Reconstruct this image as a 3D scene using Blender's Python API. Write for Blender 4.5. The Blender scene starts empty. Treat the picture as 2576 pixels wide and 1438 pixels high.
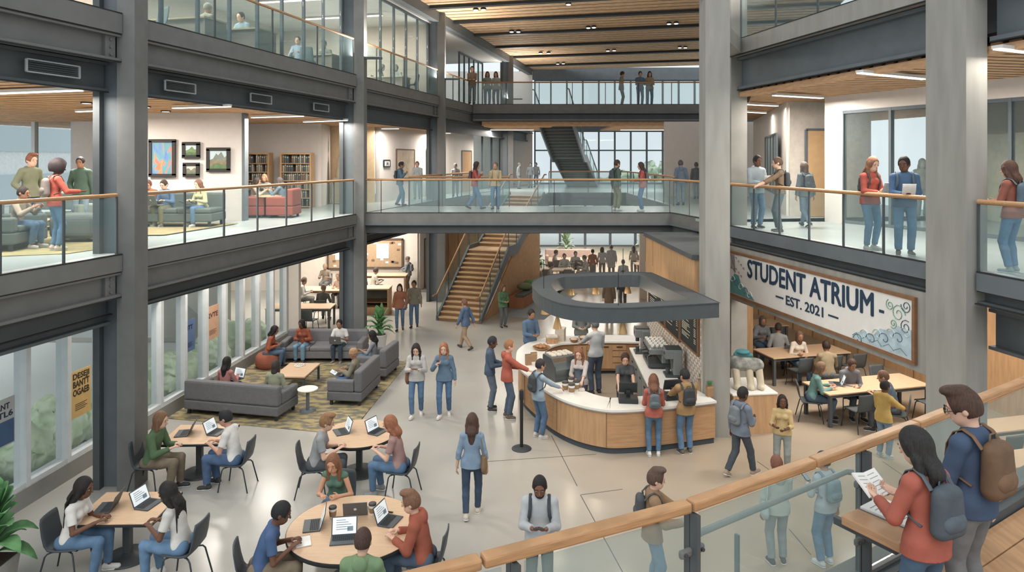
import bpy, math, random
import numpy as np
from math import sin, cos, pi, radians, sqrt, atan2
random.seed(7)
C = bpy.context.scene
COL = C.collection
F_PX = 1750.0            # focal length in pixels of the 2576 wide frame
HOR = 400.0              # the horizon's row
CAMZ = 6.0
cam_d = bpy.data.cameras.new('camera')
cam = bpy.data.objects.new('camera', cam_d); COL.objects.link(cam)
cam_d.sensor_width = 36.0; cam_d.sensor_fit = 'HORIZONTAL'
cam_d.lens = 36.0 * F_PX / 2576.0
cam_d.shift_y = -(719.0 - HOR) / 2576.0
cam_d.clip_start = 0.1; cam_d.clip_end = 400
cam.location = (0, 0, CAMZ); cam.rotation_euler = (pi / 2, 0, 0)
C.camera = cam
C.view_settings.view_transform = 'Standard'; C.view_settings.look = 'None'
C.view_settings.gamma = 1.0; C.view_settings.exposure = 0.05
C.view_settings.use_curve_mapping = False
cy = C.cycles
cy.max_bounces = 6; cy.diffuse_bounces = 3; cy.glossy_bounces = 2; cy.transmission_bounces = 2
cy.transparent_max_bounces = 24; cy.caustics_reflective = False; cy.caustics_refractive = False
cy.sample_clamp_indirect = 4.0
W = bpy.data.worlds.new('sky'); C.world = W; W.use_nodes = True
_b = W.node_tree.nodes['Background']; _b.inputs[0].default_value = (0.81, 0.875, 0.91, 1); _b.inputs[1].default_value = 1.06
def sunlight(name, energy, rot, angle, col=(1, 1, 1)):
    l = bpy.data.lights.new(name, 'SUN'); l.energy = energy; l.angle = radians(angle); l.color = col
    o = bpy.data.objects.new(name, l); COL.objects.link(o); o.rotation_euler = [radians(a) for a in rot]; o.location = (0, -5, 30)
    return o
sunlight('overcast_sun', 1.35, (38, -12, 0), 50, (1, .97, .92))
# ------------------------------------------------------------------ helpers
def hexc(s):
    s = s.lstrip('#'); o = []
    for i in (0, 2, 4):
        c = int(s[i:i + 2], 16) / 255.0
        o.append(c / 12.92 if c <= 0.04045 else ((c + 0.055) / 1.055) ** 2.4)
    g_ = .21 * o[0] + .72 * o[1] + .07 * o[2]; o = [x * .76 + g_ * .24 for x in o]      # the muted look of the place
    return tuple(o) + (1,)
_M = {}
def mat(name, col, rough=0.7, metal=0.0, var=0.06, scale=6.0, spec=0.3, emit=None, es=1.0, stretch=None, col2=None, bump=0.0):
    if name in _M: return _M[name]
    m = bpy.data.materials.new(name); m.use_nodes = True; n = m.node_tree.nodes; l = m.node_tree.links
    b = n['Principled BSDF']; c = hexc(col)
    b.inputs['Roughness'].default_value = rough; b.inputs['Metallic'].default_value = metal
    b.inputs['Specular IOR Level'].default_value = spec
    if var > 0 or col2:
        tc = n.new('ShaderNodeTexCoord'); mp = n.new('ShaderNodeMapping'); no = n.new('ShaderNodeTexNoise'); r = n.new('ShaderNodeValToRGB')
        l.new(tc.outputs['Object'], mp.inputs[0]); l.new(mp.outputs[0], no.inputs['Vector']); l.new(no.outputs[0], r.inputs[0]); l.new(r.outputs[0], b.inputs['Base Color'])
        if stretch: mp.inputs['Scale'].default_value = stretch
        no.inputs['Scale'].default_value = scale; no.inputs['Detail'].default_value = 3
        d = hexc(col2) if col2 else tuple(min(1, x * (1 + var)) for x in c[:3]) + (1,)
        a = c if col2 else tuple(x * (1 - var) for x in c[:3]) + (1,)
        r.color_ramp.elements[0].position = 0.35; r.color_ramp.elements[0].color = a
        r.color_ramp.elements[1].position = 0.65; r.color_ramp.elements[1].color = d
        if bump:
            bp = n.new('ShaderNodeBump'); bp.inputs['Strength'].default_value = bump; bp.inputs['Distance'].default_value = .02
            l.new(no.outputs[0], bp.inputs['Height']); l.new(bp.outputs[0], b.inputs['Normal'])
    else:
        b.inputs['Base Color'].default_value = c
    if emit:
        b.inputs['Emission Color'].default_value = hexc(emit); b.inputs['Emission Strength'].default_value = es
    m.diffuse_color = c
    _M[name] = m
    return m
def glass_mat(name, tint, haze, hazecol, gloss=0.06):
    if name in _M: return _M[name]
    m = bpy.data.materials.new(name); m.use_nodes = True; n = m.node_tree.nodes; l = m.node_tree.links
    n.remove(n['Principled BSDF']); out = n['Material Output']
    t = n.new('ShaderNodeBsdfTransparent'); t.inputs[0].default_value = hexc(tint)
    d = n.new('ShaderNodeBsdfDiffuse'); d.inputs[0].default_value = hexc(hazecol)
    g = n.new('ShaderNodeBsdfGlossy'); g.inputs['Roughness'].default_value = 0.03
    a = n.new('ShaderNodeMixShader'); a.inputs[0].default_value = haze; l.new(t.outputs[0], a.inputs[1]); l.new(d.outputs[0], a.inputs[2])
    b = n.new('ShaderNodeMixShader'); b.inputs[0].default_value = gloss; l.new(a.outputs[0], b.inputs[1]); l.new(g.outputs[0], b.inputs[2])
    l.new(b.outputs[0], out.inputs[0]); _M[name] = m
    return m
def V(*a): return np.array(a, dtype=float)
def nrm(v):
    v = np.array(v, float); return v / (np.linalg.norm(v) + 1e-9)
def at(px, py, Y):                       # the point at depth Y behind a pixel
    return V((px - 1288) * Y / F_PX, Y, CAMZ - (py - HOR) * Y / F_PX)
def on(px, py, z=0.0):                   # the point at height z behind a pixel
    Y = F_PX * (CAMZ - z) / (py - HOR)
    return V((px - 1288) * Y / F_PX, Y, z)
def tag(o, label=None, cat=None, group=None, kind=None):
    if label: o['label'] = label
    if cat: o['category'] = cat
    if group: o['group'] = group
    if kind: o['kind'] = kind
    return o
def empty(name, loc=(0, 0, 0), rz=0.0, label=None, cat=None, group=None, kind=None, parent=None):
    o = bpy.data.objects.new(name, None); COL.objects.link(o); o.location = loc; o.rotation_euler = (0, 0, rz)
    o.empty_display_size = 0.1
    if parent: o.parent = parent
    return tag(o, label, cat, group, kind)
def rawmesh(name, v, f4, m, parent=None, smooth=True):
    me = bpy.data.meshes.new(name); v = np.asarray(v, np.float32); f4 = np.asarray(f4, np.int32)
    me.vertices.add(len(v)); me.vertices.foreach_set('co', v.ravel())
    me.loops.add(f4.size); me.loops.foreach_set('vertex_index', f4.ravel())
    me.polygons.add(len(f4)); me.polygons.foreach_set('loop_start', np.arange(0, f4.size, 4, dtype=np.int32))
    me.update(calc_edges=True)
    if smooth: me.polygons.foreach_set('use_smooth', np.ones(len(f4), bool))
    if m: me.materials.append(m)
    o = bpy.data.objects.new(name, me); COL.objects.link(o)
    if parent: o.parent = parent
    return o
class MB:
    def __init__(s): s.v = []; s.f = []; s.sm = []
    def face(s, pts, smooth=False):
        k = len(s.v); s.v += [tuple(map(float, p)) for p in pts]; s.f.append(list(range(k, k + len(pts)))); s.sm.append(smooth); return s
    def mesh(s, vs, fs, smooth=False):
        k = len(s.v); s.v += [tuple(map(float, p)) for p in vs]
        for f in fs: s.f.append([i + k for i in f]); s.sm.append(smooth)
        return s
    def box(s, a, b):
        x0, x1 = sorted((a[0], b[0])); y0, y1 = sorted((a[1], b[1])); z0, z1 = sorted((a[2], b[2]))
        return s.prism([(x0, y0), (x1, y0), (x1, y1), (x0, y1)], z0, z1)
    def prism(s, poly, z0, z1, smooth=False):       # polygon counter-clockwise seen from above
        n = len(poly)
        ar = sum(poly[i][0] * poly[(i + 1) % n][1] - poly[(i + 1) % n][0] * poly[i][1] for i in range(n))
        if ar < 0: poly = poly[::-1]
        vs = [(p[0], p[1], z0) for p in poly] + [(p[0], p[1], z1) for p in poly]
        s.mesh(vs, [list(range(n))[::-1], [i + n for i in range(n)]])
        return s.mesh(vs, [[i, (i + 1) % n, (i + 1) % n + n, i + n] for i in range(n)], smooth)
    def bar(s, p, q, w, h, up=(0, 0, 1)):           # a straight bar of section w (sideways) x h (along up)
        p = V(*p); q = V(*q); d = nrm(q - p); u = V(*up); sd = np.cross(d, u)
        if np.linalg.norm(sd) < 1e-4: sd = np.cross(d, V(0, 1, 0))
        sd = nrm(sd); u = np.cross(sd, d)
        r = [(-w / 2, -h / 2), (w / 2, -h / 2), (w / 2, h / 2), (-w / 2, h / 2)]
        vs = [p + a * sd + b * u for a, b in r] + [q + a * sd + b * u for a, b in r]
        return s.mesh(vs, [[3, 2, 1, 0], [4, 5, 6, 7]] + [[i, (i + 1) % 4, (i + 1) % 4 + 4, i + 4] for i in range(4)])
    def cyl(s, p, q, r, r2=None, n=12):
        return s.tube([p, q], [r, r if r2 is None else r2], n)
    def tube(s, pts, r, n=8, flat=1.0, cap=True):
        pts = [V(*p) for p in pts]; m = len(pts)
        if not hasattr(r, '__len__'): r = [r] * m
        d0 = nrm(pts[1] - pts[0]); a = np.cross(d0, V(0, 0, 1))
        if np.linalg.norm(a) < 1e-3: a = V(1, 0, 0)
        a = nrm(a); vs = []
        for i in range(m):
            d = nrm(pts[min(i + 1, m - 1)] - pts[max(i - 1, 0)]); a = nrm(a - d * np.dot(a, d)); b = np.cross(d, a)
            for j in range(n):
                t = 2 * pi * j / n; vs.append(pts[i] + r[i] * (cos(t) * a + sin(t) * flat * b))
        fs = [[i * n + j, i * n + (j + 1) % n, (i + 1) * n + (j + 1) % n, (i + 1) * n + j] for i in range(m - 1) for j in range(n)]
        s.mesh(vs, fs, True)
        if cap: s.mesh(vs, [[j for j in range(n)][::-1], [(m - 1) * n + j for j in range(n)]])
        return s
    def lathe(s, prof, c=(0, 0, 0), n=24):          # profile of (radius, z) from bottom to top
        vs = []
        for r, z in prof:
            for j in range(n):
                t = 2 * pi * j / n; vs.append((c[0] + r * cos(t), c[1] + r * sin(t), c[2] + z))
        m = len(prof)
        fs = [[i * n + j, i * n + (j + 1) % n, (i + 1) * n + (j + 1) % n, (i + 1) * n + j] for i in range(m - 1) for j in range(n)]
        s.mesh(vs, fs, True)
        return s.mesh(vs, [[j for j in range(n)][::-1], [(m - 1) * n + j for j in range(n)]])
    def build(s, name, m, parent=None, bevel=0.0, kind=None, label=None, cat=None, group=None, loc=None, rz=0.0, origin=True, seg=2):
        v = np.array(s.v, float); off = V(0, 0, 0)
        if parent is None and loc is None and origin and len(v):
            off = V((v[:, 0].min() + v[:, 0].max()) / 2, (v[:, 1].min() + v[:, 1].max()) / 2, v[:, 2].min())
        me = bpy.data.meshes.new(name); me.from_pydata([tuple(p) for p in (v - off)], [], s.f); me.update()
        me.polygons.foreach_set('use_smooth', s.sm)
        if m: me.materials.append(m)
        o = bpy.data.objects.new(name, me); COL.objects.link(o); o.location = off if loc is None else loc; o.rotation_euler = (0, 0, rz)
        if parent: o.parent = parent
        if bevel > 0:
            # merge the coincident corners first so the bevel runs round the edges
            import bmesh
            bm = bmesh.new(); bm.from_mesh(me); bmesh.ops.remove_doubles(bm, verts=bm.verts, dist=1e-5); bm.to_mesh(me); bm.free()
            md = o.modifiers.new('bevel', 'BEVEL'); md.width = bevel; md.segments = seg; md.limit_method = 'ANGLE'; md.angle_limit = radians(40)
        return tag(o, label, cat, group, kind)
def copy_tree(o, parent=None):
    c = o.copy(); COL.objects.link(c); c.parent = parent
    for ch in o.children: copy_tree(ch, c)
    return c
def place(o, loc, rz=0.0, label=None, group=None):
    o.location = tuple(loc); o.rotation_euler = (0, 0, rz)
    if label: o['label'] = label
    if group: o['group'] = group
    return o
_text_n = [0]
def text_obj(s, size, m, parent, loc, rot, name='lettering', ext=0.004, align='CENTER', bold=0.0, sx=1.0, fitw=None, fat=0.0):
    c = bpy.data.curves.new(name, 'FONT'); c.body = s; c.size = size; c.extrude = ext; c.align_x = align; c.align_y = 'CENTER'; c.offset = bold
    c.resolution_u = 3
    t = bpy.data.objects.new('tmp', c); COL.objects.link(t); bpy.context.view_layer.update()
    me = bpy.data.meshes.new_from_object(t.evaluated_get(bpy.context.evaluated_depsgraph_get())); bpy.data.objects.remove(t); bpy.data.curves.remove(c)
    me.materials.clear(); me.materials.append(m)
    if fat:
        import bmesh
        bm = bmesh.new()
        for a_, b_ in ((0, 0), (fat, 0), (-fat, 0), (0, fat), (0, -fat)):
            k0 = len(bm.verts); bm.from_mesh(me); bm.verts.ensure_lookup_table()
            for v_ in bm.verts[k0:]: v_.co.x += a_; v_.co.y += b_; v_.co.z += (abs(a_) * .02 + abs(b_) * .03) * (1 if a_ + b_ > 0 else 2)
        bm.to_mesh(me); bm.free()
    xs_ = [v_.co[0] for v_ in me.vertices]
    if fitw and max(xs_) - min(xs_) > 0: sx = fitw / (max(xs_) - min(xs_))
    o = bpy.data.objects.new(name, me); COL.objects.link(o); o.parent = parent; o.location = loc; o.rotation_euler = rot; o.scale = (sx, 1, 1)
    return o
# ------------------------------------------------------------------ people: a body is one surface grown from a distance field
class Field:
    def __init__(s, lo, hi, h):
        s.lo = np.array(lo, np.float32); s.h = h
        s.n = np.ceil((np.array(hi) - np.array(lo)) / h).astype(int) + 1
        s.ax = [s.lo[i] + h * np.arange(s.n[i], dtype=np.float32) for i in range(3)]
        s.D = np.full(s.n, 1.0, np.float32)
    def _sub(s, lo, hi):
        i0 = np.clip(np.floor((np.array(lo) - s.lo) / s.h).astype(int), 0, s.n); i1 = np.clip(np.ceil((np.array(hi) - s.lo) / s.h).astype(int) + 1, 0, s.n)
        sl = tuple(slice(int(a), int(b)) for a, b in zip(i0, i1))
        return sl, s.ax[0][sl[0]][:, None, None], s.ax[1][sl[1]][None, :, None], s.ax[2][sl[2]][None, None, :]
    @staticmethod
    def _smin(a, b, k):
        if k <= 0: return np.minimum(a, b)
        h = np.maximum(k - np.abs(a - b), 0) / k
        return np.minimum(a, b) - h * h * k * 0.25
    def cap(s, a, b, ra, rb, k=0.02, side=None, flat=1.0, cuta=False, cutb=False, D=None, fold=0.0):
        a = np.array(a, np.float32); b = np.array(b, np.float32); m = max(ra, rb) + k + 3 * s.h + fold
        sl, X, Y, Z = s._sub(np.minimum(a, b) - m, np.maximum(a, b) + m)
        d = b - a; L = float(np.linalg.norm(d)) + 1e-9; d = d / L
        px, py, pz = X - a[0], Y - a[1], Z - a[2]
        t = px * d[0] + py * d[1] + pz * d[2]; tc = np.clip(t, 0, L)
        q = [px - tc * d[0], py - tc * d[1], pz - tc * d[2]]
        if side is not None and flat != 1.0:
            w = np.array(side, np.float32); w = w - d * np.dot(w, d); w /= np.linalg.norm(w) + 1e-9; v = np.cross(d, w)
            qv = q[0] * v[0] + q[1] * v[1] + q[2] * v[2]; e = qv * (1 / flat - 1)
            r = np.sqrt((q[0] + e * v[0]) ** 2 + (q[1] + e * v[1]) ** 2 + (q[2] + e * v[2]) ** 2)
        else: r = np.sqrt(q[0] ** 2 + q[1] ** 2 + q[2] ** 2)
        r = r - (ra + (rb - ra) * tc / L)
        if fold: r = r + fold * .55 * (np.sin(t * 52 + px * 34 + py * 22) + np.sin(t * 23 - px * 41)) 
        if cuta: r = np.maximum(r, -t)
        if cutb: r = np.maximum(r, t - L)
        s.D[sl] = s._smin(s.D[sl], r, k)
    def ell(s, c, rad, k=0.02, R=None, sub=False):
        c = np.array(c, np.float32); m = max(rad) + k + 3 * s.h
        sl, X, Y, Z = s._sub(c - m, c + m); px, py, pz = X - c[0], Y - c[1], Z - c[2]
        if R is None: R = np.eye(3)
        q = [(px * R[0][i] + py * R[1][i] + pz * R[2][i]) for i in range(3)]
        k0 = np.sqrt(sum((q[i] / rad[i]) ** 2 for i in range(3))); k1 = np.sqrt(sum((q[i] / rad[i] ** 2) ** 2 for i in range(3))) + 1e-6
        r = k0 * (k0 - 1) / k1
        if sub: s.D[sl] = -s._smin(-s.D[sl], r, k)
        else: s.D[sl] = s._smin(s.D[sl], r, k)
    def cut(s, p, n):                               # keep the side away from n
        X, Y, Z = s.ax[0][:, None, None], s.ax[1][None, :, None], s.ax[2][None, None, :]
        s.D = np.maximum(s.D, (X - p[0]) * n[0] + (Y - p[1]) * n[1] + (Z - p[2]) * n[2]).astype(np.float32)
    def nets(s):
        D = s.D; i = D < 0
        cs = np.zeros(np.array(D.shape) - 1, np.int8)
        for a in (0, 1):
            for b in (0, 1):
                for c in (0, 1):
                    cs += i[a:D.shape[0] - 1 + a, b:D.shape[1] - 1 + b, c:D.shape[2] - 1 + c]
        idx = np.argwhere((cs > 0) & (cs < 8))
        if len(idx) == 0: return np.zeros((0, 3)), np.zeros((0, 4), int)
        acc = np.zeros((len(idx), 3), np.float32); cnt = np.zeros(len(idx), np.float32)
        for ax in range(3):
            o = [j for j in range(3) if j != ax]
            for u in (0, 1):
                for w in (0, 1):
                    o0 = np.zeros(3, int); o0[o[0]] = u; o0[o[1]] = w; o1 = o0.copy(); o1[ax] = 1
                    A = idx + o0; B = idx + o1
                    d0 = D[A[:, 0], A[:, 1], A[:, 2]]; d1 = D[B[:, 0], B[:, 1], B[:, 2]]; x = (d0 < 0) != (d1 < 0)
                    t = np.where(x, d0 / np.where(d0 - d1 == 0, 1, d0 - d1), 0)
                    p = np.tile(o0.astype(np.float32), (len(idx), 1)); p[:, ax] = t
                    acc += p * x[:, None]; cnt += x
        v = s.lo + s.h * (idx + acc / cnt[:, None])
        mp = np.full(cs.shape, -1, np.int32); mp[idx[:, 0], idx[:, 1], idx[:, 2]] = np.arange(len(idx))
        F = []
        for ax in range(3):
            o = [j for j in range(3) if j != ax]
            s0 = [slice(1, -1)] * 3; s1 = [slice(1, -1)] * 3; s0[ax] = slice(0, -1); s1[ax] = slice(1, None)
            e = i[tuple(s0)] != i[tuple(s1)]
            q = np.argwhere(e); 
            if len(q) == 0: continue
            q[:, o[0]] += 1; q[:, o[1]] += 1
            def g(a, b):
                r = q.copy(); r[:, o[0]] += a; r[:, o[1]] += b
                return mp[r[:, 0], r[:, 1], r[:, 2]]
            quad = np.stack([g(-1, -1), g(0, -1), g(0, 0), g(-1, 0)], 1)
            ins = i[q[:, 0], q[:, 1], q[:, 2]]
            flip = ins if ax != 1 else ~ins
            quad[~flip] = quad[~flip][:, ::-1]
            F.append(quad)
        F = np.concatenate(F); F = F[(F >= 0).all(1)]
        return v, F
def ik(a, t, l1, l2, pole):
    a = np.array(a, float); t = np.array(t, float); d = t - a; L = np.linalg.norm(d); mx = (l1 + l2) * 0.995
    if L > mx: t = a + d * mx / L; d = t - a; L = mx
    n = d / L; x = (l1 * l1 - l2 * l2 + L * L) / (2 * L); h = sqrt(max(l1 * l1 - x * x, 0))
    p = np.array(pole, float); p = nrm(p - n * np.dot(p, n))
    return a + n * x + p * h, t
def rotm(yaw, pitch, roll=0):                        # columns: right, forward, up of a frame
    cy_, sy_ = cos(-yaw), sin(-yaw); Rz = np.array([[cy_, -sy_, 0], [sy_, cy_, 0], [0, 0, 1]])
    cp, sp = cos(-pitch), sin(-pitch); Rx = np.array([[1, 0, 0], [0, cp, -sp], [0, sp, cp]])
    cr, sr = cos(roll), sin(roll); Ry = np.array([[cr, 0, sr], [0, 1, 0], [-sr, 0, cr]])
    return Rz @ Rx @ Ry
POSES = {
    'stand': dict(P=(0, 0, .95), fl=(-.10, .0, .085), fr=(.10, .03, .085), lean=2),
    'walk': dict(P=(0, 0, .93), fl=(-.08, -.27, .13), fr=(.08, .27, .09), lean=4, tl=-25, tr=12),
    'step': dict(P=(0, 0, .945), fl=(-.09, -.14, .10), fr=(.09, .14, .085), lean=3, tl=-10, tr=5),
    'sit': dict(P=(0, 0, .54), fl=(-.12, .42, .085), fr=(.12, .36, .085), lean=10, sit=1),
}
HANDS = {                                            # wrist target (x for the right side), palm direction
    'hang': ((.27, .02, .82), (-1, 0, 0)), 'fwd': ((.25, .22, .86), (-1, 0, 0)), 'back': ((.26, -.20, .86), (-1, 0, 0)),
    'pocket': ((.20, .10, .95), (-1, .3, 0)), 'hold': ((.075, .30, 1.10), (-1, 0, .5)), 'phone': ((.09, .30, 1.18), (-.3, 0, 1)),
    'up': ((.14, .26, 1.30), (-1, 0, .2)), 'reach': ((.17, .48, 1.10), (0, 0, -1)), 'type': ((.11, .40, .80), (0, 0, -1)),
    'lap': ((.12, .27, .70), (0, 0, -1)), 'cross': ((-.06, .24, 1.12), (0, -1, 0)), 'rail': ((.20, .34, 1.08), (0, 0, -1)),
    'table': ((.14, .36, .78), (-1, 0, -.3)), 'gesture': ((.22, .38, 1.15), (-.3, 0, 1)), 'book': ((.12, .32, 1.14), (-.4, 0, 1)),
    'chin': ((.05, .24, 1.0), (0, -1, 0)), 'laplap': ((.14, .33, .74), (0, 0, -1)), 'head': ((.10, .16, 1.20), (-1, 0, 0)),
}
LIMB = dict(ua=.285, fa=.255, th=.44, sh=.425)
HK = 1.13
def person(loc, heading, label, top='#5a6b7c', legs='#4c6a88', skin='#c89070', hair='#3a2a22', hs='short', pose='stand', hands=('hang', 'hang'),
           H=1.72, lod=2, female=False, sleeve='long', style='shirt', shoes='#3b3b3d', yaw=0, pitch=8, lean=None, group=None, pants='reg',
           mats=None, face=True, apron=None, twist=0, hw=None, feet=None, sole='#d8d6d2', pz=None, wide=1.0):
    h = {0: .0085, 1: .012, 2: .017, 3: .024}[lod]
    po = dict(POSES[pose]); sc = H / 1.75
    P = V(*po['P']); lean = radians(po['lean'] if lean is None else lean); sit = po.get('sit')
    if pz is not None: P[2] = pz / sc
    if feet: po['fl'], po['fr'] = feet
    root = empty('person', tuple(loc), -radians(heading), label, 'person', group); root.scale = (sc, sc, sc)
    Rp = rotm(0, lean * (.25 if not sit else .5)); Rc = rotm(radians(twist), lean)
    R, Fw, U = Rp[:, 0], Rp[:, 1], Rp[:, 2]; R2, F2, U2 = Rc[:, 0], Rc[:, 1], Rc[:, 2]
    wst = P + .17 * U; cst = wst + .17 * U2; nk = wst + .335 * U2
    shw = (.150 if female else .172) * wide; hipw = .098 if female else .092
    SH = {s_: nk - .068 * U2 + s_ * shw * R2 for s_ in (-1, 1)}
    HP = {s_: P + s_ * hipw * R - .02 * U for s_ in (-1, 1)}
    hd = rotm(radians(yaw + twist * .5), lean * .35 + radians(pitch)); HR, HF, HU = hd[:, 0] * HK, hd[:, 1] * HK, hd[:, 2] * HK; hs3 = hd * HK; hd = hd / HK
    hb = nk + .075 * U2 + .012 * F2; hc = hb + .085 * HU + .012 * HF
    arm = {}; 
    for s_, nm, ov in ((-1, hands[0], 0), (1, hands[1], 1)):
        if isinstance(nm, str): t, pn = HANDS[nm]
        else: t, pn = nm, (0, 0, -1)
        t = V(*t); t[0] *= s_; pn = V(*pn); pn[0] *= s_
        if isinstance(nm, str) and nm in ('hang', 'fwd', 'back', 'pocket') and not sit: t = t + V(0, 0, P[2] - .95)
        if isinstance(nm, str) and sit and nm in ('hold', 'phone', 'up', 'reach', 'cross', 'gesture', 'book', 'head'): t = t + V(0, .05, -.38)
        if not isinstance(nm, str) or nm in ('type', 'table'): t = t / sc
        E_, T_ = ik(SH[s_], t, LIMB['ua'], LIMB['fa'], V(s_ * .55, -.55, -.75) if nm != 'cross' else V(s_ * .9, .1, -.8))
        arm[s_] = (SH[s_], E_, T_, nrm(pn))
    leg = {}
    for s_, key in ((-1, 'fl'), (1, 'fr')):
        K, A = ik(HP[s_], V(*po[key]), LIMB['th'], LIMB['sh'], V(s_ * (.12 if not sit else .05), 1, .35 if sit else .0))
        ta = radians(po.get('tl' if s_ < 0 else 'tr', 0)); td = V(s_ * .18, cos(ta), sin(ta))
        leg[s_] = (HP[s_], K, A, nrm(td))
    allp = [nk, hc + .14 * HU, P] + [p for a in arm.values() for p in a[:3]] + [p for l in leg.values() for p in l[:3]]
    allp += [a[2] + nrm(a[2] - a[1]) * .16 for a in arm.values()] + [l[2] + .16 * l[3] for l in leg.values()]
    lo = np.min(allp, 0) - .22; hi = np.max(allp, 0) + .22; lo[2] = min(lo[2], -.02)
    fb = 0.93 if female else 1.0
    def torso(f, g, k=.035):
        f.cap(P - .015 * U, P + .06 * U, (.152 if female else .146) * wide + g, .142 * wide + g, k, R, .70)
        f.cap(P + .06 * U, wst, .138 * fb * wide + g, .122 * fb * wide + g, k, R, .70)
        f.cap(wst, cst, .122 * fb * wide + g, .140 * fb * wide + g, k, R2, .68)
        f.cap(cst - .03 * U2, nk - .115 * U2, .140 * fb * wide + g, .125 * fb * wide + g, k, R2, .66)
        f.cap(SH[-1] + .01 * U2, nk - .03 * U2, .044 + g, .060 + g, k); f.cap(SH[1] + .01 * U2, nk - .03 * U2, .044 + g, .060 + g, k)
        if female:
            for s_ in (-1, 1): f.ell(cst + .062 * s_ * R2 + .075 * F2 + .01 * U2, (.058 + g * .6, .05 + g * .6, .055 + g * .6), .03, Rc)
    # ---- body
    f = Field(lo, hi, h)
    torso(f, -.006)
    for s_ in (-1, 1):
        S, E_, T_, pn = arm[s_]
        f.cap(S, E_, .046 * fb, .037 * fb, .02); f.cap(E_, T_, .037 * fb, .0255, .012)
        Hh, K, A, td = leg[s_]
        f.cap(Hh, K, .080, .052, .03); f.cap(K, A, .052, .034, .015); f.cap(K * .68 + A * .32 - .012 * V(0, 1, 0), K * .4 + A * .6, .050, .032, .02)
        f.cap(A - .02 * td - V(0, 0, .028), A + .13 * td - V(0, 0, .055), .033, .024, .02, None, 1)
        if sit: f.cap(Hh - .05 * Fw, K * .5 + Hh * .5, .085, .07, .03)
        d = nrm(T_ - E_); w = nrm(np.cross(pn, d)); n_ = nrm(np.cross(d, w))     # n_ is the palm side
        if np.dot(n_, pn) < 0: n_ = -n_
        f.cap(T_ - .01 * d, T_ + .075 * d, .028, .036, .012, w, .42)
        for q, (o, ln) in enumerate(((-.027, .062), (-.009, .074), (.010, .071), (.028, .055))):
            side = o * (1 if s_ > 0 else -1)
            b0 = T_ + .078 * d + side * w; b1 = b0 + ln * .55 * nrm(d + .35 * n_ + side * 3 * w); b2 = b1 + ln * .55 * nrm(d * .6 + .9 * n_)
            f.cap(b0, b1, .0095, .0085, .004); f.cap(b1, b2, .0085, .0075, .003)
        # the thumb leaves the side of the palm
        ts = w if np.dot(w, V(-s_, .6, .4)) > 0 else -w
        b0 = T_ + .02 * d + .026 * ts; b1 = b0 + .035 * nrm(d * .7 + ts * .9 + n_ * .4); b2 = b1 + .03 * nrm(d + .3 * ts + .5 * n_)
        f.cap(b0, b1, .0125, .0105, .006); f.cap(b1, b2, .0105, .0085, .003)
    f.cap(nk - .05 * U2, hb + .02 * HU, .058 * fb, .050 * fb, .02)
    f.ell(hc + .012 * HU, (.077, .096, .112), .01, hd); f.ell(hc + .028 * HF - .062 * HU, (.056, .062, .055), .03, hd)
    if face and lod < 3:
        f.cap(hc + .092 * HF + .012 * HU, hc + .112 * HF - .022 * HU, .008, .0135, .012)
        f.cap(hc + .083 * HF - .030 * HF * 0 - .060 * HU - .02 * HR, hc + .083 * HF - .060 * HU + .02 * HR, .010, .010, .012)
        f.cap(hc + .080 * HF + .034 * HU - .04 * HR, hc + .080 * HF + .034 * HU + .04 * HR, .012, .012, .012)
        for s_ in (-1, 1):
            f.ell(hc + s_ * .079 * HR - .008 * HF - .004 * HU, (.012, .022, .031), .006, hd)
            f.ell(hc + s_ * .033 * HR + .104 * HF + .010 * HU, (.020, .020, .013), .012, hd, sub=True)
    sk = mat('skin_' + skin, skin, .6, var=.04)
    v, q = f.nets(); rawmesh('body', v, q, sk, root)
    # ---- trousers
    tg = .012 if pants == 'slim' else .018 if pants == 'reg' else .026
    f = Field(lo, hi, h); top_c = P + (.10 if sit else .08) * U
    f.cap(P - .015 * U, P + .13 * U, .150 * wide + .004, .138 * wide + .002, .03, R, .68); f.cut(top_c, U)
    for s_ in (-1, 1):
        Hh, K, A, td = leg[s_]; end = A + nrm(K - A) * (.02 if not pants == 'crop' else .10)
        if pants == 'short': f.cap(Hh, K * .9 + Hh * .1, .083 + tg, .075 + tg, .03, cutb=True)
        else:
            f.cap(Hh, K, .077 + tg, .054 + tg, .03, fold=.0015 if lod < 2 else 0); f.cap(K, end, .055 + tg, .038 + tg * 1.25, .015, cutb=True, fold=.002 if lod < 2 else 0)
            f.cap(K * .68 + A * .32 - .012 * V(0, 1, 0), K * .4 + A * .6, .050 + tg * .8, .034 + tg, .02)
        if sit: f.cap(Hh - .05 * Fw, K * .5 + Hh * .5, .088 + tg * .6, .072 + tg, .03)
    v, q = f.nets(); rawmesh('trousers', v, q, mat('cloth_' + legs, legs, .85, var=.10, scale=9, bump=.15), root)
    # ---- top
    g = {'shirt': .012, 'tee': .012, 'sweater': .018, 'hoodie': .024, 'jacket': .026, 'tank': .008, 'coat': .030}[style]
    f = Field(lo, hi, h); torso(f, g, .04)
    hem = {'tee': -.05, 'tank': -.02, 'coat': -.40, 'jacket': -.11, 'hoodie': -.10}.get(style, -.085)
    if not sit: f.cap(P - .13 * U, P + .05 * U, (.180 if female else .172) * wide + g, .146 * wide + g, .03, R, .74)
    for s_ in (-1, 1):
        Hh, K = leg[s_][0], leg[s_][1]; f.cap(Hh + .03 * U, Hh + (.14 if not sit else .02) * nrm(K - Hh), .080 + tg + g * .5, .078 + tg + g * .5, .03)
    f.cut(P + (max(hem, -.02) + .0 if sit else hem) * U, -U)
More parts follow.
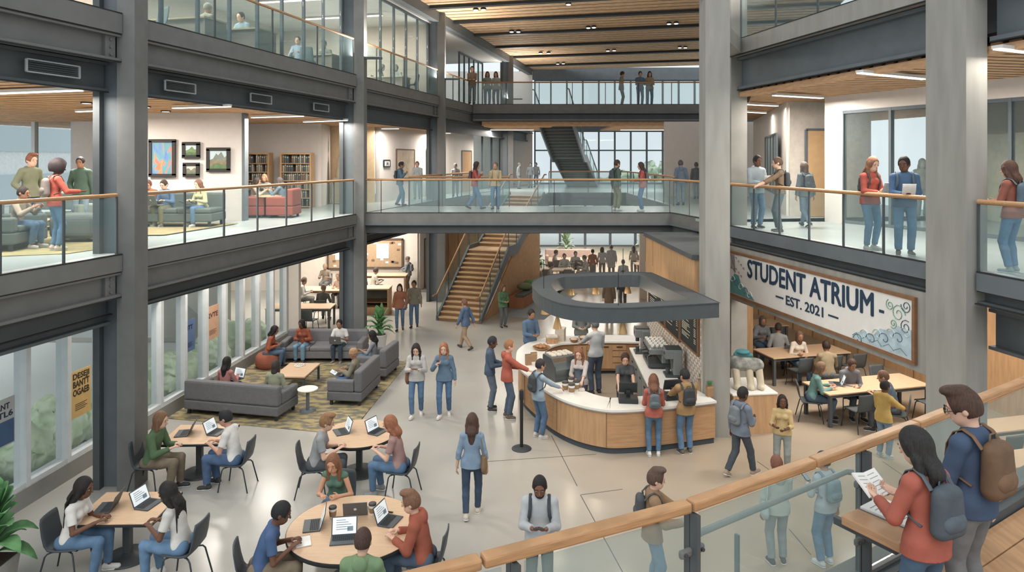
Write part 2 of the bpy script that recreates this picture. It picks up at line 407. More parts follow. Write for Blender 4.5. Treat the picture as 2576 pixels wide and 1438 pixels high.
    if style == 'coat' and not sit: 
        for s_ in (-1, 1): f.cap(P + s_ * .04 * R + .05 * U, P + s_ * .09 * R - .40 * U, .13, .13, .04, R, .85, cutb=True)
    f.ell(nk + .062 * U2 + .02 * F2, (.062, .066, .045) if style != 'tank' else (.085, .10, .10), .008, Rc, sub=True)
    if style != 'tank':
        for s_ in (-1, 1):
            S, E_, T_, pn = arm[s_]
            f.cap(S, E_, .049 * fb + g, .040 * fb + g, .025, cutb=(sleeve == 'short'), fold=.002 if lod < 2 else 0) if sleeve != 'short' else f.cap(S, S * .35 + E_ * .65, .052 * fb + g, .050 * fb + g, .025, cutb=True)
            if sleeve == 'long': f.cap(E_, T_ - .012 * nrm(T_ - E_), .040 * fb + g, .028 + g * .75, .012, cutb=True, fold=.002 if lod < 2 else 0)
            if sleeve == 'half': f.cap(E_, E_ * .55 + T_ * .45, .041 * fb + g, .036 + g, .012, cutb=True)
    if style == 'hoodie':
        for a in range(-4, 5):
            t0, t1 = radians(a * 32 - 16), radians(a * 32 + 16)
            if abs(a) > 3: continue
            pt = lambda t: nk + .012 * U2 - .078 * cos(t) * F2 + .082 * sin(t) * R2 - (.035 * (1 - cos(t))) * U2 * .6
            f.cap(pt(t0), pt(t1), .030, .030, .012)
        f.ell(nk - .10 * F2 - .03 * U2, (.085, .045, .085), .03, Rc)
        f.ell(nk + .07 * U2, (.055, .058, .07), .01, Rc, sub=True)
    if style in ('jacket', 'coat'):
        for a in range(-4, 4):
            t0, t1 = radians(a * 38), radians(a * 38 + 38)
            pt = lambda t: nk + .025 * U2 - .066 * cos(t) * F2 + .070 * sin(t) * R2
            f.cap(pt(t0), pt(t1), .016, .016, .008)
    v, q = f.nets(); pn_ = {'tee': 't_shirt', 'tank': 'tank_top', 'shirt': 'shirt'}.get(style, style)
    rawmesh(pn_, v, q, mat('cloth_' + top, top, .85, var=.07, scale=8, bump=.12), root)
    if apron:
        f = Field(lo, hi, h); torso(f, g + .012, .04); f.cut(P - .45 * U, -U); f.cut(nk - .16 * U2, U2)
        f.cap(P - .02 * U + .03 * Fw, P - .42 * U + .03 * Fw, .16, .17, .03, R, .75); f.cut(P - .4 * U, -U); f.cut(P + .01 * Fw, -Fw)
        v, q = f.nets(); rawmesh('apron', v, q, mat('cloth_' + apron, apron, .85, var=.06), root)
    # ---- shoes
    for s_ in (-1, 1):
        Hh, K, A, td = leg[s_]; lo2 = np.min([A, A + .17 * td], 0) - .10; hi2 = np.max([A, A + .17 * td], 0) + .08; hh = min(h, .012)
        f = Field(lo2, hi2, hh)
        dn = nrm(np.cross(np.cross(td, V(0, 0, 1)), td)); 
        f.cap(A - .035 * td - .040 * dn, A + .125 * td - .052 * dn, .040, .037, .02); f.cap(A - .01 * td + .005 * dn, A - .01 * td - .04 * dn, .037, .042, .02)
        f.cut(A - .082 * dn, -dn)
        v, q = f.nets(); sh_ = rawmesh('shoe', v, q, mat('shoe_' + shoes, shoes, .6, var=.05), root)
        if lod < 2:
            f = Field(lo2, hi2, hh); f.cap(A - .035 * td - .066 * dn, A + .128 * td - .068 * dn, .043, .041, .01); f.cut(A - .083 * dn, -dn); f.cut(A - .066 * dn, dn)
            v, q = f.nets(); rawmesh('sole', v, q, mat('sole_' + sole, sole, .6, var=.03), sh_)
    # ---- hair
    hl = hc - .50 * V(0, 0, 1) - .3; f = Field(hl, hc + .32, min(h, .014))
    hm = mat('hair_' + hair, hair, .65, var=.22, scale=14, stretch=(6, 6, 1), bump=.4)
    part = 'hair'
    if hs == 'bald': hs = None
    if hs:
        big = {'short': .010, 'buzz': .009, 'curly': .028, 'afro': .05, 'beanie': .014, 'quiff': .013, 'bun': .010}.get(hs, .012)
        f.ell(hc + .018 * HU - .008 * HF, (.077 + big, .096 + big, .110 + big), .01, hd)
        if hs == 'quiff': f.ell(hc + .125 * HU + .055 * HF, (.066, .052, .030), .02, hd); f.ell(hc + .115 * HU - .0 * HF, (.07, .07, .034), .02, hd)
        lowc = {'short': -.052, 'buzz': -.035, 'quiff': -.055, 'curly': -.075, 'afro': -.08, 'beanie': .012, 'bun': -.05, 'bob': -.13}.get(hs, -.10)
        f.cut(hc + lowc * HU, -HU)
        if hs in ('long', 'longf', 'braids', 'tail', 'bob', 'hijab'):
            if hs in ('long', 'longf', 'braids'):
                e = hc - .13 * F2 * (1 + lean * .4) - (.33 if hs != 'braids' else .38) * nrm(V(0, 0, 1) + .25 * U2) 
                f.cap(hc - .035 * HF - .01 * HU, nk - .085 * F2 + .03 * U2, .078, .078, .03, HR, .72); f.cap(nk - .085 * F2 + .03 * U2, e, .080, .050, .03, HR, .42)
                for s_ in (-1, 1):
                    m1 = hc + s_ * .078 * HR - .005 * HF - .06 * HU; m2 = nk + s_ * .082 * R2 + (.035 if hs == 'longf' else -.03) * F2 + .0 * U2
                    f.cap(hc + s_ * .068 * HR + .01 * HF + .03 * HU, m1, .030, .033, .02); f.cap(m1, m2, .033, .034, .02)
                    if hs == 'longf': f.cap(m2, m2 - .18 * U2 + .055 * F2, .034, .018, .015)
            if hs == 'braids':
                for q_ in range(9):
                    t = (q_ - 4) / 4.0; a0 = hc - .08 * HF + .07 * t * HR - .05 * HU; a1 = nk - .10 * F2 + .10 * t * R2 - .03 * U2
                    a2 = a1 - V(0, 0, .30 + .04 * random.random()) - .02 * F2 + .02 * t * R2
                    f.cap(a0, a1, .016, .014, .004); f.cap(a1, a2, .014, .009, .004)
            if hs == 'bob':
                f.cap(hc - .03 * HF, hc - .045 * HF - .12 * HU, .085, .080, .02, HR, .8)
                for s_ in (-1, 1): f.cap(hc + s_ * .07 * HR + .02 * HU, hc + s_ * .078 * HR - .13 * HU + .01 * HF, .032, .030, .02)
            if hs == 'hijab':
                part = 'headscarf'
                f.cap(hc - .02 * HU - .01 * HF, nk - .02 * U2, .090, .095, .04)
            if hs == 'tail':
                f.cap(hc - .10 * HF + .03 * HU, hc - .15 * HF - .02 * HU, .03, .035, .02); f.cap(hc - .15 * HF - .02 * HU, nk - .12 * F2 - .14 * U2, .036, .018, .02)
        if hs == 'bun': f.ell(hc - .09 * HF + .09 * HU, (.045, .045, .042), .01, hd)
        if hs == 'beanie': part = 'beanie'; f.ell(hc + .09 * HU - .02 * HF, (.075, .09, .05), .03, hd)
        if hs in ('curly', 'afro'):
            f.ell(hc + .05 * HU - .03 * HF, (.10, .11, .085), .03, hd)
        if hs == 'beanie': pass
        else:
            f.ell(hc + .120 * HF - .006 * HU, (.070 if hs != 'longf' else .063, .098, .100), .010, hd, sub=True)
            if hs in ('short', 'quiff', 'buzz'):
                for s_ in (-1, 1): f.ell(hc + s_ * .085 * HR + .035 * HF - .045 * HU, (.03, .05, .045), .008, hd, sub=True)
        v, q = f.nets(); rawmesh(part, v, q, hm, root)
    if mats == 'beard':
        f = Field(hc - .2, hc + .2, min(h, .012)); f.ell(hc + .030 * HF - .066 * HU, (.060, .066, .056), .01, hd); f.cut(hc - .050 * HU, HU); f.cut(hc + .0 * HF, -HF)
        f.ell(hc + .10 * HF - .047 * HU, (.024, .03, .016), .006, hd, sub=True)
        v, q = f.nets(); rawmesh('beard', v, q, hm, root)
    # ---- face
    if face and lod < 2:
        dk = mat('eye_dark', '#221c1a', .3, var=0); wh = mat('eye_white', '#b8aea6', .4, var=0); lip = mat('lips_' + skin, '#%02x%02x%02x' % tuple(int(int(skin[i:i + 2], 16) * k_) for i, k_ in ((1, .78), (3, .55), (5, .55))), .5, var=0)
        for s_ in (-1, 1):
            b = MB(); c0 = hc + s_ * .033 * HR + .086 * HF + .008 * HU
            sph(b, c0, hs3, (.0115, .0075, .0052), 10); e = b.build('eye', wh, root)
            b = MB(); sph(b, c0 + .0065 * HF, hs3, (.0072, .005, .0060), 8); b.build('iris', dk, e)
            b = MB(); c1 = hc + s_ * .034 * HR + .094 * HF + .036 * HU
            b.tube([c1 - .018 * HR - .003 * HU * (1 if s_ < 0 else .2) - .006 * HF * (s_ < 0), c1 + .002 * HU, c1 + .018 * HR - .003 * HU * (1 if s_ > 0 else .2) - .006 * HF * (s_ > 0)], [.0025, .004, .0025], 6); b.build('eyebrow', mat('hair_' + hair, hair), root)
        b = MB(); c1 = hc + .0935 * HF - .056 * HU
        b.tube([c1 - .024 * HR - .010 * HF + .003 * HU, c1, c1 + .024 * HR - .010 * HF + .003 * HU], [.003, .0055, .003], 6); b.build('mouth', lip, root)
    fr = dict(root=root, loc=np.array(loc, float), hd=-radians(heading), sc=sc, SH=SH, nk=nk, P=P, wst=wst, R2=R2, F2=F2, U2=U2, hc=hc, HF=HF, HR=HR, HU=HU,
              T={s_: arm[s_][2] + .085 * nrm(arm[s_][2] - arm[s_][1]) for s_ in (-1, 1)}, arm=arm)
    return fr
def sph(b, c, R, rad, n=10):
    vs = []; fs = []; m = n // 2
    for i in range(m + 1):
        for j in range(n):
            a = pi * i / m; t = 2 * pi * j / n; q = V(sin(a) * cos(t) * rad[0], sin(a) * sin(t) * rad[1], cos(a) * rad[2]); vs.append(np.array(c) + (R @ q))
    for i in range(m):
        for j in range(n): fs.append([i * n + j, (i + 1) * n + j, (i + 1) * n + (j + 1) % n, i * n + (j + 1) % n])
    b.mesh(vs, fs, True); return b
def w_of(fr, p):                                     # person-local point to the world
    c, s = cos(fr['hd']), sin(fr['hd']); p = np.array(p) * fr['sc']
    return fr['loc'] + V(c * p[0] - s * p[1], s * p[0] + c * p[1], p[2])
def held(fr, name, label, cat):                      # a thing of its own that shares the person's frame
    o = empty(name, tuple(fr['loc']), fr['hd'], label, cat); o.scale = (fr['sc'],) * 3
    return o
def backpack(fr, label, col='#3d434b', col2=None, lod=2, size=1.0):
    r = held(fr, 'backpack', label, 'backpack'); U2, F2, R2, nk, SH = fr['U2'], fr['F2'], fr['R2'], fr['nk'], fr['SH']
    h = .012 if lod < 2 else .018; c = nk - .215 * U2 - .165 * F2 * 1.0; R = np.stack([R2, F2, U2], 1)
    m = mat('pack_' + col, col, .75, var=.10, scale=10); m2 = mat('pack_' + (col2 or col) + 'p', col2 or col, .8, var=.12, scale=12)
    w, d, t = .130 * size, .062 * size, .195 * size
    f = Field(c - .35, c + .35, h)
    for a in (-1, 1):
        f.cap(c + a * .6 * w * R2 - .62 * t * U2, c + a * .5 * w * R2 + .55 * t * U2, d, d * .9, .05)
    f.cap(c - .62 * t * U2, c + .62 * t * U2, d * 1.05, d * .95, .05)
    v, q = f.nets(); rawmesh('bag_body', v, q, m, r)
    f = Field(c - .35, c + .35, h); cc = c - .34 * t * U2 - .040 * F2
    f.cap(cc - .34 * w * R2 - .006 * F2, cc + .34 * w * R2 - .006 * F2, t * .34, t * .34, .02, U2, .62)
    v, q = f.nets(); rawmesh('front_pocket', v, q, m2, r)
    for s_ in (-1, 1):
        S = SH[s_]; b = MB(); x = S * .72 + nk * .28
        pts = [x - .13 * F2 - .02 * U2, x - .07 * F2 + .055 * U2, x + .0 * F2 + .085 * U2, x + .065 * F2 + .05 * U2, x + .118 * F2 - .05 * U2, x + .125 * F2 - .14 * U2 + s_ * .01 * R2, x + .07 * F2 - .24 * U2 + s_ * .035 * R2, x - .06 * F2 - .30 * U2 + s_ * .02 * R2]
        b.tube(pts, [.022] * len(pts), 8, .3); b.build('shoulder_strap', m2, r)
    b = MB(); tp = c + .95 * t * U2 + .03 * F2
    b.tube([tp - .04 * R2 - .02 * U2, tp - .03 * R2 + .025 * U2, tp + .03 * R2 + .025 * U2, tp + .04 * R2 - .02 * U2], .007, 6); b.build('grab_handle', m2, r)
    return r
def tote(fr, label, side=1, col='#7a5a3a'):
    r = held(fr, 'shoulder_bag', label, 'bag'); U2, F2, R2, SH = fr['U2'], fr['F2'], fr['R2'], fr['SH']; S = SH[side]
    c = S + side * .065 * R2 - .42 * U2 - .02 * F2; f = Field(c - .3, c + .3, .014)
    f.cap(c - .07 * U2, c + .11 * U2, .145, .115, .01, F2, .42, cutb=True)
    m = mat('bag_' + col, col, .6, var=.1); v, q = f.nets(); rawmesh('bag_body', v, q, m, r)
    b = MB(); b.tube([c - .09 * F2 + .10 * U2, S - .04 * F2 + .06 * U2 + side * .0 * R2, S + .04 * F2 + .06 * U2, c + .09 * F2 + .10 * U2], .009, 6); b.build('strap', m, r)
    return r
def phone(fr, label, both=True, s_=1, name='phone', sz=(.075, .012, .15), col='#2b2f35'):
    r = held(fr, name, label, 'phone'); T = fr['T']
    c = (T[-1] + T[1]) / 2 + V(0, .02, .03) if both else T[s_] + V(0, .0, .04)
    b = MB(); F = fr['F2']; 
    a = nrm(V(0, .8, .45)) * (sz[2] / 2); x = V(1, 0, 0) * (sz[0] / 2 if not both else sz[2] / 2); 
    if both: a = nrm(V(0, .8, .45)) * (sz[0] / 2)
    n_ = nrm(np.cross(x, a)) * sz[1] / 2
    vs = [c + i * x + j * a + k * n_ for k in (-1, 1) for i, j in ((-1, -1), (1, -1), (1, 1), (-1, 1))]
    b.mesh(vs, [[3, 2, 1, 0], [4, 5, 6, 7]] + [[i, (i + 1) % 4, (i + 1) % 4 + 4, i + 4] for i in range(4)])
    b.build('phone_case', mat('phone_' + col, col, .3, var=0), r); b = MB()
    n1 = n_ * 1.15; b.face([c + n1 + .85 * (i * x + j * a) for i, j in ((-1, -1), (1, -1), (1, 1), (-1, 1))]); b.build('phone_screen', mat('screen_dim', '#8fa6b2', .2, var=0), r)
    return r
def paper(fr, label, s_=None, off=(0, .05, .06), w=.21, hgt=.28, tilt=60):
    r = held(fr, 'paper_sheet', label, 'paper'); T = fr['T']; c = ((T[-1] + T[1]) / 2 if s_ is None else T[s_]) + V(*off)
    a = V(0, cos(radians(tilt)), sin(radians(tilt))) * hgt / 2; x = V(w / 2, 0, 0); b = MB(); vs = []; n_ = nrm(np.cross(x, a)) * .002
    for k in (-1, 1):
        for j in range(5):
            t = -1 + j * .5
            for i in (-1, 1): vs.append(c + i * x + t * a + k * n_ + n_ * 8 * t * t)
    fs = []
    for j in range(4): fs += [[j * 2, j * 2 + 2, j * 2 + 3, j * 2 + 1], [10 + j * 2, 11 + j * 2, 13 + j * 2, 12 + j * 2]]
    fs += [[0, 1, 11, 10], [8, 18, 19, 9]]
    b.mesh(vs, fs, True); b.build('sheet', mat('paper', '#dcd9d4', .8, var=.03), r)
    return r
# ------------------------------------------------------------------ materials
STEEL = mat('steel_grey', '#6f6f6d', .55, var=.07, scale=3); STEELD = mat('steel_dark', '#4f5457', .55, var=.07, scale=3); STEELB = mat('steel_blue', '#646d73', .5, var=.06, scale=3)
CONC = mat('concrete', '#98958d', .85, var=.09, scale=2.2, stretch=(2, 2, .35)); CONCD = mat('concrete_shade', '#8d8a83', .85, var=.08, scale=2)
WALL = mat('wall_white', '#dbd0c8', .9, var=.02); WALLB = mat('wall_beige', '#cdbfae', .9, var=.02); CEILW = mat('ceiling_white', '#cdcbc6', .9, var=.02)
WOODC = mat('wood_ceiling', '#cd9863', .7, var=.14, scale=4, stretch=(1, 1, 6)); WOODK = mat('ceiling_void', '#3f2f26', .9, var=.05)
WOODR = mat('wood_rail', '#b8864f', .5, var=.12, scale=9, stretch=(1, 6, 6)); WOODW = mat('wood_panel', '#c0905a', .6, var=.10, scale=5, stretch=(3, 3, .4))
WOODT = mat('wood_table', '#cfa67c', .5, var=.05, scale=5, stretch=(1, 5, 5)); WOODS = mat('wood_tread', '#dcb079', .55, var=.10, scale=7, stretch=(1, 5, 5)); WOODD = mat('wood_dark', '#8a633f', .6, var=.1)
BLACK = mat('black', '#26282a', .5, var=0); INK = mat('joint_dark', '#55504a', .9, var=0)
FRAME = mat('window_grey', '#cfd3d5', .5, var=.04); FRAMED = mat('window_dark', '#5a656c', .5, var=.04)
LIGHTM = mat('lamp_white', '#ffffff', .5, var=0, emit='#fff4e2', es=2.2)
GL_RAIL = glass_mat('glass_rail', '#f3f9f9', .085, '#b4d0d4', .03)
GL_FORE = glass_mat('glass_rail_near', '#f0f7f7', .14, '#b2ced0', .03)
GL_WIN = glass_mat('glass_window', '#f6fafb', .04, '#c8dbe0', .02)
GL_ROOM = glass_mat('glass_partition', '#f4f9f9', .05, '#b9cdd0', .03)
def S(name, mb, m, **k): return mb.build(name, m, kind='structure', **k)
# ------------------------------------------------------------------ the two long sides of the atrium
def Lx(Y): return -10.04 + .24 * Y
UL = V(.2334, .9724, 0); NL = V(-.9724, .2334, 0)
def L(Y, off=0.0, z=0.0): return V(Lx(Y), Y, z) + off * NL
def Rx(Y): return 9.19 - .198 * Y
UR = V(-.1942, .9810, 0); NR = V(.9810, .1942, 0)
def RR(Y, off=0.0, z=0.0): return V(Rx(Y), Y, z) + off * NR
def strip(fn, Y0, Y1, o0, o1): return [tuple(fn(Y0, o0)[:2]), tuple(fn(Y0, o1)[:2]), tuple(fn(Y1, o1)[:2]), tuple(fn(Y1, o0)[:2])]
# floor: polished concrete, warmer towards the cafe
fm = bpy.data.materials.new('floor_concrete'); fm.use_nodes = True; n = fm.node_tree.nodes; l = fm.node_tree.links; b = n['Principled BSDF']
g = n.new('ShaderNodeNewGeometry'); sx = n.new('ShaderNodeSeparateXYZ'); mr = n.new('ShaderNodeMapRange'); no = n.new('ShaderNodeTexNoise'); mx = n.new('ShaderNodeMix'); mx2 = n.new('ShaderNodeMix'); rp = n.new('ShaderNodeMapRange')
l.new(g.outputs['Position'], sx.inputs[0]); l.new(g.outputs['Position'], no.inputs['Vector']); no.inputs['Scale'].default_value = .55; no.inputs['Detail'].default_value = 5
l.new(sx.outputs['X'], mr.inputs[0]); mr.inputs[1].default_value = -1.0; mr.inputs[2].default_value = 3.5
mx.data_type = 'RGBA'; mx.inputs[6].default_value = hexc('#aaa69d'); mx.inputs[7].default_value = hexc('#ab977e'); l.new(mr.outputs[0], mx.inputs[0])
mx2.data_type = 'RGBA'; mx2.blend_type = 'MULTIPLY'; mx2.inputs[0].default_value = 1
l.new(no.outputs[0], rp.inputs[0]); rp.inputs[1].default_value = .3; rp.inputs[2].default_value = .7; rp.inputs[3].default_value = .90; rp.inputs[4].default_value = 1.06
cb = n.new('ShaderNodeCombineColor'); [l.new(rp.outputs[0], cb.inputs[i]) for i in range(3)]
l.new(mx.outputs[2], mx2.inputs[6]); l.new(cb.outputs[0], mx2.inputs[7]); l.new(mx2.outputs[2], b.inputs['Base Color'])
b.inputs['Roughness'].default_value = .21; b.inputs['Specular IOR Level'].default_value = .25
FLOORM = fm
UPF = mat('upper_floor', '#a9b3b2', .25, var=.04, scale=1.5, spec=.5)
S('floor', MB().prism([(-9.3, 3), (22, 3), (22, 48.2), (-16, 48.2), (-16, 23.4), (-7.4, 23.4)], -.15, 0), FLOORM, origin=False)
S('ground_outside', MB().box((-90, 3, -.4), (110, 130, -.16)), mat('pavement', '#e4e6e2', .9, var=.03, scale=.4))
j = MB()
def joint(a, b_, w=.012): j.bar(on(*a) + V(0, 0, .001), on(*b_) + V(0, 0, .001), w, .004)
joint((1200, 1162), (1500, 1142)); joint((1387, 1095), (1452, 1222)); joint((1460, 1244), (1600, 1500)); joint((1462, 1244), (1566, 1230)); joint((1905, 1160), (1990, 1220)); joint((2220, 1160), (2330, 1235)); joint((1985, 1330), (2040, 1395)); joint((1020, 906), (905, 1062), .016)
S('floor_joint', j, INK)
# left wing floors
def wing(off, Y0, Y1, k_=.80): return [tuple(L(Y0, off)[:2]), tuple(L(Y0, 1.6)[:2]), (-11.4, 13), (-k_ * 19.5 - 1.0, 19.5), (-16.6, 24.2), (-16.6, 34), tuple(L(34, 3.5)[:2]), tuple(L(Y1, 3.5)[:2]), tuple(L(Y1, off)[:2])]
S('floor_level_two', MB().prism(wing(.12, 8.0, 48, .74), 4.02, 4.28), UPF)
S('floor_level_three', MB().prism([tuple(L(8, .3)[:2]), tuple(L(8, .6)[:2]), tuple(L(13, 1.4)[:2]), tuple(L(16, 3.8)[:2]), tuple(L(20, 7)[:2]), tuple(L(34, 9)[:2]), tuple(L(34, 3)[:2]), tuple(L(48, 3)[:2]), tuple(L(48, .3)[:2])], 8.3, 8.6), UPF)
bays = [(8.0, 12.55), (12.95, 21.65), (22.1, 29.15), (29.6, 41.2), (41.7, 48)]
def girder(fn, Y0, Y1, z0, z1, o0, name='beam', m=None, fl=.05, dep=.22, bolts=None):
    b = MB(); b.prism(strip(fn, Y0, Y1, o0, o0 + dep), z1 - fl, z1); b.prism(strip(fn, Y0, Y1, o0, o0 + dep), z0, z0 + fl); b.prism(strip(fn, Y0, Y1, o0 + dep * .6, o0 + dep), z0 + fl, z1 - fl)
    if bolts:
        for Yb in bolts:
            b.prism(strip(fn, Yb, Yb + .22, o0 + dep * .3, o0 + dep * .6), z0 + fl, z1 - fl)
            for q in range(3):
                c = fn(Yb + .11, o0 + dep * .3, z0 + fl + (z1 - z0 - 2 * fl) * (q + .5) / 3); b.cyl(c, c - (NL if fn is L else NR) * .025, .028, n=8)
    return S(name, b, m or STEEL)
def vent(fn, Yc, z, wdt, off):
    r = empty('air_vent', tuple(fn(Yc, off, z)), 0, None, None); tag(r, 'long grey air grille set in the dark girder of the left wing', 'vent', 'air grilles in the dark girders')
    d = UL if fn is L else UR; nn = NL if fn is L else NR
    f = MB(); h = .10; w = wdt / 2
    for a in (-1, 1): f.bar(-w * d + V(0, 0, a * h), w * d + V(0, 0, a * h), .04, .022); f.bar(a * w * d - V(0, 0, h), a * w * d + V(0, 0, h), .022, .04, up=d)
    f.build('vent_frame', mat('vent_light', '#a2a8aa', .5), r)
    f = MB()
    for q in range(5): f.bar(-w * d + V(0, 0, -.07 + q * .035) - nn * -.01, w * d + V(0, 0, -.07 + q * .035) + nn * .01, .03, .010)
    f.build('vent_slat', STEELD, r)
for i, (a, c) in enumerate(bays):
    bl = [c - .28] if i < 3 else None
    S('slab_edge', MB().prism(strip(L, a, c, 0, .14), 3.98, 4.28), STEEL)
    jt = MB()
    for z_, o_ in ((3.967, .02), (3.51, .02), (8.247, .02), (7.752, .02), (7.21, .29), (3.195, .21), (4.283, -.004), (8.623, -.004)): jt.prism(strip(L, a, c, o_, o_ + .05), z_ - .010, z_ + .012)
    S('shadow_joint', jt, BLACK)
    girder(L, a, c, 3.52, 3.97, .03, bolts=bl)
    girder(L, a, c, 3.02 if i == 0 else 3.2, 3.5, .22, m=STEELD)
    S('slab_edge', MB().prism(strip(L, a, c, 0, .30), 8.26, 8.62), STEEL)
    girder(L, a, c, 7.76, 8.25, .03, bolts=bl)
    girder(L, a, c, 7.22, 7.75, .30, m=STEELD)
    S('beam_backing', MB().prism(strip(L, a, c, .40, .50), 7.23, 8.3), STEELD)
    if i > 0: S('beam', MB().prism(strip(L, a, c, 0, .3), 11.75, 12.35), STEELB)
for px, w in ((131, 1.0), (452, .9), (656, .88), (808, .86)):
    Yv = 10.3 / (.24 + (1288 - px) / 1750.0); vent(L, Yv, 7.49, w, .28)
# steel columns of the left side: two flanges and a web each
def steel_col(Y, z1=12.4, w=.34):
    r = empty('steel_column', tuple(L(Y)), 0, kind='structure'); c = L(Y)
    def rb(x0, x1, y0, y1, nm, m): MB().box((x0, y0, 0), (x1, y1, z1)).build(nm, m, r)
    rb(-.16, .16, -.18, .28, 'flange', STEEL); rb(-.50, -.16, .0, .10, 'web', STEELB); rb(-.62, -.50, -.14, .26, 'flange', STEELD)
for Y in (12.75, 21.9, 29.4, 41.5): steel_col(Y)
# added fill lamps, dressed as column fixtures, to brighten the wood ceiling
def fill_uplight(p, e=260, w=1.2):
    r = empty('fill_uplight', tuple(p), 0, 'added long dark fill lamp fixed high on the atrium side, shining up at the wood ceiling', 'light', 'added fill lamps below the atrium ceiling'); MB().box((-w / 2, -.08, -.06), (w / 2, .08, .0)).build('housing', STEELD, r); MB().box((-w / 2 + .03, -.06, .0), (w / 2 - .03, .06, .012)).build('diffuser', CEILW, r)
    ld = bpy.data.lights.new('ceiling_fill', 'AREA'); ld.shape = 'RECTANGLE'; ld.size = w; ld.size_y = .2; ld.energy = e; ld.color = (1, .94, .86)
    o = bpy.data.objects.new('ceiling_fill', ld); COL.objects.link(o); o.parent = r; o.location = (0, 0, .03); o.rotation_euler = (pi, 0, 0)
# wood slat ceilings
def slat_ceiling(name, fn, Y0, Y1, o0, o1, z, pitch, w, t=.09, wedge=None, inner=None, m=None):
    u, nn = (UL, NL) if fn is L else (UR, NR); b = MB(); g = MB(); Y = Y0
    while Y < Y1:
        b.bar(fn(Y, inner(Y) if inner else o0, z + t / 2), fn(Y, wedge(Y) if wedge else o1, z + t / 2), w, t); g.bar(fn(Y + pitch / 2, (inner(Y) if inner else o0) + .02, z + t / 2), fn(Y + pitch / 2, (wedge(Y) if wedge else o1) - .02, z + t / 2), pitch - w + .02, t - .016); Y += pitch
    r = S(name, b, m or WOODC); S('slat_gap_shade', g, mat('gap_shade_dark', '#4a3a2e', .95, var=0))  # dark bars between the slats stand in for the shade of the gaps
    S('ceiling_backing', MB().prism(strip(fn, Y0 - .1, Y1, o0, o1) if not wedge else [tuple(fn(Y0, o0)[:2]), tuple(fn(Y0, wedge(Y0))[:2]), tuple(fn(Y1, wedge(Y1))[:2]), tuple(fn(Y1, inner(Y1) if inner else o0)[:2]), tuple(fn(min(18, Y1), o0)[:2])], z + t + .10, z + t + .16), WOODK)
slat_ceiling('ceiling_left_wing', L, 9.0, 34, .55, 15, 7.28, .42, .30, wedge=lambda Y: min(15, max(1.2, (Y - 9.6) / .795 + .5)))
slat_ceiling('ceiling_atrium', L, 21.6, 48, -16, -.02, 12.15, .56, .46, .12, m=mat('wood_ceiling_daylit', '#e2b47f', .7, var=.12, scale=4, stretch=(1, 1, 6)))  # paler wood carries the daylight falling on the atrium ceiling
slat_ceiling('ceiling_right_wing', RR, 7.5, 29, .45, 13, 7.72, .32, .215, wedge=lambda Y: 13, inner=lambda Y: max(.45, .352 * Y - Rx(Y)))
for Yt in (28.0, 31.0, 34.2, 38.0, 41.6, 45.5):      # dark tracks with spotlights in the atrium ceiling
    S('ceiling_track', MB().bar(L(Yt, -.05, 12.08), L(Yt, -15.9, 12.08), .30, .10), BLACK)
k = 0
for px, py in ((1197, 24), (1216, 23), (1430, 10), (1287, 79), (1304,79), (1480, 69), (1494, 68), (1683, 59), (1701,58), (1360, 133), (1380, 133), (1529, 127), (1545,126), (1710, 119), (1724, 119), (1403, 160), (1417, 159)):
    c = on(px, py, 12.05); t = MB().lathe([(.0, -.05), (.08, -.05), (.10, 0)], n=12)
    r = empty('spotlight', tuple(c), 0, 'small white spotlight in a dark track of the atrium wood ceiling', 'spotlight', 'spotlights along the ceiling tracks')
    MB().lathe([(.11, -.02), (.12, .03), (.10, .06)], n=12).build('housing', BLACK, r); MB().lathe([(.001, -.05), (.09, -.045), (.09, -.02)], n=12).build('lens', LIGHTM, r)
def strip_light(p, q, label, w=.10, power=60, group='linear ceiling lights'):
    p = V(*p); q = V(*q); c = (p + q) / 2; r = empty('linear_light', tuple(c), 0, label, 'light', group); d = q - p
    MB().bar(-d / 2 + V(0, 0, .02), d / 2 + V(0, 0, .02), w + .04, .05).build('housing', CEILW, r); MB().bar(-d / 2 - V(0, 0, .012), d / 2 - V(0, 0, .012), w, .02).build('diffuser', LIGHTM, r)
    ld = bpy.data.lights.new('linear_lamp', 'AREA'); ld.shape = 'RECTANGLE'; ld.size = float(np.linalg.norm(d)); ld.size_y = w * 4; ld.energy = power * 1.75; ld.color = (1, .93, .84)
    o = bpy.data.objects.new('linear_lamp', ld); COL.objects.link(o); o.parent = r; o.location = (0, 0, -.06); o.rotation_euler = (0, 0, atan2(d[1], d[0]))
LW = 'white light strip in left lounge wood ceiling, %s'
strip_light(on(-120, 238, 7.20), on(202, 226, 7.20), LW % 'nearest the front at the picture edge', .13, 150)
strip_light(on(437, 271, 7.20), on(578, 267, 7.20), LW % 'above the framed pictures', power=150)
strip_light(on(194, 280, 7.20), on(262, 277, 7.20), LW % 'in front of the window corner', power=140)
strip_light(on(634, 295, 7.20), on(762, 291, 7.20), LW % 'above the bookcases', power=130)
strip_light(on(765, 306, 7.20), on(872, 302, 7.20), LW % 'beside the second steel column', power=80)
RW = 'white light strip in right balcony wood ceiling, %s'
strip_light(on(2162, 182, 7.63), on(2326, 198, 7.63), RW % 'longest, near the wide column', .12, 180)
strip_light(on(1947, 239, 7.63), on(2068, 246, 7.63), RW % 'above the group of three students', .12, 150)
strip_light(on(1880, 262, 7.63), on(1955, 266, 7.63), RW % 'third from the front', power=28)
strip_light(on(1880, 281, 7.63), on(1925, 284, 7.63), RW % 'faint one farthest back', power=14)
strip_light(on(2508, 121, 7.63), on(2640, 136, 7.63), RW % 'beyond the wide column at the picture edge', .12, 16)
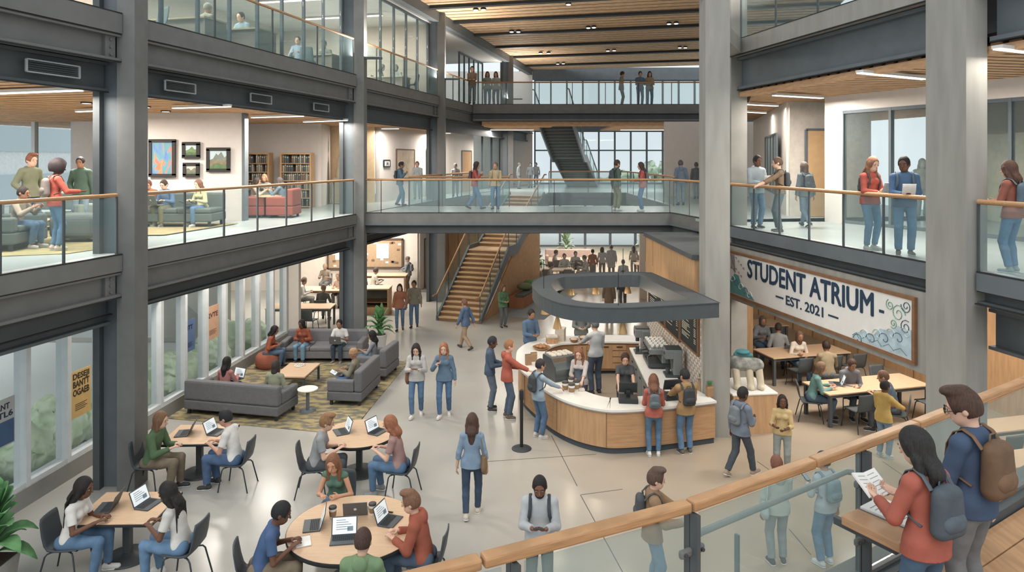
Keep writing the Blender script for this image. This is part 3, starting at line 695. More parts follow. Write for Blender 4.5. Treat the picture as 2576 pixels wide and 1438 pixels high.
for px, py in ((218, 258), (366, 268), (417, 279)):
    r = empty('downlight', tuple(on(px, py, 7.27)), 0, 'small round downlight in the wood ceiling of the left lounge', 'light', 'round downlights in the lounge ceiling')
    MB().lathe([(.12, -.02), (.13, .02), (.1, .04)], n=16).build('rim', BLACK, r); MB().lathe([(.001, -.03), (.09, -.025), (.09, 0)], n=16).build('lens', LIGHTM, r)
# curtain walls: every bay is a window of its own
WN = [0]
def curtain(p, q, n_, z0, z1, trans=(), mw=.09, md=.20, m=None, gl=None, inner=None):
    p = V(p[0], p[1], 0); q = V(q[0], q[1], 0); d = (q - p) / n_; u = nrm(d); s_ = np.linalg.norm(d); nn = V(-u[1], u[0], 0)
    for i in range(n_):
        WN[0] += 1; a = p + d * i; r = empty('window_%d' % WN[0], (a[0], a[1], z0), 0, kind='structure'); H = z1 - z0; m_ = m or FRAME
        f = MB(); f.bar((0, 0, 0), (0, 0, H), mw, md, up=nn)
        if i == n_ - 1: f.bar(d, d + V(0, 0, H), mw, md, up=nn)
        for z in (0.04, H - .04): f.bar(u * mw / 2 + V(0, 0, z), d - u * mw / 2 + V(0, 0, z), md * .9, .08)
        for z in trans: f.bar(u * mw / 2 + V(0, 0, z - z0), d - u * mw / 2 + V(0, 0, z - z0), md * .8, .09)
        f.build('window_frame', m_, r)
        g_ = MB(); g_.bar(u * mw * .6 + V(0, 0, H / 2), d - u * mw * .6 + V(0, 0, H / 2), .015, H - .16); g_.build('window_pane', gl or GL_WIN, r)
def GLx(Y): return -9.73 + .10 * Y
S('baseboard_left', MB().prism([(GLx(7) - .15, 7), (GLx(7) + .14, 7), (GLx(23.3) + .14, 23.3), (GLx(23.3) - .15, 23.3)], 0, .32), CONCD)
curtain((GLx(7.28), 7.28), (GLx(22.72), 22.72), 16, .32, 3.6, (2.86,), .10, .24)
# back wall glazing on three levels
S('wall_back_spandrel', MB().box((Lx(48) - 1, 47.85, 3.3), (14, 48.15, 4.3)), STEELB); S('wall_back_spandrel', MB().box((Lx(48) - 1, 47.85, 7.9), (14, 48.15, 8.7)), STEELB)
S('wall_back_head', MB().box((Lx(48) - 1, 47.85, 11.45), (14, 48.15, 12.3)), STEELB)
curtain((Lx(48) + .1, 48), (13.7, 48), 7, 0, 3.3, (2.4,), .16, .2, FRAMED); curtain((Lx(48) + .1, 48), (13.7, 48), 11, 4.3, 7.95, (6.6,), .10, .2, FRAMED); curtain((Lx(48) + .1, 48), (13.7, 48), 11, 8.7, 11.45, (9.5,), .10, .2, FRAMED)
# left wing, level two
zt = 7.42
curtain((-26, 24), (-15.1, 24), 8, 4.28, zt, (), .12, .2)
def wall(name, a, b_, z0, z1, t=.18, m=None): return S(name, MB().bar((a[0], a[1], (z0 + z1) / 2), (b_[0], b_[1], (z0 + z1) / 2), t, z1 - z0), m or WALL)
wall('wall_left_corner', (-15.1, 24), (-11.0, 22.6), 4.28, zt); wall('wall_pictures', (-10.9, 19.5), (-7.52, 19.5), 4.28, zt, .22); 
S('trim_1', MB().box((-7.52, 19.36, 4.28), (-7.44, 19.64, zt)), STEELB)
wall('wall_bookcases', (-12, 25.3), (-6.95, 25.3), 4.28, zt); wall('wall_niche_side', (-6.97, 25.2), (-7.22, 27.4), 4.28, zt, .12, WALL)
wall('wall_niche', (-7.3, 27.6), (-5.45, 27.6), 4.28, zt, .18, mat('wall_warm', '#d9b98a', .9))
wall('wall_corridor', (-5.39, 27.9), (-3.0, 35.2), 4.28, zt); wall('wall_corridor_far', (-3.0, 35.2), (-2.2, 38.2), 4.28, zt)
curtain((-2.2, 38.2), (.2, 47.8), 5, 4.28, zt, (), .08, .1, FRAMED, GL_ROOM)
S('wall_corridor_back', MB().box((-12, 47.6, 4.28), (1.4, 47.8, 12)), WALL)
def door(n_, a, b_, z0, h, m=None, off=None, vis=False):
    a = V(a[0], a[1], z0); b_ = V(b_[0], b_[1], z0); u = nrm(b_ - a); nn = V(u[1], -u[0], 0) if off is None else V(*off); w = np.linalg.norm(b_ - a)
    r = empty('door_%d' % n_, tuple(a + nn * .1), 0, kind='structure')
    f = MB()
    for p0, p1 in (((0, 0, 0), (0, 0, h)), (u * w, u * w + V(0, 0, h))): f.bar(p0, p1, .07, .07, up=nn)
    f.bar(V(0, 0, h), u * w + V(0, 0, h), .07, .07); f.build('door_frame', FRAMED, r)
    MB().bar(u * .04 + V(0, 0, h / 2), u * (w - .04) + V(0, 0, h / 2), .05, h - .02).build('door_panel', m or WOODW, r)
    c = u * (w - .12) + V(0, 0, 1.0) + nn * .05
    MB().cyl(c, c + nn * .05, .015, n=6).bar(c + nn * .05, c + nn * .05 - u * .10, .02, .02).build('door_handle', STEEL, r)
    if vis: c = u * (w * .62) + V(0, 0, h * .68) + nn * .03; MB().bar(c - V(0, 0, .3), c + V(0, 0, .3), .14, .02, up=nn).build('vision_panel', FRAMED, r)
def onseg(px, a, b_):                                # where the ray of a column of pixels meets a wall line
    k_ = (px - 1288) / F_PX; t = (k_ * a[1] - a[0]) / ((b_[0] - a[0]) - k_ * (b_[1] - a[1])); return (a[0] + t * (b_[0] - a[0]), a[1] + t * (b_[1] - a[1]))
ca, cb_ = (-5.39, 27.9), (-3.0, 35.2)
door(1, onseg(1068, ca, cb_), onseg(1085, ca, cb_), 4.28, 2.2); door(2, onseg(1157, (-3.0, 35.2), (-2.2, 38.2)), onseg(1181, (-3.0, 35.2), (-2.2, 38.2)), 4.28, 2.15)
# left wing, level three: glazed study rooms
curtain(L(12.98, .5), L(21.6, .5), 8, 8.62, 11.7, (), .06, .08, FRAMED, GL_ROOM); curtain(L(22.15, .5), L(29.1, .5), 6, 8.62, 11.7, (), .06, .08, FRAMED, GL_ROOM)
S('ceiling_study_rooms', MB().prism([tuple(L(12.8, .4)[:2]), tuple(L(12.8, 1.6)[:2]), tuple(L(18, 7.6)[:2]), tuple(L(41, 7.6)[:2]), tuple(L(41, .4)[:2])], 11.72, 11.84), CEILW)
wall('wall_study_back', L(17, 7.5), L(41, 7.5), 8.6, 11.75, .2, WALLB); wall('wall_study_end', L(29.5, .6), L(29.5, 7.4), 8.6, 11.75, .15, WALLB)
wall('wall_upper_corridor', L(29.7, 2.4), L(36.5, 2.4), 8.6, 11.75, .2, WALLB)
S('trim_2', MB().bar(L(30.9, 2.28, 10.0), L(33.2, 2.28, 10.0), .06, 2.8), WOODW)
curtain(L(36.6, 1.6), L(41.0, 1.6), 5, 8.62, 11.7, (), .06, .08, FRAMED, GL_ROOM)
for Ya, Yb, o_ in ((14.5, 14.5, 1), (17.0, 17, 1), (19.5, 19.5, 1), (24, 24, 1), (27, 27, 1)):
    strip_light(L(Ya, 1.6, 11.66), L(Yb, 5.0, 11.66), 'white ceiling light strip inside the upper glazed study rooms', .16, 150, 'light strips in the upper study rooms')
# ------------------------------------------------------------------ bridges and rear slabs
def deck(name, poly, z0, z1, m=UPF): return S(name, MB().prism(poly, z0, z1), m)
b2 = [(-4.75, 22.0), (5.05, 22.0), (5.45, 19.7), (5.8, 19.0), (14, 19.5), (14, 36), (5.9, 36), (5.9, 25.5), (-3.9, 25.5)]
deck('floor_bridge_two', b2, 4.20, 4.28); S('bridge_two_body', MB().prism([(-4.72, 22.2), (5.15, 22.2), (5.6, 19.9), (14, 19.9), (14, 25.4), (-3.9, 25.4)], 3.75, 4.20), STEELD)
def fascia(pts, z0, z1, t, m, name='beam'):
    for a, b_ in zip(pts[:-1], pts[1:]): S(name, MB().bar((a[0], a[1], (z0 + z1) / 2), (b_[0], b_[1], (z0 + z1) / 2), t, z1 - z0), m)
f2 = [(-4.75, 22.0), (5.05, 22.0), (5.62, 19.2)]
fascia(f2, 3.98, 4.30, .10, STEEL); fascia([(-4.7, 22.12), (5.12, 22.12), (5.7, 19.3)], 3.66, 3.93, .12, STEELD); fascia(f2, 3.92, 3.98, .2, STEELB); fascia(f2, 4.30, 4.315, .12, BLACK, 'shadow_joint'); fascia(f2, 3.905, 3.92, .205, BLACK, 'shadow_joint'); fascia([(-4.7, 22.12), (5.12, 22.12), (5.7, 19.3)], 3.645, 3.66, .13, BLACK, 'shadow_joint')
rear2 = [tuple(L(33.4, 0)[:2]), (1.45, 33.4), (1.9, 36.0), (14, 36.0), (14, 48), tuple(L(48, 0)[:2])]
deck('floor_rear_two', rear2, 3.85, 4.28); fascia([(Lx(33.4), 33.35), (1.45, 33.35), (1.9, 35.95), (14, 35.95)], 3.6, 4.25, .08, STEELB)
fascia([(-3.9, 25.5), (5.9, 25.5), (5.9, 36)], 3.75, 4.27, .1, STEELB)
b3 = [tuple(L(33.9, 0)[:2]), (14, 33.9), (14, 42), tuple(L(42, 0)[:2])]
S('floor_bridge_three', MB().prism([tuple(L(34, 0)[:2]), (2.2, 34), (2.2, 42), tuple(L(42, 0)[:2])], 8.2, 8.62), UPF); S('floor_bridge_three', MB().prism([(2.2, 34), (14, 34), (14, 36.0), (2.2, 36.0)], 8.2, 8.62), UPF); S('floor_bridge_three', MB().prism([(5.2, 36.0), (14, 36.0), (14, 42), (5.2, 42)], 8.2, 8.62), UPF)
fascia([(Lx(33.9), 33.9), (14, 33.9)], 8.27, 8.66, .12, STEEL); fascia([(Lx(33.9), 34.05), (14, 34.05)], 7.95, 8.24, .14, STEELD); fascia([(Lx(33.9), 33.9), (14, 33.9)], 8.22, 8.28, .24, STEELB); fascia([(Lx(33.9), 33.95), (14, 33.95)], 7.86, 7.95, .26, STEELB); fascia([(Lx(33.9), 33.9), (14, 33.9)], 8.66, 8.68, .13, BLACK, 'shadow_joint'); fascia([(Lx(33.9), 33.9), (14, 33.9)], 8.20, 8.22, .25, BLACK, 'shadow_joint'); fascia([(Lx(33.9), 33.95), (14, 33.95)], 7.845, 7.86, .27, BLACK, 'shadow_joint')
wb = MB(); y_ = 34.2
while y_ < 42:
    wb.bar((Lx(34) + .4, y_, 7.74), (2.1 if 36 < y_ < 42 else 14, y_, 7.74), .26, .08); 
    if 36 < y_ < 42: wb.bar((5.3, y_, 7.74), (14, y_, 7.74), .26, .08)
    y_ += .34
S('ceiling_bridge_three', wb, WOODC)
S('ceiling_bridge_edge', MB().box((Lx(34) + .4, 34.05, 7.63), (14, 34.15, 7.86)), WOODC)
# ------------------------------------------------------------------ railings
def railing(pts, label, h=1.07, spacing=1.2, glass=None, posts=True, rm=None, r=.035, z=None, group=None, pw=.035, skip=()):
    pts = [V(*p) for p in pts]; o = pts[0]; root = empty('glass_railing', tuple(o), 0, label, 'railing', group); glass = glass or GL_RAIL
    hp = [p - o + V(0, 0, h) for p in pts]
    MB().tube(hp, r, 8).build('handrail', rm or WOODR, root)
    for a, b_ in zip(pts[:-1], pts[1:]):
        Ln = np.linalg.norm(b_ - a); n_ = max(1, int(round(Ln / spacing))); u = (b_ - a) / n_
        for i in range(n_):
            p = a + u * i - o; un = nrm(u)
            q0 = p + un * .03; q1 = p + u - un * .03; t = V(-un[1], un[0], 0) * .008; 
            vs = [q0 - t + V(0, 0, .04), q1 - t + V(0, 0, .04), q1 - t + V(0, 0, h - .05), q0 - t + V(0, 0, h - .05)] + [q0 + t + V(0, 0, .04), q1 + t + V(0, 0, .04), q1 + t + V(0, 0, h - .05), q0 + t + V(0, 0, h - .05)]
            MB().mesh(vs, [[0, 1, 2, 3], [7, 6, 5, 4], [0, 4, 5, 1], [1, 5, 6, 2], [2, 6, 7, 3], [3, 7, 4, 0]]).build('glass_panel', glass, root)
            if posts: MB().bar(p, p + V(0, 0, h - .03), pw, pw, up=un).build('post', STEELD, root)
        if posts: MB().bar(b_ - o, b_ - o + V(0, 0, h - .03), pw, pw, up=nrm(u)).build('post', STEELD, root)
    return root
railing([L(8.2, .08, 4.28), L(12.5, .08, 4.28)], 'glass railing with wood handrail of the left lounge balcony, in front of the round ottoman')
railing([L(13.0, .08, 4.28), L(21.6, .08, 4.28)], 'glass railing with wood handrail of the left balcony, between the two front steel columns', spacing=1.23)
railing([L(13.0, .08, 8.62), L(21.6, .08, 8.62)], 'upper glass railing in front of the glazed study rooms, between the two front steel columns', h=1.12, spacing=2.2)
railing([L(22.1, .08, 8.62), L(29.1, .08, 8.62)], 'upper glass railing between the second and third steel columns', h=1.12, spacing=1.2)
railing([L(29.65, .08, 8.62), L(33.9, .0, 8.62), V(9.4, 33.95, 8.62), V(13.5, 33.95, 8.62)], 'glass railing along the front of the upper bridge', h=1.12, spacing=1.6)
railing([V(-4.72, 22.05, 4.28), V(-4.15, 22.05, 4.28), V(5.0, 22.05, 4.28), V(5.55, 19.3, 4.28)], 'glass railing along the front of the middle bridge', spacing=1.7, h=1.07, pw=.02)
railing([V(-3.75, 25.3, 4.28), V(-.1, 25.3, 4.28)], 'glass railing at the back of the middle bridge, left of the stair head', spacing=1.2, rm=WOODR)
railing([V(1.9, 35.8, 4.28), V(5.95, 35.8, 4.28), V(5.95, 25.6, 4.28)], 'far glass railing across the stairwell under the dark upper stair', spacing=1.7)
railing([L(25.8, -.05, 4.28), L(33.2, -.05, 4.28)], 'glass railing of the corridor beside the stairwell', spacing=1.3)
# ------------------------------------------------------------------ right side
S('column_right', MB().box((4.17, 15.0, 0), (4.70, 15.5, 14)), CONC); S('column_right_pier', MB().prism([tuple(RR(18.0, 0.05)[:2]), tuple(RR(18.0, .5)[:2]), tuple(RR(18.6, .5)[:2]), tuple(RR(18.6, .05)[:2])], 0, 14), CONCD)
S('column_right_front', MB().prism(strip(RR, 10.66, 11.44, -.14, .24), -.1, 14), CONC)
S('floor_right_two', MB().prism(strip(RR, 7.0, 19.6, .1, 13), 4.02, 4.28), UPF)
for a, c in ((7.0, 10.6), (11.5, 18.0)):
    S('slab_edge', MB().prism(strip(RR, a, c, -.02, .12), 4.0, 4.28), STEELB); girder(RR, a, c, 3.80, 4.02, 0, m=STEELD, fl=.04)
    girder(RR, a, c, 7.80, 8.62, .22, m=STEELB, fl=.07)
    jt = MB()
    for z_, o_ in ((4.283, -.024), (3.99, -.01), (3.80, -.05), (7.79, .21), (8.63, -.035), (9.022, -.035)): jt.prism(strip(RR, a, c, o_, o_ + .05), z_ - .009, z_ + .010)
    S('shadow_joint', jt, BLACK)
    S('beam_concrete', MB().prism(strip(RR, a, c, -.03, .45), 8.64, 9.02), CONC); S('floor_right_three', MB().prism(strip(RR, a, c, .45, 10), 8.7, 9.0), UPF)
S('beam_concrete', MB().prism([(4.22, 15.2), (4.66, 15.2), tuple(RR(18.0, .45)[:2]), tuple(RR(18.0, -.03)[:2])], 8.65, 9.01), CONC)
girder(RR, 7.0, 10.6, 3.1, 3.72, .2, m=STEELD)
S('lintel_concrete', MB().prism(strip(RR, 11.44, 18.05, -.04, .30), 2.42, 3.80), CONC)
S('trim_3', MB().prism(strip(RR, 7, 18, .28, .5), 7.62, 7.74), WOODC)
railing([RR(17.95, .02, 4.28), RR(11.5, .02, 4.28)], 'glass railing with wood handrail of the right balcony, above the banner', spacing=1.02, r=.04)
railing([RR(10.6, .02, 4.28), RR(8.0, .02, 4.28)], 'glass railing of the right balcony beyond the wide concrete column', spacing=1.3, r=.04)
railing([RR(17.6, .1, 9.02), RR(11.5, .1, 9.02)], 'topmost glass railing on the right concrete beam', spacing=1.5)
# right balcony rooms
ra, rb_ = (8.72, 19.3), (9.95, 16.3)
wall('wall_right_room', (8.72, 19.3), (8.95, 18.75), 4.28, 7.72, .12); wall('wall_right_room', (9.6, 17.16), (11.6, 12.3), 7.3, 7.72, .12); wall('wall_right_room', (8.95, 18.75), (9.6, 17.16), 7.3, 7.72, .12)
curtain((8.95, 18.75), (11.7, 12.1), 5, 4.28, 7.3, (), .07, .12, FRAMED, GL_ROOM)
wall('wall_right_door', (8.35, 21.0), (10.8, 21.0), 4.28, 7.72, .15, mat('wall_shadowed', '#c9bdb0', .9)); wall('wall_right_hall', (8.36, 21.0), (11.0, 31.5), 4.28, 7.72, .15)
wall('wall_right_end', (7.0, 32), (12, 32), 4.28, 7.72, .15)
wall('wall_right_room_back', (14.5, 12), (14.5, 24), 4.28, 7.72, .2, WALL); S('trim_4', MB().box((13.4, 15.4, 4.28), (14.2, 19.6, 6.7)), mat('screen_cream', '#d9cfae', .8))
door(3, (8.80, 20.9), (9.55, 20.9), 4.28, 2.6, mat('door_ochre', '#c69a5e', .7, var=.04))
ha, hb_ = (8.36, 21.0), (11.0, 31.5)
c0, c1 = (8.44, 21.9), (9.55, 25.9)
wn = empty('window_internal', (c0[0], c0[1], 4.9), 0, kind='structure'); u_ = V(c1[0] - c0[0], c1[1] - c0[1], 0); nn_ = nrm(V(-u_[1], u_[0], 0)) * .10
f = MB()
for q in range(5): f.bar(u_ * q / 4 + nn_, u_ * q / 4 + nn_ + V(0, 0, 1.9), .06, .06)
for z_ in (0, 1.9): f.bar(nn_ + V(0, 0, z_), u_ + nn_ + V(0, 0, z_), .06, .06)
f.build('window_frame', FRAMED, wn); MB().bar(nn_ * .9 + V(0, 0, .95), u_ + nn_ * .9 + V(0, 0, .95), .02, 1.85).build('window_pane', mat('glass_opaque', '#9fb3b3', .2), wn)
wall('wall_top_right', RR(8, 4.5), RR(18, 4.5), 9.0, 13, .2, WALLB); S('trim_5', MB().bar(RR(16.2, 4.35, 10.6), RR(17.8, 4.35, 10.6), .06, 3.0), WOODW)
# cafe seating room under the right balcony
def CW(Y): return RR(Y, 5.6)
wall('wall_right_cafe', RR(12.0, 5.6), RR(30, 5.6), 0, 3.9, .2, WOODW)
cj = MB()
for q in range(16): p = RR(12.5 + q * 1.1, 5.48); cj.bar((p[0], p[1], 0), (p[0], p[1], 3.8), .02, .02)
S('trim_6', cj, WOODD)
wall('wall_cafe_end', (5.5, 30), (11, 30), 0, 3.9, .2, WALLB)
strip_light(V(6.5, 16, 3.92), V(9.5, 16.6, 3.92), 'ceiling light strip over the study tables under the right balcony', .2, 130, 'light strips under the right balcony'); strip_light(V(6.0, 21, 3.92), V(9, 21.6, 3.92), 'ceiling light strip over the study tables under the right balcony', .2, 130, 'light strips under the right balcony')
strip_light(V(8.5, 12.2, 3.92), V(11.5, 12.8, 3.92), 'ceiling light strip over the study tables under the right balcony', .2, 90, 'light strips under the right balcony')
# menu wall and wood wall above it
MW0, MW1 = V(4.12, 15.2, 0), V(3.93, 20.3, 0)
mb = MB(); S('wall_menu', mb.bar(MW0 + V(.11, 0, 1.5), MW1 + V(.11, 0, 1.5), .2, 3.0), mat('wall_brick_white', '#d6c8bb', .85, var=.02))
bj = MB(); dd = nrm(MW1 - MW0)
for r_ in range(20):
    z_ = .95 + r_ * .085
    if z_ > 2.7: break
    bj.bar(MW0 + V(.005, 0, z_), MW1 + V(.005, 0, z_), .006, .008)
    s0 = (.11 if r_ % 2 else 0)
    while s0 < 5: c = MW0 + dd * s0; bj.bar(c + V(.004, 0, z_), c + V(.004, 0, z_ + .085), .008, .008); s0 += .22
S('slab_shade_cap', MB().prism([(3.86, 20.42), (4.02, 15.55), (4.5, 15.55), (5.9, 19.3), (7.1, 20.42)], 3.75, 3.86), STEELD); S('trim_7', bj, mat('mortar', '#a8998e', .9, var=0))  # dark steel sheet put in to imitate the shade under the slab
wall('wall_wood_upper', (4.19, 15.6), (4.0, 20.3), 2.68, 3.75, .2, WOODW); wall('wall_behind_menu', (4.0, 20.3), (7, 20.3), 0, 3.75, .2, WOODW)
pj = MB()
for q in range(6): c = V(4.10, 15.9, 0) + (V(3.9, 20.3, 0) - V(4.1, 15.9, 0)) * q / 5; pj.bar(c + V(0, 0, 3.02), c + V(0, 0, 3.74), .02, .02)
S('trim_8', pj, WOODD)
# ground floor, library and stair wall
wall('wall_library', (-16, 31.9), (-4.32, 31.9), 0, 3.7, .2, mat('wall_cream', '#e0d3c5', .9, var=.02)); wall('wall_library_side', (-4.32, 31.9), (-3.85, 34.9), 0, 3.7, .2, WALL)
wall('wall_window_end', (GLx(23.3) - .1, 22.95), (-7.0, 22.95), 0, 3.55, .25, mat('wall_cream', '#e0d3c5')); wall('wall_library_left', (-9.6, 23.5), (-15.5, 31.8), 0, 3.7, .2, WALLB)
door(4, onseg(1062, (-4.32, 31.9), (-3.85, 34.9)), onseg(1088, (-4.32, 31.9), (-3.85, 34.9)), 0, 2.25, vis=True)
wall('wall_stair', (-3.85, 35.0), (.3, 35.0), 0, 3.7, .2, WOODW); wall('wall_stair_side', (.3, 35.0), (.75, 41), 0, 3.7, .2, WOODW)
pj = MB()
for q in range(9): pj.bar((-3.7 + q * .5, 34.88, 0), (-3.7 + q * .5, 34.88, 3.7), .02, .02)
S('trim_9', pj, WOODD)
for x_, y_ in ((-9.5, 27.5), (-6.5, 27.5), (-6.5, 30.3)): strip_light(V(x_ - 1.2, y_, 3.93), V(x_ + 1.2, y_, 3.93), 'ceiling light strip over the library tables on the ground floor', .15, 120, 'light strips over the library')
strip_light(V(2, 38, 3.78), V(8, 38, 3.78), 'ceiling light strip over the far ground floor lounge', .2, 260, 'light strips over the far lounge'); strip_light(V(2, 43, 3.78), V(8, 43, 3.78), 'ceiling light strip over the far ground floor lounge', .2, 260, 'light strips over the far lounge')
strip_light(L(27, .9, 7.20), L(27, 1.6, 7.20), 'short light strip in the corridor ceiling by the wall map', .1, 70); strip_light(L(32, .5, 7.20), L(32, 1.5, 7.20), 'short light strip in the corridor ceiling past the third column', .1, 170)
strip_light(V(-1.2, 38.5, 7.62), V(1.2, 38.5, 7.62), 'light strip under the upper bridge, left of the dark stair', .1, 170); strip_light(V(6, 38.5, 7.62), V(8.5, 38.5, 7.62), 'light strip under the upper bridge, right of the dark stair', .1, 150)
# ------------------------------------------------------------------ stairs
def flight(root, p0, p1, wid, n_, tread_m, tn='tread', riser=True, thick=.05, riser_m=None):
    p0 = V(*p0); p1 = V(*p1); d = (p1 - p0) / n_; hd_ = nrm(V(d[0], d[1], 0)); sd = V(hd_[1], -hd_[0], 0)
    for i in range(n_):
        a = p0 + d * i + V(0, 0, d[2]); run = V(d[0], d[1], 0)
        vs = [a - sd * wid / 2, a + sd * wid / 2, a + run + sd * wid / 2 + hd_ * .03, a + run - sd * wid / 2 + hd_ * .03]
        b = MB(); b.mesh([v - V(0, 0, thick) for v in vs] + vs, [[3, 2, 1, 0], [4, 5, 6, 7]] + [[k_, (k_ + 1) % 4, (k_ + 1) % 4 + 4, k_ + 4] for k_ in range(4)])
        t = b.build(tn, tread_m, root)
        if riser:
            b = MB(); r0 = a + hd_ * .03 - V(0, 0, d[2]); r1 = a + hd_ * .03 - V(0, 0, thick); b.mesh([r0 - sd * wid / 2, r0 + sd * wid / 2, r1 + sd * wid / 2, r1 - sd * wid / 2] + [q + hd_ * .02 for q in (r0 - sd * wid / 2, r0 + sd * wid / 2, r1 + sd * wid / 2, r1 - sd * wid / 2)], [[0, 1, 2, 3], [7, 6, 5, 4], [0, 4, 5, 1], [1, 5, 6, 2], [2, 6, 7, 3], [3, 7, 4, 0]])
            b.build('riser', riser_m or mat('wood_riser', '#9c7248', .6), t)
def stair(name, label, a, b_, zl, t0, t1, wid, z0, z1, n1, n2, tread_m, side_m, glassy=True, underside=False, rail_m=None):
    a = V(*a, z0); b_ = V(*b_, z1); root = empty(name, tuple(a), 0, label, 'staircase'); d = V(b_[0] - a[0], b_[1] - a[1], 0); hd_ = nrm(d); sd = V(hd_[1], -hd_[0], 0)
    P0 = V(0, 0, 0); P1 = d * t0 + V(0, 0, zl - z0); P2 = d * t1 + V(0, 0, zl - z0); P3 = d + V(0, 0, z1 - z0)
    rm_ = tread_m if not underside else STEELD
    flight(root, P0, P1, wid, n1, tread_m, riser_m=rm_ if underside else None); flight(root, P2, P3, wid, n2, tread_m, riser_m=rm_ if underside else None)
    q = [P1 - sd * wid / 2, P1 + sd * wid / 2, P2 + sd * wid / 2, P2 - sd * wid / 2]; MB().mesh([v - V(0, 0, .1) for v in q] + q, [[3, 2, 1, 0], [4, 5, 6, 7]] + [[k_, (k_ + 1) % 4, (k_ + 1) % 4 + 4, k_ + 4] for k_ in range(4)]).build('landing', tread_m, root)
    for s_ in (-1, 1):
        o = sd * (wid / 2 + .05) * s_; b = MB(); path = [P0 + o, P1 + o, P2 + o, P3 + o]
        up = [V(0, 0, .16)] * 4; dn = [V(0, 0, -.02), V(0, 0, -.28), V(0, 0, -.28), V(0, 0, -.3)]; t = sd * .04
        vs = []
        for k_ in range(4): vs += [path[k_] + dn[k_] - t, path[k_] + dn[k_] + t, path[k_] + up[k_] + t, path[k_] + up[k_] - t]
        fs = [[3, 2, 1, 0], [12, 13, 14, 15]]
        for k_ in range(3):
            for m_ in range(4): fs.append([k_ * 4 + m_, k_ * 4 + (m_ + 1) % 4, k_ * 4 + 4 + (m_ + 1) % 4, k_ * 4 + 4 + m_])
        b.mesh(vs, fs).build('stringer', side_m, root)
        hr = [p + V(0, 0, .98) for p in path]; hr = [hr[0] - hd_ * .35] + hr + [hr[-1] + hd_ * .3]
        MB().tube(hr, .035, 8).build('handrail', rail_m or WOODR, root)
        for k_ in range(3):
            A, B = path[k_], path[k_ + 1]; n_ = max(1, int(np.linalg.norm(B - A) / 1.1)); t = sd * .008
            for i in range(n_):
                p = A + (B - A) * i / n_; q_ = A + (B - A) * (i + 1) / n_; l_, h_ = V(0, 0, .17), V(0, 0, .93)
                vs = [p - t + l_, q_ - t + l_, q_ - t + h_, p - t + h_, p + t + l_, q_ + t + l_, q_ + t + h_, p + t + h_]
                MB().mesh(vs, [[0, 1, 2, 3], [7, 6, 5, 4], [0, 4, 5, 1], [1, 5, 6, 2], [2, 6, 7, 3], [3, 7, 4, 0]]).build('glass_panel', GL_RAIL, root)
                MB().bar(p + V(0, 0, .1), p + V(0, 0, .95), .03, .03).build('post', STEELD, root)
    return root
stair('wooden_staircase', 'wide wooden staircase with steel sides rising from the ground floor to the middle level', (-1.98, 25.6), (.72, 33.35), 2.30, .38, .50, 1.62, 0, 4.28, 15, 13, WOODS, STEELB)
stair('steel_staircase', 'dark steel staircase seen from below, hanging between middle and upper level', (4.35, 43.0), (2.05, 36.05), 6.1, .42, .50, 1.75, 4.28, 8.62, 12, 15, mat('stair_steel', '#66706f', .6), STEELB, underside=True, rail_m=STEELB)

for Yu, zu in ((21.9, 10.0), (29.4, 10.2), (41.5, 10.4)): fill_uplight(L(Yu, -.26, zu - .8), 330, .9)
fill_uplight(V(4.06, 15.25, 9.6), 560, .22); fill_uplight(V(4.45, 15.6, 9.6), 560, .45)

for Yl, w_ in ((14.4, .5), (17.4, .7), (20.2, .8)): strip_light(V(GLx(Yl) + .3, Yl, 3.90), V(GLx(Yl) + .3 + w_, Yl, 3.90), 'added fill light strip over the ground floor lounge beside the glazing', .15, 42, 'added fill strips over the ground lounge')  # unseen strips added to brighten the lounge
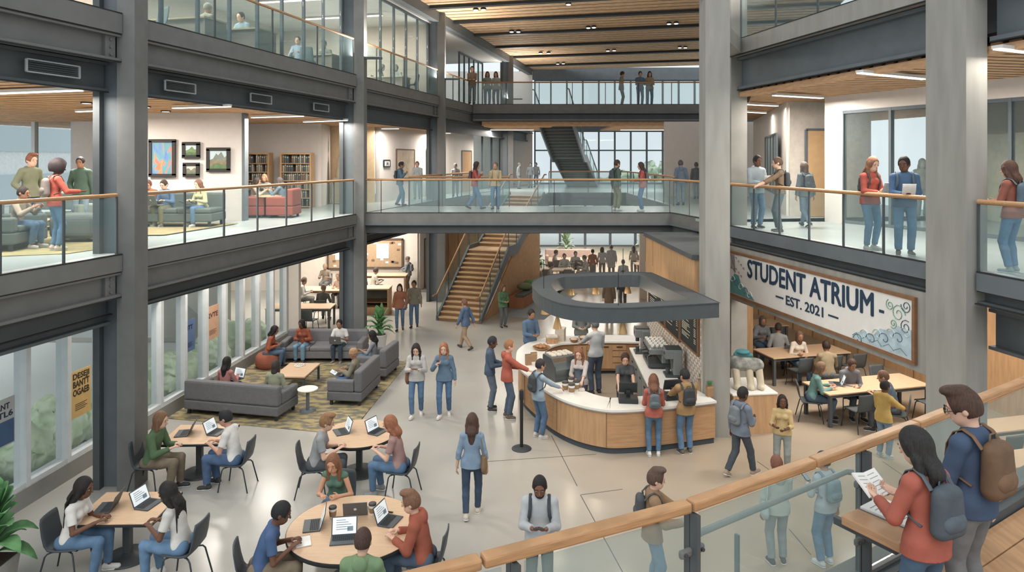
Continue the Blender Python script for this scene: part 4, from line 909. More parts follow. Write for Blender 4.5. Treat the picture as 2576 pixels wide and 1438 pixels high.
# ------------------------------------------------------------------ furniture prototypes (first use moves the prototype, later uses copy it)
class Proto:
    def __init__(s, f): s.f = f; s.o = None; s.n = 0
    def __call__(s, loc, rz=0.0, label=None, group=None, cat=None):
        if s.o is None: s.o = s.f(); o = s.o
        else: o = copy_tree(s.o)
        o.location = tuple(loc); o.rotation_euler = (0, 0, rz)
        if label: o['label'] = label
        if cat: o['category'] = cat
        if group: o['group'] = group
        elif 'group' in o: del o['group']
        return o
SHELL = mat('chair_shell', '#44494e', .5, var=.03); LEGM = mat('chair_leg', '#3a3f44', .4, metal=.2, var=0); GREYC = mat('chair_grey', '#50575a', .7, var=.04)
def shell_chair(name='shell_chair', shell=None, square=False):
    def f():
        r = empty(name, (0, 0, 0), 0, 'dark grey shell chair', 'chair')
        prof = [(-.27, .90), (-.265, .84), (-.235, .66), (-.20, .53), (-.15, .465), (-.05, .45), (.12, .455), (.22, .465), (.245, .445)]
        if square: prof = [(-.27, .84), (-.265, .80), (-.24, .64), (-.215, .50), (-.18, .455), (-.05, .45), (.12, .45), (.22, .45), (.235, .44)]
        wd = [.36, .40, .42, .43, .44, .45, .45, .43, .40] if not square else [.42] * 9
        vs = []; n_ = 7
        for k_ in (0, 1):
            for (y, z), w in zip(prof, wd):
                for j_ in range(n_):
                    t = -1 + 2 * j_ / (n_ - 1); dish = (.020 * t * t if not square else .004 * t * t)
                    up = z > .5
                    vs.append((t * w / 2, y + (dish if up else 0) + (k_ * -.022 if up else 0), z + (0 if up else dish) - (0 if up else k_ * .022)))
        m_ = len(prof); fs = []; K = m_ * n_
        for i in range(m_ - 1):
            for j_ in range(n_ - 1):
                a = i * n_ + j_; fs += [[a, a + n_, a + n_ + 1, a + 1], [K + a, K + a + 1, K + a + n_ + 1, K + a + n_]]
        for i in range(m_ - 1):
            for j_ in (0, n_ - 1): a = i * n_ + j_; fs.append([a, a + n_, K + a + n_, K + a] if j_ else [a, K + a, K + a + n_, a + n_])
        for j_ in range(n_ - 1):
            for i in (0, m_ - 1): a = i * n_ + j_; fs.append([a, a + 1, K + a + 1, K + a])
        MB().mesh(vs, fs, True).build('seat_shell', shell or SHELL, r)
        for sx in (-1, 1):
            MB().tube([(sx * .15, .12, .425), (sx * .19, .18, .415), (sx * .205, .20, .38), (sx * .235, .26, 0)], .012, 8).build('leg', LEGM, r)
            MB().tube([(sx * .15, -.10, .425), (sx * .19, -.16, .415), (sx * .205, -.19, .38), (sx * .24, -.28, 0)], .012, 8).build('leg', LEGM, r)
        MB().bar((-.17, .12, .425), (.17, .12, .425), .02, .015).bar((-.17, -.10, .425), (.17, -.10, .425), .02, .015).build('seat_frame', LEGM, r)
        return r
    return Proto(f)
CHAIR = shell_chair(); SCHAIR = shell_chair('study_chair', GREYC, True)
def bistro_table(loc, rz, label, w, d=None, rnd=False, h=.75, base=.34):
    r = empty('cafe_table', tuple(loc), rz, label, 'table')
    if rnd: MB().lathe([(w - .03, h - .045), (w, h - .03), (w, h), (w - .01, h + .004)], n=56).build('table_top', WOODT, r); MB().lathe([(w - .03, h - .065), (w + .006, h - .055), (w + .008, h - .008), (w + .003, h)], n=56).build('edge_band', BLACK, r)
    else: MB().box((-w / 2, -d / 2, h - .03), (w / 2, d / 2, h + .002)).build('table_top', WOODT, r, bevel=.012); MB().box((-w / 2 - .012, -d / 2 - .012, h - .05), (w / 2 + .012, d / 2 + .012, h - .008)).build('edge_band', BLACK, r, bevel=.01)
    MB().bar((0, 0, .03), (0, 0, h - .05), .11, .11, up=(1, 0, 0)).build('pedestal', STEELD, r, bevel=.01)
    MB().lathe([(base, 0), (base, .014), (base - .03, .03), (.10, .045), (.07, .08)], n=40).build('table_base', mat('base_dark', '#3c4043', .5, var=0), r)
    return r
LAPM = mat('laptop_grey', '#6f7376', .4, metal=.3, var=0); LAPD = mat('laptop_dark', '#4a5054', .45, var=0); KEYM = mat('keys', '#2b2e31', .6, var=0)
SCRM = mat('screen_on', '#dfe9ee', .3, var=0, emit='#dfe9ee', es=.35); SCRI = mat('screen_marks', '#7f98a6', .5, var=0)
def laptop(loc, rz, label, open_=105, col=None, w=.35, logo=False):
    r = empty('laptop', tuple(loc), rz, label, 'laptop'); m = col or LAPD; d = w * .68
    MB().box((-w / 2, -d / 2, 0), (w / 2, d / 2, .016)).build('laptop_base', m, r, bevel=.004)
    kb = MB()
    for i in range(5):
        for j_ in range(11): kb.box((-w * .43 + j_ * w * .079, d * .40 - i * d * .105 - d * .08, .016), (-w * .43 + j_ * w * .079 + w * .066, d * .40 - i * d * .105, .019))
    kb.build('keyboard', KEYM, r)
    a = radians(open_); up = V(0, -cos(a), sin(a)); nn = V(0, -sin(a), -cos(a)); c = V(0, d / 2, .014)   # screen faces -y
    b = MB(); b.bar(c, c + up * d, w, .010, up=nn); b.build('laptop_lid', m, r, bevel=.003)
    b = MB(); q = c + nn * .0065; x = V(w * .46, 0, 0); b.face([q - x + up * d * .06, q + x + up * d * .06, q + x + up * d * .94, q - x + up * d * .94][::1]); s_ = b.build('display', SCRM, r)
    b = MB(); q = c + nn * .008
    for i in range(5):
        zz = d * (.78 - i * .12); b.face([q - x * .7 + up * zz, q + x * (.1 + .12 * ((i * 7) % 5)) + up * zz, q + x * (.1 + .12 * ((i * 7) % 5)) + up * (zz + d * .035), q - x * .7 + up * (zz + d * .035)])
    b.face([q + x * .25 + up * d * .2, q + x * .75 + up * d * .2, q + x * .75 + up * d * .45, q + x * .25 + up * d * .45]); b.build('display_marks', SCRI, s_)
    if logo: b = MB(); q = c - nn * .006 + up * d * .5; b.tube([q, q - nn * .002], .022, 16); b.build('lid_emblem', mat('emblem', '#e8e8e6', .4, var=0), r)
    return r
def cup(loc, label, sc=1.0):
    r = empty('coffee_cup', tuple(loc), 0, label, 'cup')
    MB().lathe([(.036, 0), (.048, .13)], n=20).build('cup_body', mat('cup_white', '#e4dfd8', .6, var=0), r); MB().lathe([(.0405, .03), (.0475, .095)], n=20).build('sleeve', mat('cup_sleeve', '#9c7850', .8, var=0), r)
    MB().lathe([(.051, .128), (.051, .138), (.046, .150), (.030, .152)], n=20).build('lid', mat('cup_lid', '#3d3a39', .4, var=0), r); r.scale = (sc, sc, sc)
    return r
SOFA = mat('sofa_grey', '#69696c', .9, var=.05, scale=14); SOFAL = mat('sofa_light', '#7b7a7b', .9, var=.05, scale=14)
def sofa(loc, rz, label, w, d=.9, seats=3, arms=(1, 1), h=.80, m=None, cat='sofa', name='sofa', legh=.12, armh=.62):
    m = m or SOFA; r = empty(name, tuple(loc), rz, label, cat); w2, d2 = w / 2, d / 2
    MB().box((-w2, -d2, legh), (w2, d2, .34)).build('sofa_base', m, r, bevel=.03)
    MB().box((-w2, -d2, .34), (w2, -d2 + .20, h)).build('backrest', m, r, bevel=.05)
    il, ir = -w2, w2
    if arms[0]: MB().box((-w2, -d2 + .2, .34), (-w2 + .17, d2, armh)).build('armrest', m, r, bevel=.04); il += .17
    if arms[1]: MB().box((w2 - .17, -d2 + .2, .34), (w2, d2, armh)).build('armrest', m, r, bevel=.04); ir -= .17
    for i in range(seats): a = il + (ir - il) * i / seats; MB().box((a + .005, -d2 + .20, .34), (a + (ir - il) / seats - .005, d2 + .01, .46)).build('seat_cushion', SOFAL if m is SOFA else m, r, bevel=.035)
    for sx in (-1, 1):
        for sy in (-1, 1): MB().box((sx * (w2 - .09) - .03, sy * (d2 - .09) - .03, 0), (sx * (w2 - .09) + .03, sy * (d2 - .09) + .03, legh + .02)).build('leg', LEGM, r)
    return r
def long_table(loc, rz, label, w, d, h=.75, cat='table', name='study_table', legm=None):
    r = empty(name, tuple(loc), rz, label, cat)
    MB().box((-w / 2, -d / 2, h - .035), (w / 2, d / 2, h)).build('table_top', WOODT, r, bevel=.008)
    MB().box((-w / 2 + .05, -d / 2 + .05, h - .11), (w / 2 - .05, d / 2 - .05, h - .036)).build('apron_frame', legm or STEELD, r)
    for sx in (-1, 1):
        for sy in (-1, 1): MB().box((sx * (w / 2 - .06) - .035, sy * (d / 2 - .06) - .035, 0), (sx * (w / 2 - .06) + .035, sy * (d / 2 - .06) + .035, h - .04)).build('leg', legm or STEELD, r)
    return r
LEAF = mat('leaf_green', '#4f8f4a', .6, var=.3, scale=5); LEAFP = mat('leaf_pale', '#7fa07a', .7, var=.2, scale=5)
def plant(loc, label, h=1.0, n_=22, ll=.55, lw=.10, pot=(.22, .17, .42), potm=None, seed=1, m=None, pot_on=True, cat='plant', square=False):
    rnd = random.Random(seed); r = empty('potted_plant', tuple(loc), 0, label, cat); pz = pot[2] if pot_on else 0
    if pot_on:
        pm = potm or mat('pot_white', '#c9c6c2', .6, var=.02)
        if square:
            q = lambda w, z: [(-w, -w, z), (w, -w, z), (w, w, z), (-w, w, z)]
            MB().mesh(q(pot[1], 0) + q(pot[0], pz), [[3, 2, 1, 0]] + [[i, (i + 1) % 4, (i + 1) % 4 + 4, i + 4] for i in range(4)] + [[4, 5, 6, 7]]).build('pot', pm, r, bevel=.01)
            MB().box((-pot[0] * .88, -pot[0] * .88, pz - .01), (pot[0] * .88, pot[0] * .88, pz + .012)).build('soil', mat('soil', '#4a3a2e', .95), r)
        else:
            MB().lathe([(pot[1], 0), (pot[0], pz - .03), (pot[0] + .012, pz), (pot[0] - .02, pz), (pot[0] - .03, pz - .04)], n=24).build('pot', pm, r); MB().lathe([(pot[0] - .035, pz - .06), (pot[0] - .03, pz - .03)], n=24).build('soil', mat('soil', '#4a3a2e', .95), r)
    for i in range(n_):
        a = i * 2.399 + rnd.random() * .4; t = (i + .5) / n_; h0 = pz + h * (.12 + .68 * t); L_ = ll * (1 - .25 * t) * (.8 + .4 * rnd.random()); el = radians(20 + 55 * t + rnd.random() * 15)
        o = V(cos(a), sin(a), 0); base = o * .03 * (1 - t) + V(0, 0, pz); st = o * (.05 + .05 * rnd.random()) + V(0, 0, h0)
        vs = []; K = 7; w_ = V(-o[1], o[0], 0)
        for k_ in range(K):
            u = k_ / (K - 1); p = st + o * cos(el) * L_ * u + V(0, 0, sin(el) * L_ * u - L_ * .75 * u * u * cos(el)); ww = lw * (sin(pi * min(1, u * .93 + .06)) ** .8) * (1.0 if ll > .3 else .8)
            vs += [p - w_ * ww + V(0, 0, ww * .35), p - V(0, 0, .0), p + w_ * ww + V(0, 0, ww * .35)]
        fs = []
        for k_ in range(K - 1): b0 = k_ * 3; fs += [[b0, b0 + 1, b0 + 4, b0 + 3], [b0 + 1, b0 + 2, b0 + 5, b0 + 4]]
        b = MB(); b.mesh(vs, fs, True); lf = b.build('leaf', m or LEAF, r)
        md = lf.modifiers.new('thickness', 'SOLIDIFY'); md.thickness = .006
        MB().tube([base, (base + st) / 2 + o * .01, st], [.012, .010, .006], 5).build('stem', m or LEAF, lf)
    return r
# ------------------------------------------------------------------ ground floor furniture
tA = on(327, 1392, 0); tA = V(-5.80, 10.5, 0); bistro_table(tA, .02, 'square wood cafe table nearest the potted plant, with two open laptops', 1.18, .98)
tB = V(-5.97, 13.3, 0); bistro_table(tB, .03, 'square wood cafe table beside the front steel column', 1.15, .95)
tC = V(-2.93, 13.35, 0); bistro_table(tC, 0, 'round wood cafe table next to the patterned rug', .70, rnd=True, base=.37)
tD = V(-2.26, 9.95, 0); bistro_table(tD, 0, 'largest round wood table in front, shared by four students', .93, rnd=True, base=.36)
SEATS = []
def seat_at(px, py, heading, zt=1.45, off=.16, z=0.0):
    p = on(px, py, z + zt); h = radians(heading); return V(p[0] - sin(h) * off, p[1] - cos(h) * off, z)
def chair_for(p, heading, label, proto=None, back=.04):
    h = radians(heading); return (proto or CHAIR)(V(p[0] - sin(h) * back, p[1] - cos(h) * back, p[2]), -h, label)
# laptops on the cafe tables
h75 = V(0, 0, .755)
laptop(tA + V(-.31, -.04, .755), -radians(82), 'closed-back grey laptop used by the student in a ponytail of braids', 112)
laptop(tA + V(.29, .06, .755), radians(78), 'laptop with lit screen opposite the grey one on the front square table', 112)
laptop(tB + V(-.32, 0, .755), -radians(80), 'grey laptop in front of the student in a green top', 115)
laptop(tB + V(.32, .05, .755), radians(78), 'laptop with lit screen in front of the student in a white tee', 112)
laptop(tC + V(-.36, .02, .755), -radians(62), 'laptop of the student in a grey tee at the round table by the rug', 108)
laptop(tC + V(.36, .02, .755), radians(62), 'laptop of the red-haired student at the round table by the rug', 108)
laptop(tD + V(-.60, .0, .755), -radians(78), 'black laptop of the student in a blue tee', 108)
laptop(tD + V(-.06, .40, .755), radians(188), 'silver laptop with round lid emblem, seen from behind', 112, LAPM, logo=True)
laptop(tD + V(.50, .12, .755), radians(72), 'laptop of the student in the rust hoodie', 108)
laptop(tD + V(-.06, -.38, .755), radians(8), 'laptop showing a page layout, in front of the student in green', 110)
cup(tD + V(-.36, .22, .757), 'white coffee cup with brown sleeve left of the silver laptop', 1.15); cup(tD + V(.20, .32, .757), 'white coffee cup with brown sleeve right of the silver laptop', 1.15)
r = empty('notepad', tuple(tD + V(-.60, -.42, .757)), .35, 'white spiral notepad on the front round table', 'notepad')
MB().box((-.10, -.13, 0), (.10, .13, .014)).build('pages', mat('paper', '#dcd9d4'), r, bevel=.003); sp = MB()
for i in range(10): sp.tube([(-.09 + i * .02, .12, .016), (-.09 + i * .02, .135, .02), (-.09 + i * .02, .14, .004)], .003, 5)
sp.build('spiral', BLACK, r)
r = empty('folded_glasses', tuple(tD + V(.42, .38, .757)), -.3, 'folded pair of glasses lying near the rim of the round table', 'glasses')
g_ = MB(); g_.tube([(-.09, 0, .012), (.08, .01, .012)], .006, 6); g_.tube([(-.09, -.025, .012), (.08, -.012, .012)], .006, 6); g_.build('temple', BLACK, r)
g_ = MB(); g_.tube([(-.09 + .02 * cos(t * pi / 4), -.012 + .016 * sin(t * pi / 4), .014) for t in range(9)], .004, 5); g_.build('lens_rim', BLACK, r)
# lounge
rg = MB(); rg.prism([(-8.25, 16.15), (-3.55, 15.15), (-3.05, 20.6), (-7.75, 21.6)], 0.002, .016)
RUG = mat('rug_pattern', '#a08a4e', .95, scale=3.2, stretch=(1.0, 2.0, 1), col2='#5f574a'); 
for e_, c_, p_ in ((0, '#a89458', .42), (1, '#6f685c', .56)): RUG.node_tree.nodes['Color Ramp'].color_ramp.elements[e_].color = hexc(c_); RUG.node_tree.nodes['Color Ramp'].color_ramp.elements[e_].position = p_
e3 = RUG.node_tree.nodes['Color Ramp'].color_ramp.elements.new(.47); e3.color = hexc('#9b8a58')
rg.build('patterned_rug', RUG, label='mustard and grey patterned rug under the ground floor sofas', cat='rug')
sofa((-6.42, 16.52, 0.012), radians(-12.5), 'long grey sofa in the ground lounge with its back to the cafe tables', 2.45, .92, 3, (1, 1))
sofa((-5.62, 20.95, 0), pi, 'light grey sofa facing forward in front of the second steel column', 2.45, .92, 3, (1, 1), m=mat('sofa_back', '#77767a', .9, var=.04, scale=14))
sofa((-3.98, 17.60, 0.012), radians(83), 'grey two-seat sofa seen from its side, nearest the side table', 1.5, .88, 2, (1, 1), h=.86)
sofa((-3.72, 19.35, 0.012), radians(80), 'grey armchair behind the two-seat sofa at the rug corner', 1.1, .85, 1, (1, 1), h=.84, cat='armchair', name='armchair')
r = empty('coffee_table', (-5.68, 18.4, .016), -.06, 'low square wood coffee table on the rug', 'table'); MB().box((-.42, -.60, .38), (.42, .60, .425)).build('table_top', WOODT, r, bevel=.01)
MB().box((-.39, -.57, .34), (.39, .57, .381)).build('frame', STEELD, r)
for sx in (-1, 1):
    for sy in (-1, 1): MB().box((sx * .38 - .025, sy * .56 - .025, 0), (sx * .38 + .025, sy * .56 + .025, .36)).build('leg', STEELD, r)
tr = empty('round_tray', (-5.72, 18.75, .441), 0, 'small striped round tray on the coffee table', 'tray'); MB().lathe([(.14, 0), (.15, .012), (.14, .016)], n=24).build('plate', mat('tray_white', '#dcd8d2', .6, var=0), tr)
b = MB()
for i in range(4): b.bar((-.09 + i * .06, -.09, .018), (-.06 + i * .06, .09, .018), .014, .003)
b.build('stripe', BLACK, tr)
r = empty('side_table', (-4.86, 16.55, .016), 0, 'small round white-topped side table between the two sofas', 'table'); MB().lathe([(.22, .50), (.24, .51), (.24, .53), (.23, .535)], n=32).build('table_top', mat('top_white', '#d9d6d0', .5, var=0), r)
MB().cyl((0, 0, .02), (0, 0, .50), .04, n=14).build('pedestal', STEELB, r); MB().lathe([(.19, 0), (.19, .012), (.05, .03)], n=28).build('table_base', STEELB, r)
r = empty('pouf', (-7.02, 20.05, .0), 0, 'round rust-coloured pouf the woman in orange sits on', 'pouf'); MB().lathe([(.27, 0), (.34, .06), (.37, .20), (.35, .34), (.28, .42), (.0, .43)], n=32).build('cushion', mat('rust_fabric', '#a4553a', .9, var=.05), r); MB().lathe([(.372, .19), (.376, .20), (.372, .21)], n=32).build('seam', WOODD, r)
plant(on(955, 880, 0), 'leafy green plant in a white pot beside the second steel column', .75, 30, .55, .085, (.23, .17, .50), seed=4)
plant((-7.15, 9.55, 0), 'big leafy plant in a square pale pot at the bottom left corner', .95, 30, .55, .13, (.24, .19, .48), mat('pot_grey', '#a9a39c', .8), 9, square=True)
# posters on the lounge glazing
def gx(px): k_ = (px - 1288) / F_PX; Y = -9.73 / (k_ - .10); return Y
def poster(px0, px1, y0, y1, col, label, lines, ink, foot=None):
    Ya, Yb = gx(px0), gx(px1); a = V(GLx(Ya) + .03, Ya, 0); b_ = V(GLx(Yb) + .03, Yb, 0)
    zt_ = CAMZ - (y0 - HOR) * (Ya + Yb) / 2 / F_PX; zb = CAMZ - (y1 - HOR) * (Ya + Yb) / 2 / F_PX; c = (a + b_) / 2; w = np.linalg.norm(b_ - a); h = zt_ - zb; u = nrm(b_ - a); nn = V(u[1], -u[0], 0)
    r = empty('poster', (c[0], c[1], (zt_ + zb) / 2), 0, label, 'poster'); b = MB(); b.bar(-u * w / 2, u * w / 2, .012, h, up=(0, 0, 1)); b.build('sheet', mat('poster_' + col, col, .8, var=.03), r)
    rz = atan2(u[1], u[0]); im = mat('ink_' + ink, ink, .8, var=0)
    for s_, sz, zz in lines: text_obj(s_, h * sz, im, r, tuple(nn * .008 + V(0, 0, zz * h)), (pi / 2, 0, rz), ext=.001, fat=h * sz * .03, fitw=w * .82 if len(s_) > 3 else None)
    b = MB()
    for i in range(4): b.bar(nn * .008 - u * w * .3 - V(0, 0, h * (.22 + i * .04)), nn * .008 + u * w * (.3 - .1 * (i % 2)) - V(0, 0, h * (.22 + i * .04)), .002, h * .012, up=(0, 0, 1))
    b.build('small_print', im, r)
    if foot: b = MB(); b.bar(nn * .009 - u * w * .46 - V(0, 0, h * .22), nn * .009 + u * w * .46 - V(0, 0, h * .22), .002, h * .5, up=(0, 0, 1)); b.build('colour_block', mat('poster_' + foot, foot), r)
poster(174, 224, 928, 1044, '#d6a94e', 'mustard yellow poster with dark lettering on the left glazing', [('DESEJI', .17, .38), ('BANTT', .19, .21), ('OGAEB', .19, .03)], '#3a3526')
poster(-30, 32, 1005, 1125, '#aeb0ae', 'grey and blue poster cut by the left picture edge', [('ANT', .17, .33), ('ETL6', .17, .16)], '#2f3c4a', '#3f5f86')
poster(457, 487, 804, 884, '#4f6d99', 'blue poster on the lounge glazing', [('NTT', .2, .25)], '#22324e')
poster(517, 547, 768, 852, '#d9a47c', 'peach poster with brown lettering next to the blue one', [('2VTE', .2, .22)], '#6b3f2a')
# stanchion
r = empty('stanchion', tuple(on(1312, 1128, 0)), 0, 'black queue post standing at the curved counter', 'stanchion')
MB().lathe([(.205, 0), (.205, .012), (.17, .03), (.04, .045)], n=36).build('foot', mat('base_dark', '#3c4043'), r); MB().cyl((0, 0, .03), (0, 0, 1.05), .034, n=16).build('pole', BLACK, r); MB().lathe([(.045, 1.02), (.045, 1.20), (.035, 1.22), (.001, 1.225)], n=16).build('belt_head', BLACK, r)
# ------------------------------------------------------------------ cafe counter
def smooth(pts, n_=6):
    P = [V(*p) for p in pts]; out = []
    for i in range(len(P) - 1):
        p0 = P[max(i - 1, 0)]; p1 = P[i]; p2 = P[i + 1]; p3 = P[min(i + 2, len(P) - 1)]
        for k_ in range(n_):
            t = k_ / n_; out.append(.5 * ((2 * p1) + (p2 - p0) * t + (2 * p0 - 5 * p1 + 4 * p2 - p3) * t * t + (3 * p1 - p0 - 3 * p2 + p3) * t ** 3))
    return out + [P[-1]]
def offs(path, o, closed=False):                     # inward is to the right of travel, corners mitred
    r = []; n_ = len(path)
    for i in range(n_):
        a = path[(i - 1) % n_] if closed or i > 0 else None; b_ = path[(i + 1) % n_] if closed or i < n_ - 1 else None
        d0 = nrm(path[i] - a) if a is not None else nrm(b_ - path[i]); d1 = nrm(b_ - path[i]) if b_ is not None else d0
        n0, n1 = V(d0[1], -d0[0]), V(d1[1], -d1[0]); r.append(path[i] + (n0 + n1) * o / max(.35, 1 + np.dot(n0, n1)))
    return r
def ribbon(path, o0, o1, z0, z1, mb=None, i0=0, i1=None, closed=False):
    mb = mb or MB(); A = offs(path, o0, closed)[i0:i1]; B = offs(path, o1, closed)[i0:i1]; n_ = len(A); vs = []
    for p in A: vs += [(p[0], p[1], z0), (p[0], p[1], z1)]
    for p in B: vs += [(p[0], p[1], z0), (p[0], p[1], z1)]
    fs = []; K = 2 * n_
    for i in range(n_ if closed else n_ - 1):
        a, b_ = 2 * i, 2 * ((i + 1) % n_); fs += [[a, a + 1, b_ + 1, b_], [K + a, K + b_, K + b_ + 1, K + a + 1], [a + 1, K + a + 1, K + b_ + 1, b_ + 1], [a, b_, K + b_, K + a]]
    if not closed: e = 2 * (n_ - 1); fs += [[0, K, K + 1, 1], [e, e + 1, K + e + 1, K + e]]
    return mb.mesh(vs, fs)
CZ = .92
cpx = [(1803, 1008), (1670, 1024), (1569, 1031), (1513, 1029), (1444, 1014), (1385, 989), (1339, 955), (1303, 920), (1299, 889), (1309, 873), (1332, 860), (1374, 849), (1426, 845), (1513, 842), (1600, 843)]
cpath = smooth([on(x, y, CZ)[:2] for x, y in cpx], 5); NP = len(cpath); nfront = 5 * 9; 
cr = empty('service_counter', (cpath[0][0], cpath[0][1], 0), 0, 'curved wood-fronted cafe counter with a white top', 'counter'); co = V(cpath[0][0], cpath[0][1])
cp = [p - co for p in cpath]
ribbon(cp, 0, .74, CZ - .045, CZ).build('counter_top', mat('stone_white', '#e2ddd5', .35, var=.02), cr)
b0 = 0
for k_, b1 in enumerate((14, 24, 33, 42, 52, NP - 1)):
    ribbon(cp, .055, .085, .13, CZ - .046, None, b0, b1 + 1).build('front_panel', WOODW if k_ % 2 else mat('wood_panel_b', '#bd8b55', .6, var=.12, scale=4, stretch=(.6, .6, 9)), cr); b0 = b1
ribbon(cp, .02, .05, CZ - .075, CZ - .046).build('edge_strip', mat('edge_grey', '#a5a4a0', .5, var=0), cr)
ribbon(cp, .10, .60, 0, .13).build('plinth', mat('plinth_dark', '#454e55', .6, var=0), cr)
ribbon(cp, .66, .69, .10, CZ - .05).build('inner_panel', mat('wood_inner', '#a37646', .7, var=.06), cr)
sm_ = MB()
for k_ in (14, 24, 33, 42, 52): p = offs(cp, .05)[k_]; sm_.cyl((p[0], p[1], .13), (p[0], p[1], CZ - .05), .008, n=6)
sm_.build('panel_joint', WOODD, cr)
# inward-facing drawers and doors of the rear part of the counter
for i, px in enumerate((1440, 1480, 1520, 1560)):
    idx = min(range(48, NP), key=lambda q: abs(1288 + cpath[q][0] * F_PX / cpath[q][1] - px)); p = offs(cp, .70)[idx]
    r = tag(empty('drawer_unit', (p[0], p[1], 0)), None); r.parent = cr
    for q in range(4 if i % 2 else 1):
        z0_, z1_ = (.16 + q * .17, .31 + q * .17) if i % 2 else (.16, .82)
        MB().box((-.19, -.02, z0_), (.19, .01, z1_)).build('drawer_front', WOODW, r, bevel=.005)
    MB().box((-.08, -.04, .76), (.08, -.02, .78)).build('handle', BLACK, r)
# back counter along the menu wall
bc = empty('back_counter', (3.52, 17.0, 0), atan2(-.19, 5.1), 'grey back counter along the menu wall with the coffee machines', 'counter')
MB().box((-.42, -1.75, CZ - .04), (.36, 1.75, CZ)).build('counter_top', mat('stone_white', '#e2ddd5'), bc); MB().box((-.38, -1.72, .12), (.34, 1.72, CZ - .041)).build('carcass', mat('cabinet_grey', '#6e7474', .6, var=.03), bc)
MB().box((-.34, -1.70, 0), (.32, 1.70, .12)).build('plinth', BLACK, bc)
for i in range(5):
    y0 = -1.68 + i * .68; d_ = MB().box((-.41, y0, .16), (-.38, y0 + .63, CZ - .08)).build('cabinet_door', mat('cabinet_grey_b', '#7a8080', .55, var=.02), bc, bevel=.005); MB().box((-.43, y0 + .08, .70), (-.41, y0 + .20, .72)).build('handle', BLACK, d_)
MET = mat('machine_metal', '#8b9194', .35, metal=.5, var=.02); METD = mat('machine_dark', '#4b5154', .4, metal=.3, var=0)
def grinder(loc, label):
    r = empty('coffee_grinder', tuple(loc), -.04, label, 'coffee grinder')
    MB().box((-.20, -.19, 0), (.20, .19, .05)).build('base', METD, r, bevel=.01); MB().box((-.02, -.18, .05), (.19, .18, .60)).build('housing', MET, r, bevel=.015); MB().box((-.20, -.17, .42), (.19, .17, .64)).build('head', MET, r, bevel=.02)
    MB().box((-.19, -.16, .64), (.18, .16, .67)).build('top_lid', METD, r, bevel=.01); MB().cyl((-.12, 0, .30), (-.12, 0, .42), .05, n=12).build('spout', METD, r); MB().cyl((-.12, 0, .05), (-.12, 0, .17), .05, n=14).build('jug', METD, r); MB().box((-.205, -.05, .50), (-.20, .05, .56)).build('control_panel', BLACK, r)
    return r
grinder((3.42, 18.3, CZ), 'tall metal coffee grinder at the far end of the back counter'); grinder((3.78, 16.35, CZ), 'metal coffee grinder nearest the concrete column')
r = empty('espresso_machine', (3.62, 17.3, CZ), -.04, 'wide metal espresso machine with cups stacked on top', 'espresso machine')
MB().box((-.30, -.48, .03), (.28, .48, .12)).build('drip_tray', METD, r, bevel=.01); MB().box((.02, -.46, .12), (.28, .46, .46)).build('machine_body', MET, r, bevel=.03); MB().box((-.28, -.48, .34), (.28, .48, .50)).build('brew_head', MET, r, bevel=.04)
for i in range(3): g_ = MB().cyl((-.15, -.3 + i * .3, .26), (-.15, -.3 + i * .3, .35), .04, n=12).build('group_head', METD, r); MB().cyl((-.15, -.3 + i * .3, .28), (-.36, -.3 + i * .3, .25), .015, n=8).build('portafilter', BLACK, g_)
for i in range(6): MB().cyl((-.285, -.38 + i * .15, .42), (-.30, -.38 + i * .15, .42), .025, n=10).build('button', BLACK, r)
for sy in (-1, 1): MB().tube([(-.22, sy * .42, .36), (-.32, sy * .44, .30), (-.30, sy * .44, .15)], .008, 6).build('steam_wand', MET, r)
CUPW = mat('cup_china', '#ddd8d0', .4, var=0)
def mug():
    r = empty('china_cup', (0, 0, 0)); MB().lathe([(.022, 0), (.036, .02), (.042, .06), (.037, .06), (.03, .02)], n=12).build('bowl', CUPW, r); MB().tube([(.038, 0, .05), (.06, 0, .045), (.055, 0, .02), (.034, 0, .018)], .005, 5).build('handle', CUPW, r); r['category'] = 'cup'; return r
MUG = Proto(mug)
for i in range(4):
    for j_ in range(9): MUG((3.42 + i * .11 + .02 * (j_ % 2), 16.90 + j_ * .10, CZ + .50), j_ * 1.3, 'white china cup standing on top of the espresso machine', 'cups on the espresso machine')
# menu boards
def menu(s0, s1, z0, z1, label, title, rows, seed):
    c = MW0 + dd * (s0 + s1) / 2; w = s1 - s0; h = z1 - z0; r = empty('menu_board', (c[0] - .02, c[1], (z0 + z1) / 2), 0, label, 'menu board'); u = -dd; nn = V(-1, 0, 0); rn = random.Random(seed)
    MB().bar(-u * w / 2, u * w / 2, .03, h, up=(0, 0, 1)).build('board', mat('chalkboard', '#2f3436', .8, var=.08), r)
    f = MB()
    for a in (-1, 1): f.bar(-u * w / 2 + V(0, 0, a * h / 2), u * w / 2 + V(0, 0, a * h / 2), .05, .05); f.bar(a * u * w / 2 - V(0, 0, h / 2), a * u * w / 2 + V(0, 0, h / 2), .05, .05, up=u)
    f.build('board_frame', mat('frame_wood', '#8b5e38', .6, var=.1), r); b = MB(); q = nn * .02
    for i in range(rows):
        z_ = h * (.30 - i * .62 / rows); e = .05 + rn.random() * .22
        if i % 6 == 5: continue
        b.bar(q - u * w * .40 + V(0, 0, z_), q + u * w * (e - .15) + V(0, 0, z_), .003, .014, up=(0, 0, 1)); b.bar(q + u * w * .30 + V(0, 0, z_), q + u * w * .40 + V(0, 0, z_), .003, .014, up=(0, 0, 1))
    b.build('chalk_rows', mat('chalk', '#d2cfb4', .9, var=0), r)
    if title: text_obj(title, .13, mat('chalk', '#d2cfb4'), r, tuple(q + V(0, 0, h * .41)), (pi / 2, 0, atan2(u[1], u[0])), ext=.001)
